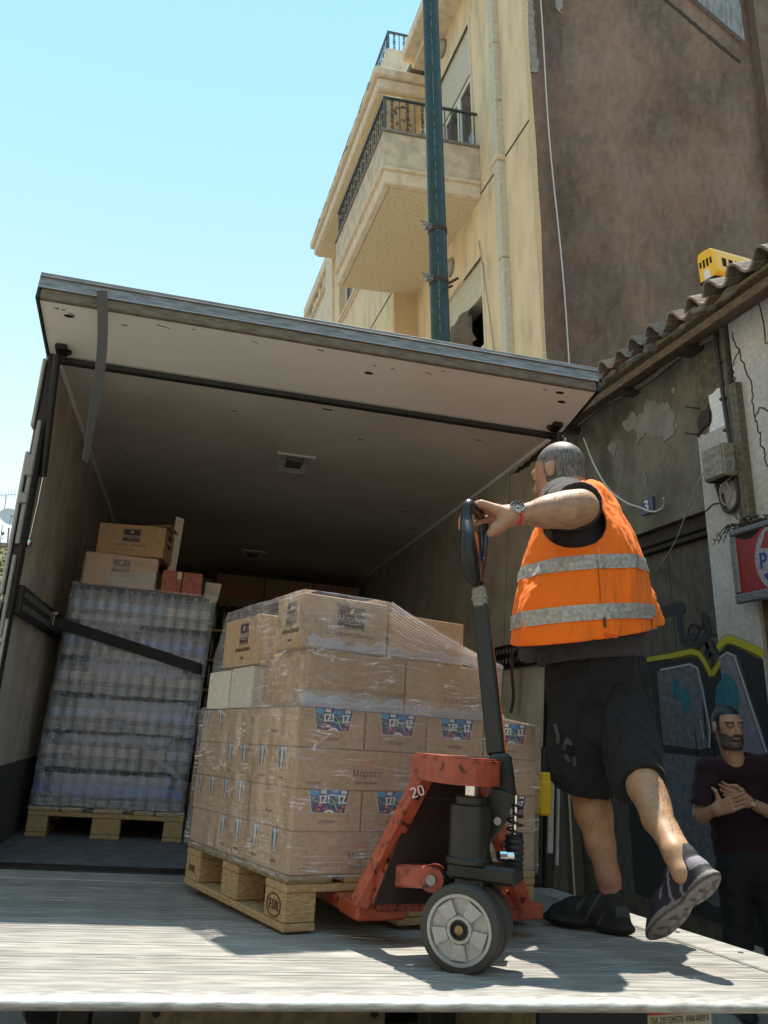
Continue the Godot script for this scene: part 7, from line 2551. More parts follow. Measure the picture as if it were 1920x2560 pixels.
# a shoe in the frame X: z towards the toe, y up, sole at y = 0
func shoe(X: Transform3D, sole: Color, upper: Color, trim: Color) -> MB:
	var S := SDF.new()
	S.ell(X * Vector3(0.004, 0.020, 0.075), X.basis, Vector3(0.049, 0.022, 0.092), 0.012)
	S.ell(X * Vector3(0, 0.020, -0.075), X.basis, Vector3(0.040, 0.024, 0.072), 0.02)
	S.chain([X * Vector3(0, 0.056, -0.092), X * Vector3(0, 0.062, -0.02), X * Vector3(0.003, 0.050, 0.055), X * Vector3(0.005, 0.036, 0.108)], [0.037, 0.037, 0.036, 0.030], 0.025)
	S.cap(X * Vector3(0, 0.095, -0.075), X * Vector3(0, 0.088, -0.03), 0.036, 0.034, 0.02)
	S.cap(X * Vector3(0, 0.118, -0.098), X * Vector3(0, 0.105, -0.10), 0.016, 0.016, 0.015)
	S.planes.append([X * Vector3(0, 0.0, 0), -X.basis.y.normalized()])
	var inv := X.affine_inverse()
	var n := fnl(131, 60.0, 2)
	var mb := MB.new()
	S.build(mb, 0.0042, func(p: Vector3, _g: Vector3) -> Color:
		var q: Vector3 = inv * p
		var k := 0.8 + 0.5 * absf(n.get_noise_3dv(q))
		if q.y < 0.006: return sole * k * (0.45 if sin(q.z * 150.0 + 3.0 * sin(q.x * 70.0)) > 0.45 or absf(q.x - 0.004) < 0.004 else 1.15)
		if q.y < 0.028 + 0.006 * sin(q.z * 30.0): return sole * k * (0.5 if absf(q.y - 0.017) < 0.0035 else 1.35)
		if absf(q.x) > 0.018 and q.z > -0.06 and q.z < 0.03 and absf(fposmod(q.z + q.y * 0.6, 0.045) - 0.02) < 0.005: return trim * k
		if q.z < -0.10 and q.y > 0.055 and q.y < 0.085: return trim * k
		return upper * k)
	return mb

func project_stroke(mb: MB, S: SDF, pts: Array, dir: Vector3, w: float) -> void:
	# a band laid on a garment: points are pushed inwards along dir to its surface
	var P := []
	var sd := []
	for i in pts.size():
		var q: Vector3 = S.hit(pts[i], dir, 0.6)
		P.append(q + dir * 0.003)
	for i in P.size():
		var t: Vector3 = P[mini(i + 1, P.size() - 1)] - P[maxi(i - 1, 0)]
		sd.append(t.cross(dir))
	mb.band(P, sd, w, 0.002)

func make_worker() -> void:
	var t := thing("person", "worker in orange high visibility vest and black shorts pushing the jack handle", "person", TR, Vector3(0.9, 0.07, 1.2))
	var f := Vector3(-0.55, 0, -0.83).normalized()
	var r := Vector3(0.83, 0, -0.55).normalized()
	var TB := Basis(r, Vector3.UP, -f)
	var skin := Color(0.46, 0.265, 0.165)
	var skin_n := fnl(121, 14.0, 3)
	# ---- bare body in one surface
	var S := SDF.new()
	var shl := Vector3(0.765, 1.455, 1.15)
	var elb := Vector3(0.700, 1.382, 1.405)
	var wr := Vector3(0.470, 1.328, 1.393)
	S.ell(Vector3(0.89, 1.27, 1.06), TB, Vector3(0.150, 0.23, 0.11), 0.04)
	S.ell(Vector3(0.90, 1.02, 1.085), TB, Vector3(0.175, 0.20, 0.14), 0.05)
	S.cap(Vector3(0.845, 1.47, 1.07), Vector3(0.80, 1.575, 1.055), 0.062, 0.060, 0.03)
	S.cap(shl, Vector3(0.86, 1.46, 1.08), 0.072, 0.075, 0.04)
	S.cap(Vector3(0.985, 1.40, 1.0), Vector3(0.88, 1.45, 1.07), 0.050, 0.065, 0.04)
	S.chain([shl, Vector3(0.735, 1.425, 1.28), elb], [0.064, 0.056, 0.050], 0.03)
	S.chain([elb, Vector3(0.655, 1.365, 1.405), Vector3(0.585, 1.350, 1.400), wr], [0.052, 0.054, 0.046, 0.0285], 0.03)
	S.cap(elb, elb + Vector3(0.012, -0.005, 0.020), 0.040, 0.030, 0.02)
	var he := Vector3(1.07, 1.19, 0.86)
	S.chain([Vector3(0.985, 1.40, 0.99), he, Vector3(0.95, 1.12, 0.74)], [0.062, 0.048, 0.030], 0.03)
	var kl := Vector3(0.898, 0.50, 1.075)
	S.chain([Vector3(0.865, 0.80, 1.13), kl, Vector3(0.903, 0.43, 1.105), Vector3(0.916, 0.33, 1.135), Vector3(0.928, 0.235, 1.165), Vector3(0.934, 0.15, 1.178)], [0.090, 0.058, 0.058, 0.045, 0.035, 0.033], 0.025)
	S.chain([Vector3(0.995, 0.80, 1.10), Vector3(0.915, 0.60, 1.36), Vector3(0.906, 0.53, 1.435), Vector3(0.890, 0.45, 1.53), Vector3(0.874, 0.375, 1.645), Vector3(0.872, 0.33, 1.685)], [0.080, 0.052, 0.049, 0.040, 0.029, 0.031], 0.025)
	# calf muscles, heel cords, knee hollows, elbow point, forearm muscles
	S.ell(Vector3(0.898, 0.425, 1.128), Basis(Vector3(0, 0, 1), 0.06), Vector3(0.030, 0.085, 0.034), 0.02)
	S.ell(Vector3(0.935, 0.405, 1.118), Basis(Vector3(0, 0, 1), 0.10), Vector3(0.026, 0.075, 0.034), 0.02)
	S.cap(Vector3(0.925, 0.33, 1.155), Vector3(0.945, 0.16, 1.205), 0.016, 0.014, 0.02)
	S.ell(Vector3(0.924, 0.500, 1.485), Basis(Vector3(1, 0, 0), 0.9), Vector3(0.028, 0.030, 0.070), 0.02)
	S.ell(Vector3(0.888, 0.490, 1.485), Basis(Vector3(1, 0, 0), 0.9), Vector3(0.025, 0.028, 0.065), 0.02)
	S.cap(Vector3(0.905, 0.44, 1.58), Vector3(0.895, 0.345, 1.715), 0.014, 0.013, 0.02)
	S.cap(elb + Vector3(0.022, -0.010, 0.020), elb + Vector3(0.010, 0.0, 0.012), 0.024, 0.03, 0.015)
	S.ell(Vector3(0.640, 0.0 + 1.392, 1.395), Basis(Vector3(0, 0, 1), 0.20), Vector3(0.075, 0.030, 0.036), 0.02)
	S.ell(Vector3(0.635, 1.338, 1.412), Basis(Vector3(0, 0, 1), 0.12), Vector3(0.080, 0.026, 0.032), 0.02)
	S.cap(wr + Vector3(0.012, 0.006, 0.026), wr + Vector3(0.014, 0.004, 0.020), 0.010, 0.012, 0.012)
	var fuzz := fnl(126, 70.0, 2)
	var mb := MB.new()
	S.build(mb, 0.0095, func(p: Vector3, _g: Vector3) -> Color:
		var c := skin
		if p.y < 0.85: c = Color(0.42, 0.245, 0.140)
		if p.y < 0.34 and p.z < 1.3: c = c.lerp(Color(0.22, 0.085, 0.085), clampf((0.34 - p.y) * 5.0, 0.0, 0.75))
		if p.y > 1.2 and p.x < 0.72: c = skin.lerp(Color(0.33, 0.20, 0.13), clampf(0.35 + skin_n.get_noise_3d(p.x * 0.6, p.y * 3.0, p.z * 3.0) * 1.2, 0.0, 0.8)) * (1.0 + 0.45 * minf(0.0, fuzz.get_noise_3d(p.x * 0.5, p.y * 1.6, p.z)))
		if p.y < 0.6 and p.y > 0.2: c *= 1.0 + 0.35 * minf(0.0, fuzz.get_noise_3d(p.x * 1.4, p.y * 0.45, p.z))
		return c * (1.0 + 0.20 * skin_n.get_noise_3dv(p)))
	# left hand closed over the grip, right hand in front of the body
	var ax := Vector3(0.56, 0.0, -0.83).normalized()
	var HS := SDF.new()
	HS.cap(wr + Vector3(0.03, 0.003, 0.001), wr, 0.031, 0.0285, 0.01)
	hand(HS, wr, Vector3(0.358, 1.354, 1.372), -ax, Vector3(-0.1, -1, 0), [0.85, 0.75, 0.25], [[0.03, 0.022, 0.012, 0.018, 0.014], [0.035, 0.006, 0.018, 0.013, 0.011], [0.02, -0.004, 0.022, 0.011, 0.009]], 1.04)
	HS.cap(wr + Vector3(-0.02, -0.02, 0.012), Vector3(0.415, 1.275, 1.410), 0.024, 0.020, 0.02)
	HS.cap(Vector3(0.415, 1.275, 1.410), Vector3(0.395, 1.255, 1.415), 0.019, 0.014, 0.01)
	var hc := func(p: Vector3, g: Vector3) -> Color: return Color(0.47, 0.26, 0.165).lerp(Color(0.50, 0.24, 0.17), clampf(-g.y, 0.0, 1.0)) * (1.0 + 0.15 * skin_n.get_noise_3dv(p * 2.0))
	HS.build(mb, 0.0038, hc)
	HS = SDF.new()
	hand(HS, Vector3(0.95, 1.12, 0.74), Vector3(0.87, 1.10, 0.68), Vector3(0.4, 0, -0.8), Vector3(0, -1, 0), [0.5, 0.6, 0.4], [[0.03, 0.02, 0.01, 0.016, 0.013], [0.03, 0.0, 0.01, 0.012, 0.010]])
	HS.build(mb, 0.005, hc)
	# head, turned away to the left and bent forward
	var g := Vector3(-0.55, -0.22, -0.80).normalized()
	var hx := Vector3.UP.cross(g).normalized()
	var H := Transform3D(Basis(hx, g.cross(hx), g), Vector3(0.783, 1.607, 1.045))
	var HD := SDF.new()
	head_shape(HD, H)
	HD.cap(H * Vector3(0, -0.05, -0.035), Vector3(0.84, 1.47, 1.07), 0.058, 0.066, 0.03)
	var hi := H.affine_inverse()
	var hn := fnl(122, 120.0, 2)
	HD.build(mb, 0.0042, func(p: Vector3, _g: Vector3) -> Color:
		var q: Vector3 = hi * p
		var c := Color(0.44, 0.24, 0.16) * (1.0 + 0.12 * skin_n.get_noise_3dv(p * 2.0))
		var sp := 0.5 + 0.9 * hn.get_noise_3d(q.x, q.y * 0.35, q.z)
		var line := 0.045 + 0.02 * q.z / 0.1 if q.z > 0.02 else -0.055 - 0.1 * clampf(q.z + 0.02, -0.05, 0.03)
		if q.z < 0.055 and q.y > line and absf(q.x) < 0.083 and not (absf(q.x) > 0.074 and q.z > -0.03 and q.y < 0.026 and q.y > -0.04):
			var top := clampf((q.y - 0.085) * 22.0, 0.0, 1.0)
			var h := Color(0.050, 0.045, 0.043).lerp(Color(0.21, 0.19, 0.18), clampf(sp, 0.0, 1.0))
			c = h.lerp(Color(0.46, 0.31, 0.25), top * 0.75)
		return c)
	part(mb, "body", M.skin, t)
	eyes(t, H)
	# short hairs on the forearm and calves
	mb = MB.new()
	for q in [[elb, wr, 260, Vector3(0, 1, 0.6)], [Vector3(0.905, 0.47, 1.10), Vector3(0.926, 0.25, 1.16), 160, Vector3(0.3, 0, 1)], [Vector3(0.908, 0.52, 1.45), Vector3(0.88, 0.40, 1.62), 160, Vector3(0.3, 0.3, 1)]]:
		for i in q[2]:
			var o: Vector3 = q[0].lerp(q[1], rng.randf())
			var ta: Vector3 = (q[1] - q[0]).normalized()
			var d: Vector3 = (q[3] + Vector3(rng.randf_range(-1, 1), rng.randf_range(-1, 1), rng.randf_range(-1, 1)) * 0.8)
			d = (d - ta * d.dot(ta)).normalized()
			var p := S.hit(o, d, 0.12)
			var e: Vector3 = p + d * 0.006 + ta * rng.randf_range(0.003, 0.010)
			mb.tube([p - d * 0.001, e], [0.0004, 0.0001], 3, false)
	part(mb, "body_hair", mat("body_hair", Color(0.05, 0.035, 0.03), {"r": 0.6}), t)
	t.get_child(t.get_child_count() - 1).set_meta("kind", "stuff")
	# ---- shoes
	var fw := Vector3(-0.64, -0.03, -0.77).normalized()
	var sx := Vector3.UP.cross(fw).normalized()
	part(shoe(Transform3D(Basis(sx, fw.cross(sx), fw), Vector3(0.888, 0.070, 1.128)), Color(0.016, 0.016, 0.017), Color(0.010, 0.010, 0.012), Color(0.05, 0.05, 0.055)), "shoe", M.shoe, t)
	fw = Vector3(-0.186, -0.669, -0.72).normalized()
	var sy := Vector3(-0.167, 0.743, -0.649)
	sx = sy.cross(fw).normalized()
	var X := Transform3D(Basis(sx, fw.cross(sx), fw), Vector3(0.895, 0.235, 1.675))
	part(shoe(X, Color(0.17, 0.15, 0.14), Color(0.022, 0.022, 0.030), Color(0.22, 0.21, 0.25)), "shoe", M.shoe, t, "raised black trainer showing its dusty grey sole")
	# ---- T-shirt
	var TS := SDF.new()
	TS.noise = fnl(123, 16.0, 3)
	TS.amp = 0.006
	TS.ell(Vector3(0.89, 1.26, 1.065), TB, Vector3(0.185, 0.25, 0.138), 0.05)
	TS.ell(Vector3(0.895, 0.98, 1.10), TB, Vector3(0.215, 0.31, 0.180), 0.05)
	TS.cap(shl + Vector3(0, 0.006, 0), Vector3(0.88, 1.46, 1.08), 0.090, 0.095, 0.05)
	TS.cap(Vector3(0.985, 1.41, 1.01), Vector3(0.88, 1.45, 1.07), 0.060, 0.075, 0.05)
	TS.cap(shl + Vector3(0, 0.004, 0), elb + Vector3(0.012, 0.012, -0.03), 0.092, 0.078, 0.03)
	TS.cap(Vector3(0.985, 1.41, 0.99), he, 0.055, 0.060, 0.03)
	TS.cap(Vector3(0.62, 0.92, 1.20), Vector3(0.68, 1.05, 1.18), 0.035, 0.05, 0.06)
	var ad := (elb - shl).normalized()
	TS.planes.append([Vector3(0.6, 0.885, 1.2), Vector3(0.13, -1, 0.05).normalized()])
	TS.cap(elb + ad * 0.04 + Vector3(0.0, -0.02, 0), elb + ad * 0.25, 0.13, 0.13, 0.01, true)
	TS.cap(Vector3(0.83, 1.53, 1.065), Vector3(0.79, 1.62, 1.05), 0.070, 0.075, 0.01, true)
	mb = MB.new()
	TS.build(mb, 0.0085, func(p: Vector3, _g: Vector3) -> Color: return Color.WHITE * (0.95 + 0.2 * skin_n.get_noise_3dv(p)) + Color(0.35, 0.3, 0.4) * clampf((p.y - 1.40) * 8.0, 0.0, 1.0))  # shoulder and sleeve top painted paler, as if sunlit
	part(mb, "t_shirt", M.tee_grey, t)
	# ---- shorts
	var SH := SDF.new()
	SH.noise = fnl(124, 11.0, 3)
	SH.amp = 0.016
	SH.nscale = Vector3(1.4, 0.45, 1.4)
	SH.ell(Vector3(0.915, 0.88, 1.11), TB, Vector3(0.185, 0.19, 0.165), 0.05)
	SH.cap(Vector3(0.840, 0.82, 1.14), Vector3(0.872, 0.46, 1.085), 0.118, 0.098, 0.03)
	SH.cap(Vector3(0.990, 0.82, 1.10), Vector3(0.912, 0.545, 1.395), 0.112, 0.082, 0.03)
	SH.cap(Vector3(0.78, 0.80, 1.17), Vector3(0.795, 0.56, 1.13), 0.06, 0.035, 0.05)
	SH.planes.append([Vector3(0.88, 0.493, 1.08), Vector3(-0.05, -1, -0.25).normalized()])
	var rd := Vector3(-0.05, -0.55, 0.62).normalized()
	SH.cap(Vector3(0.910, 0.560, 1.400) + rd * 0.205, Vector3(0.912, 0.575, 1.365) + rd * 0.5, 0.19, 0.19, 0.01, true)
	mb = MB.new()
	SH.build(mb, 0.009, func(p: Vector3, _g: Vector3) -> Color: return Color.WHITE * (1.0 + 0.35 * skin_n.get_noise_3dv(p)))
	var sh := part(mb, "shorts", M.shorts, t)
	mb = MB.new()
	var dir := Vector3(-0.62, 0.0, 0.78)
	for st in [[[0.69, 0.70], [0.705, 0.66], [0.70, 0.63]], [[0.725, 0.62], [0.745, 0.655], [0.765, 0.63]], [[0.73, 0.605], [0.75, 0.575]], [[0.765, 0.60], [0.765, 0.56]]]:
		var pts := []
		for i in st.size() - 1:
			for k in 4:
				pts.append(Vector3(lerpf(st[i][0], st[i + 1][0], k / 4.0) + 0.1, lerpf(st[i][1], st[i + 1][1], k / 4.0), 1.10))
		project_stroke(mb, SH, pts, dir, 0.012)
	part(mb, "printed_emblem", mat("print_grey", Color(0.065, 0.065, 0.07), {"r": 0.8}), sh)
	sh.get_child(0).position = Vector3.ZERO
	# ---- vest
	var V := SDF.new()
	V.noise = fnl(125, 5.5, 4)
	V.amp = 0.020
	V.nscale = Vector3(1.3, 0.5, 1.3)
	V.shell = 0.022
	V.ell(Vector3(0.862, 1.26, 1.085), TB, Vector3(0.205, 0.285, 0.185), 0.08)
	V.ell(Vector3(0.862, 0.96, 1.105), TB, Vector3(0.310, 0.46, 0.220), 0.10)
	V.cap(shl + Vector3(0.03, 0.02, -0.02), Vector3(0.86, 1.48, 1.08), 0.085, 0.095, 0.06)
	V.cap(Vector3(0.985, 1.420, 1.005), Vector3(0.87, 1.475, 1.07), 0.085, 0.098, 0.06)
	V.cap(Vector3(1.00, 1.38, 1.0), Vector3(1.06, 1.20, 0.985), 0.075, 0.085, 0.06)
	V.cap(Vector3(1.05, 1.25, 1.0), Vector3(1.205, 1.02, 0.99), 0.075, 0.052, 0.10)
	V.planes.append([Vector3(0.57, 0.930, 1.25), Vector3(0.21, -1, -0.10).normalized()])
	V.cap(Vector3(0.83, 1.37, 1.09), Vector3(0.60, 1.40, 1.55), 0.100, 0.125, 0.01, true)
	V.cap(Vector3(0.79, 1.44, 1.14), Vector3(0.60, 1.46, 1.50), 0.072, 0.10, 0.01, true)
	V.cap(Vector3(0.86, 1.37, 1.03), Vector3(0.45, 1.36, 0.98), 0.10, 0.12, 0.01, true)
	V.cap(Vector3(1.12, 1.36, 0.90), Vector3(1.25, 1.30, 0.70), 0.09, 0.11, 0.01, true)
	V.cap(Vector3(0.82, 1.52, 1.05), Vector3(0.77, 1.66, 1.03), 0.080, 0.10, 0.01, true)
	mb = MB.new()
	V.build(mb, 0.0072)
	var ve := part(mb, "high_visibility_vest", M.vest, t)
	# reflective strips round the vest, laid on its surface
	for q in [[1.228, 0.050, 0.17], [1.058, 0.052, 0.16]]:
		var P := []
		var n := 72
		for i in n + 1:
			var a := TAU * i / n
			var dd := Vector3(cos(a), 0, sin(a))
			var row := []
			for k in 5:
				var c := Vector3(0.88, q[0] - q[1] * 0.5 + q[1] * k / 4.0, 1.09)
				var s := V.hit(c + Vector3(0, 0, 0), dd, 0.6)
				s.y += q[2] * (s.x - 0.80)
				var s2 := V.hit(Vector3(c.x, s.y, c.z), dd, 0.6)
				row.append(s2 + dd * 0.0035)
			P.append(row)
		mb = MB.new()
		for i in n:
			if P[i][2].distance_to(P[i + 1][2]) > 0.07: continue
			if Vector3(P[i][2].x, 0, P[i][2].z).distance_to(Vector3(0.88, 0, 1.09)) < 0.12: continue
			for k in 4:
				var a: Vector3 = P[i][k]; var b: Vector3 = P[i + 1][k]; var c: Vector3 = P[i + 1][k + 1]; var d: Vector3 = P[i][k + 1]
				var nn := (b - a).cross(d - a).normalized()
				if nn.dot(a - Vector3(0.88, a.y, 1.09)) < 0.0: nn = -nn
				mb.quad(a, b, c, d, nn)
		part(mb, "reflective_strip", M.reflective, ve)
	for q in [[0.966, 0.010, 0.19]]:
		var P := []
		for i in 73:
			var a := TAU * i / 72
			var dd := Vector3(cos(a), 0, sin(a))
			var s := V.hit(Vector3(0.88, q[0], 1.09), dd, 0.6)
			s = V.hit(Vector3(0.88, q[0] + q[2] * (s.x - 0.80), 1.09), dd, 0.6)
			P.append(s + dd * 0.002)
		var sd := []
		for i in 73: sd.append(Vector3.UP)
		mb = MB.new()
		for i in 72:
			if P[i].distance_to(P[i + 1]) < 0.07: mb.bar(P[i], P[i + 1], 0.003, 0.010, Vector3.UP)
		part(mb, "hem_binding", mat("hem_orange", Color(0.75, 0.12, 0.006), {"r": 0.9}), ve)
	# seam down the back and the small tab at its foot
	mb = MB.new()
	var pts := []
	for i in 14: pts.append(Vector3(0.80, 1.235 - i * 0.0135, 1.09))
	project_stroke(mb, V, pts, Vector3(0.0, 0, 1), 0.0025)
	part(mb, "back_seam", mat("seam_orange", Color(0.45, 0.10, 0.01), {"r": 0.9}), ve)
	mb = MB.new()
	project_stroke(mb, V, [Vector3(0.81, 1.040, 1.09), Vector3(0.811, 1.025, 1.09), Vector3(0.812, 1.008, 1.09)], Vector3(0, 0, 1), 0.010)
	part(mb, "tab", M.ink, ve)
	for me in ve.get_children(): me.position = Vector3.ZERO
	# ---- watch
	var fa := (wr - elb).normalized()
	var wc := wr - fa * 0.012
	var wn := Vector3(-0.05, 0.50, 0.86)
	wn = (wn - fa * wn.dot(fa)).normalized()
	var wv := fa.cross(wn)
	var rings := []
	for e in [[-0.011, 0.0], [-0.011, 0.003], [0.011, 0.003], [0.011, 0.0]]:
		var ring := []
		for k in 28:
			var a := TAU * k / 28
			ring.append(wc + fa * e[0] + (wn * cos(a) * 0.031 + wv * sin(a) * 0.033) * (1.0 + e[1] * 25.0))
		rings.append(ring)
	mb = MB.new()
	mb.loft(rings, false)
	mb.bx(wc - wn * 0.034, Vector3(0.018, 0.008, 0.018), 0.002)
	var w := part(mb, "wrist_watch", M.watch_red, t, "steel diver's watch with red strap")
	var WX := Transform3D(Basis(fa, wn, fa.cross(wn)).scaled(Vector3.ONE * 1.15), wc + wn * 0.034)
	mb = MB.new()
	mb.lathe([Vector2(0, -0.004), Vector2(0.0205, -0.004), Vector2(0.0215, 0.0), Vector2(0.0215, 0.004), Vector2(0.0205, 0.006), Vector2(0.020, 0.006)], WX, 28)
	mb.bx(WX * Vector3(0.023, 0.0, 0.0), Vector3(0.006, 0.006, 0.006), 0.002)
	part(mb, "case", M.chrome, w)
	mb = MB.new()
	mb.lathe([Vector2(0.020, 0.0055), Vector2(0.0195, 0.0072), Vector2(0.0155, 0.0066), Vector2(0.0150, 0.0056), Vector2(0, 0.0056)], WX, 28)
	part(mb, "dial", M.black, w)
	mb = MB.new()
	for k in 12:
		var a := TAU * k / 12
		mb.box(WX * Transform3D(Basis(Vector3.UP, -a), Vector3(cos(a) * 0.0175, 0.0070, sin(a) * 0.0175)), Vector3(0.003, 0.0006, 0.0012))
		mb.box(WX * Transform3D(Basis(Vector3.UP, -a), Vector3(cos(a) * 0.0125, 0.0058, sin(a) * 0.0125)), Vector3(0.0028, 0.0006, 0.0012))
	mb.box(WX * Transform3D(Basis(Vector3.UP, 0.6), Vector3(0.003, 0.0061, -0.002)), Vector3(0.009, 0.0006, 0.0014))
	mb.box(WX * Transform3D(Basis(Vector3.UP, 2.2), Vector3(-0.002, 0.0061, -0.004)), Vector3(0.011, 0.0006, 0.0010))
	part(mb, "marks", M.label_white, w)
	for me in w.get_children(): me.position = Vector3.ZERO

func make_bystander() -> void:
	var t := thing("person", "bearded man in maroon T-shirt standing by the painted wall with hands joined", "person", I3, Vector3(3.25, 0.12, -4.25))
	var f := Vector3(-0.35, 0, 0.94).normalized()
	var l := Vector3.UP.cross(f).normalized()
	var TB := Basis(l, Vector3.UP, f)
	var n := fnl(141, 14.0, 3)
	var skin := Color(0.40, 0.225, 0.15)
	var S := SDF.new()
	var shr := Vector3(3.075, 1.365, -4.245)
	var shl := Vector3(3.415, 1.385, -4.135)
	var er := Vector3(2.985, 1.135, -4.215)
	var el := Vector3(3.43, 1.09, -4.03)
	var wr := Vector3(3.000, 1.172, -4.105)
	var wl := Vector3(3.158, 1.212, -4.045)
	S.ell(Vector3(3.265, 1.22, -4.25), TB, Vector3(0.140, 0.19, 0.080), 0.04)
	S.ell(Vector3(3.275, 0.95, -4.26), TB, Vector3(0.15, 0.18, 0.105), 0.05)
	S.cap(shr, shl, 0.038, 0.038, 0.04)
	S.chain([shr, er, wr], [0.052, 0.043, 0.028], 0.03)
	S.chain([shl, el, wl], [0.052, 0.045, 0.028], 0.03)
	for s in [-1.0, 1.0]:
		var hp: Vector3 = Vector3(3.265, 0.86, -4.23) + l * 0.085 * s
		S.chain([hp, hp + Vector3(0.0, -0.36, 0.02) + l * 0.02 * s, hp + Vector3(0.0, -0.68, -0.01) + l * 0.03 * s], [0.078, 0.055, 0.040], 0.03)
	var mb := MB.new()
	S.build(mb, 0.014, func(p: Vector3, _g: Vector3) -> Color: return skin * (1.0 + 0.2 * n.get_noise_3dv(p)))
	var hc := func(p: Vector3, _g: Vector3) -> Color: return skin * (1.0 + 0.15 * n.get_noise_3dv(p * 2.0))
	var HS := SDF.new()
	hand(HS, wr, Vector3(3.052, 1.205, -4.035), Vector3(0.12, -1, 0), Vector3(0.45, 0, -0.9), [0.12, 0.15, 0.1], [[0.02, 0.030, 0.0, 0.016, 0.013], [0.005, 0.034, 0.0, 0.012, 0.010], [-0.01, 0.022, 0.0, 0.010, 0.008]])
	HS.build(mb, 0.0045, hc)
	HS = SDF.new()
	hand(HS, wl, Vector3(3.088, 1.250, -4.075), Vector3(-0.1, -1, 0.1), Vector3(0.2, 0, 1), [0.2, 0.35, 0.3], [[0.03, 0.02, 0.006, 0.015, 0.012], [0.034, 0.006, 0.004, 0.012, 0.010], [0.024, -0.006, 0.0, 0.010, 0.008]])
	HS.build(mb, 0.0045, hc)
	var g := Vector3(-0.13, 0.0, 0.99).normalized()
	var hx := Vector3.UP.cross(g).normalized()
	var H := Transform3D(Basis(hx, g.cross(hx), g), Vector3(3.200, 1.600, -4.20))
	var HD := SDF.new()
	head_shape(HD, H)
	HD.cap(H * Vector3(0, -0.06, -0.02), Vector3(3.235, 1.40, -4.215), 0.054, 0.062, 0.03)
	var hi := H.affine_inverse()
	var hn := fnl(142, 110.0, 2)
	HD.build(mb, 0.0042, func(p: Vector3, _g: Vector3) -> Color:
		var q: Vector3 = hi * p
		var c := skin * (1.0 + 0.12 * n.get_noise_3dv(p * 2.0))
		var sp := 0.5 + 0.9 * hn.get_noise_3dv(q)
		if q.z > 0.03 and q.y > -0.004 and q.y < 0.012 and absf(q.x) < 0.05: c *= 0.72
		if q.y > 0.066 - 0.3 * maxf(0.0, absf(q.x) - 0.045) or (q.z < 0.035 and q.y > -0.01 and absf(q.x) < 0.079) or (q.z < -0.03 and q.y > -0.06):
			if not (absf(q.x) > 0.0745 and q.z < 0.02 and q.y < 0.03): c = Color(0.018, 0.015, 0.014) * (0.7 + 0.6 * sp)
		if q.y > -0.03 and q.y < 0.03 and q.z < 0.035 and q.z > 0.0 and absf(q.x) > 0.062 and absf(q.x) < 0.0745: c = Color(0.06, 0.05, 0.047)
		# brows
		if q.z > 0.05 and absf(q.x) > 0.010 and absf(q.x) < 0.052 and absf(q.y - 0.0225 + 0.05 * maxf(0.0, absf(q.x) - 0.038)) < 0.0052: c = Color(0.022, 0.017, 0.015)
		# beard and moustache round the lips
		var lip := absf(q.x) < 0.023 and absf(q.y + 0.066) < 0.006 and q.z > 0.07
		var cheek := -0.052 + 0.5 * maxf(0.0, absf(q.x) - 0.03)
		if q.z > 0.0 and (q.y < cheek or (absf(q.x) < 0.030 and q.y < -0.046)) and q.y > -0.128 and not lip:
			c = Color(0.035, 0.028, 0.024).lerp(Color(0.16, 0.14, 0.125), clampf(sp * 0.8 + (0.25 if q.y < -0.085 else -0.15), 0.0, 1.0))
		if lip: c = Color(0.24, 0.12, 0.09)
		return c)
	part(mb, "body", M.skin, t)
	eyes(t, H)
	# T-shirt with a V neck
	var V := SDF.new()
	V.noise = fnl(143, 9.0, 3)
	V.amp = 0.010
	V.ell(Vector3(3.265, 1.22, -4.25), TB, Vector3(0.172, 0.25, 0.112), 0.05)
	V.ell(Vector3(3.28, 0.98, -4.26), TB, Vector3(0.172, 0.30, 0.125), 0.08)
	V.cap(shr, shl, 0.058, 0.060, 0.07)
	V.cap(shr, er + Vector3(0.012, 0.07, 0.01), 0.062, 0.066, 0.03)
	V.cap(shl, el + Vector3(-0.012, 0.09, -0.005), 0.062, 0.066, 0.03)
	V.planes.append([Vector3(3.26, 0.845, -4.2), Vector3(-0.15, -1, 0).normalized()])
	V.cap(H * Vector3(0.005, -0.16, 0.03), Vector3(3.200, 1.372, -4.09), 0.062, 0.012, 0.01, true)
	V.cap(Vector3(3.22, 1.46, -4.21), Vector3(3.21, 1.6, -4.2), 0.072, 0.08, 0.01, true)
	var rd := (er - shr).normalized()
	V.cap(er + rd * 0.06, er + rd * 0.3, 0.12, 0.12, 0.01, true)
	V.cap(el + rd * 0.05, el + rd * 0.3, 0.12, 0.12, 0.01, true)
	mb = MB.new()
	V.build(mb, 0.0105, func(p: Vector3, _g: Vector3) -> Color: return Color.WHITE * (1.0 + 0.25 * n.get_noise_3dv(p)))
	part(mb, "t_shirt", M.tee_maroon, t)
	# trousers
	V = SDF.new()
	V.noise = fnl(144, 9.0, 3)
	V.amp = 0.010
	V.ell(Vector3(3.268, 0.86, -4.23), TB, Vector3(0.165, 0.13, 0.12), 0.05)
	for s in [-1.0, 1.0]:
		var hp: Vector3 = Vector3(3.265, 0.84, -4.23) + l * 0.085 * s
		V.chain([hp, hp + Vector3(0.0, -0.36, 0.02) + l * 0.02 * s, hp + Vector3(0.0, -0.665, -0.01) + l * 0.03 * s], [0.092, 0.072, 0.066], 0.04)
	V.planes.append([Vector3(3.2, 0.155, -4.2), Vector3.DOWN])
	mb = MB.new()
	V.build(mb, 0.0125)
	part(mb, "trousers", M.trousers, t)
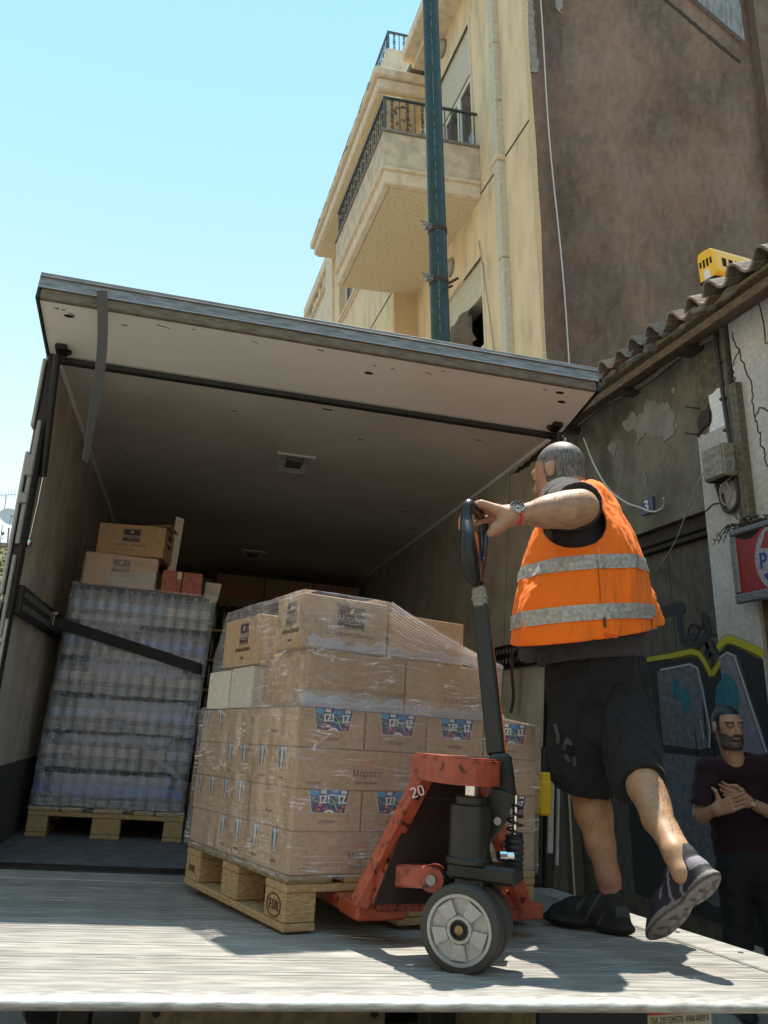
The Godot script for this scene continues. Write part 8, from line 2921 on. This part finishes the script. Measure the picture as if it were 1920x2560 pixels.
	for s in [-1.0, 1.0]:
		var fp: Vector3 = Vector3(3.265, 0.122, -4.20) + l * 0.115 * s
		var fd: Vector3 = (f + l * 0.15 * s).normalized()
		var fx: Vector3 = Vector3.UP.cross(fd)
		part(shoe(Transform3D(Basis(fx, Vector3.UP, fd), fp), Color(0.03, 0.03, 0.03), Color(0.012, 0.012, 0.012), Color(0.02, 0.02, 0.02)), "shoe", M.shoe, t)
	# bracelet watch
	var fa := (wl - el).normalized()
	mb = MB.new()
	var ring := []
	var wv := fa.cross(Vector3.UP).normalized()
	var wu := wv.cross(fa)
	for k in 21:
		var a := TAU * k / 20
		ring.append(wl - fa * 0.02 + (wu * cos(a) + wv * sin(a)) * 0.031)
	mb.tube(ring, 0.003, 6, false)
	var w := part(mb, "wrist_watch", M.dark_steel, t)
	mb = MB.new()
	var fc := wl - fa * 0.02 + f * 0.033
	mb.cyl(fc, fc + f * 0.005, 0.013, -1.0, 14)
	part(mb, "dial", mat("dial_gold", Color(0.45, 0.38, 0.26), {"r": 0.35}), w)
	w.get_child(0).position = Vector3.ZERO

func make_left() -> void:
	# leafy tree on the left beyond the lorry
	var b := Vector3(-5.6, 0, -26.0)
	var t := thing("leafy_tree", "green leafy tree at the left beyond the lorry", "tree", I3, b)
	var mb := MB.new()
	mb.tube([b, b + Vector3(0.1, 1.6, 0.1), b + Vector3(0.0, 3.2, 0.0), b + Vector3(0.6, 5.0, 0.2)], [0.22, 0.17, 0.13, 0.05], 10)
	part(mb, "trunk", M.bark, t)
	for i in 9:
		var a := i * 2.4
		mb = MB.new()
		mb.tube([b + Vector3(0, 2.2 + 0.25 * i, 0), b + Vector3(cos(a) * 0.8, 3.0 + 0.28 * i, sin(a) * 0.8), b + Vector3(cos(a) * 1.5, 3.4 + 0.28 * i, sin(a) * 1.5)], [0.07, 0.04, 0.012], 6)
		part(mb, "limb", M.bark, t)
	mb = MB.new()
	var n := fnl(151, 0.9, 3)
	var k := 0
	while k < 12000:
		var d := Vector3(rng.randfn(), rng.randfn(), rng.randfn()).normalized()
		var p := b + Vector3(1.2, 4.2, 0) + d * Vector3(2.7, 2.7, 2.4) * pow(rng.randf(), 0.4)
		if n.get_noise_3dv(p * 1.4) < -0.05: 
			k += 1
			continue
		var o := Basis.from_euler(Vector3(rng.randf() * 6.3, rng.randf() * 6.3, rng.randf() * 6.3))
		var s := rng.randf_range(0.05, 0.10)
		mb.col = Color(0.065, 0.105, 0.025).lerp(Color(0.13, 0.17, 0.05), rng.randf())
		var q := [p + o * Vector3(-s, 0, 0), p + o * Vector3(0, 0.02, s * 0.45), p + o * Vector3(s, 0, 0), p + o * Vector3(0, 0.02, -s * 0.45)]
		mb.quad(q[0], q[1], q[2], q[3], o.y)
		k += 1
	part(mb, "crown", M.leaf, t)
	# flat roofed house behind it, with dish and aerials
	b = Vector3(-6.4, 0, -31.0)
	var h := thing("rooftop_house", "low pale house behind the tree at the left edge", "building", I3, b)
	part(box_mb(Vector3(-16, 0, -38), Vector3(-4.4, 7.35, -31), 0.02), "wall", M.ochre_trim, h)
	part(box_mb(Vector3(-16.1, 7.36, -38.1), Vector3(-4.3, 7.5, -30.9), 0.02), "roof_slab", M.concrete, h)
	var dd := thing("satellite_dish", "white satellite dish on the roof above the leafy tree", "satellite dish", I3, Vector3(-4.75, 7.5, -31.2))
	mb = MB.new()
	mb.tube([Vector3(-4.75, 7.5, -31.2), Vector3(-4.75, 8.35, -31.2)], 0.03, 8)
	part(mb, "mast", M.galv, dd)
	mb = MB.new()
	var pr := []
	for i in 9: pr.append(Vector2(0.40 * i / 8.0, 0.10 * pow(i / 8.0, 2.0)))
	for i in 9: pr.append(Vector2(0.40 * (8 - i) / 8.0, 0.10 * pow((8 - i) / 8.0, 2.0) - 0.012))
	var dn := Vector3(0.35, 0.35, 0.87).normalized()
	var dx := Vector3.UP.cross(dn).normalized()
	mb.lathe(pr, Transform3D(Basis(dx, dn, dx.cross(dn)), Vector3(-4.75, 8.35, -31.1)), 24)
	part(mb, "reflector", M.dish, dd)
	mb = MB.new()
	mb.tube([Vector3(-4.75, 8.02, -30.98), Vector3(-4.65, 8.2, -30.7), Vector3(-4.62, 8.4, -30.72)], 0.012, 6)
	mb.ball(Vector3(-4.62, 8.42, -30.74), Vector3(0.04, 0.05, 0.06), Basis(), 6)
	part(mb, "feed_arm", M.galv, dd)
	for q in [[-5.9, 9.3], [-5.05, 9.35]]:
		var an := thing("roof_aerial", "thin television aerial on the roof, %s the satellite dish" % ["far to the left of" if q[0] < -5.5 else "just to the left of"][0], "aerial", I3, Vector3(q[0], 7.5, -31.6))
		mb = MB.new()
		mb.cyl(Vector3(q[0], 7.5, -31.6), Vector3(q[0] + 0.05, q[1], -31.6), 0.016, -1.0, 6)
		part(mb, "mast", M.galv, an)
		mb = MB.new()
		mb.cyl(Vector3(q[0] - 0.35, q[1] - 0.05, -31.6), Vector3(q[0] + 0.4, q[1] + 0.02, -31.5), 0.010, -1.0, 6)
		for i in 7: mb.cyl(Vector3(q[0] - 0.32 + i * 0.11, q[1] - 0.22 + i * 0.01, -31.58 + i * 0.013), Vector3(q[0] - 0.32 + i * 0.11, q[1] + 0.14 + i * 0.01, -31.58 + i * 0.013), 0.006, -1.0, 5)
		part(mb, "rods", M.galv, an)
	# unseen houses added across the street and behind, to throw sunlit light back
	var cr := mat("cream_render", Color(0.74, 0.66, 0.52), {"tex": "blotch", "ts": 0.4, "r": 0.9})
	b = Vector3(-9.6, 0, -6.0)
	h = thing("added_opposite_house", "added cream rendered house across the street, unseen at the left, throwing light back", "building", I3, b)
	part(box_mb(Vector3(-20, 0, -30), Vector3(-9.6, 15.0, 26), 0.02), "wall", cr, h)
	part(box_mb(Vector3(-20, 15.002, -30.3), Vector3(-9.2, 15.3, 26.3), 0.02), "roof_slab", M.concrete, h)
	b = Vector3(2.0, 0, 17.0)
	h = thing("added_corner_house", "added cream rendered house at the corner behind the viewer, unseen, throwing light back", "building", I3, b)
	part(box_mb(Vector3(-9.0, 0, 17.0), Vector3(24, 15.0, 26), 0.02), "wall", cr, h)
	part(box_mb(Vector3(-9.1, 15.002, 16.6), Vector3(24.3, 15.3, 26.3), 0.02), "roof_slab", M.concrete, h)
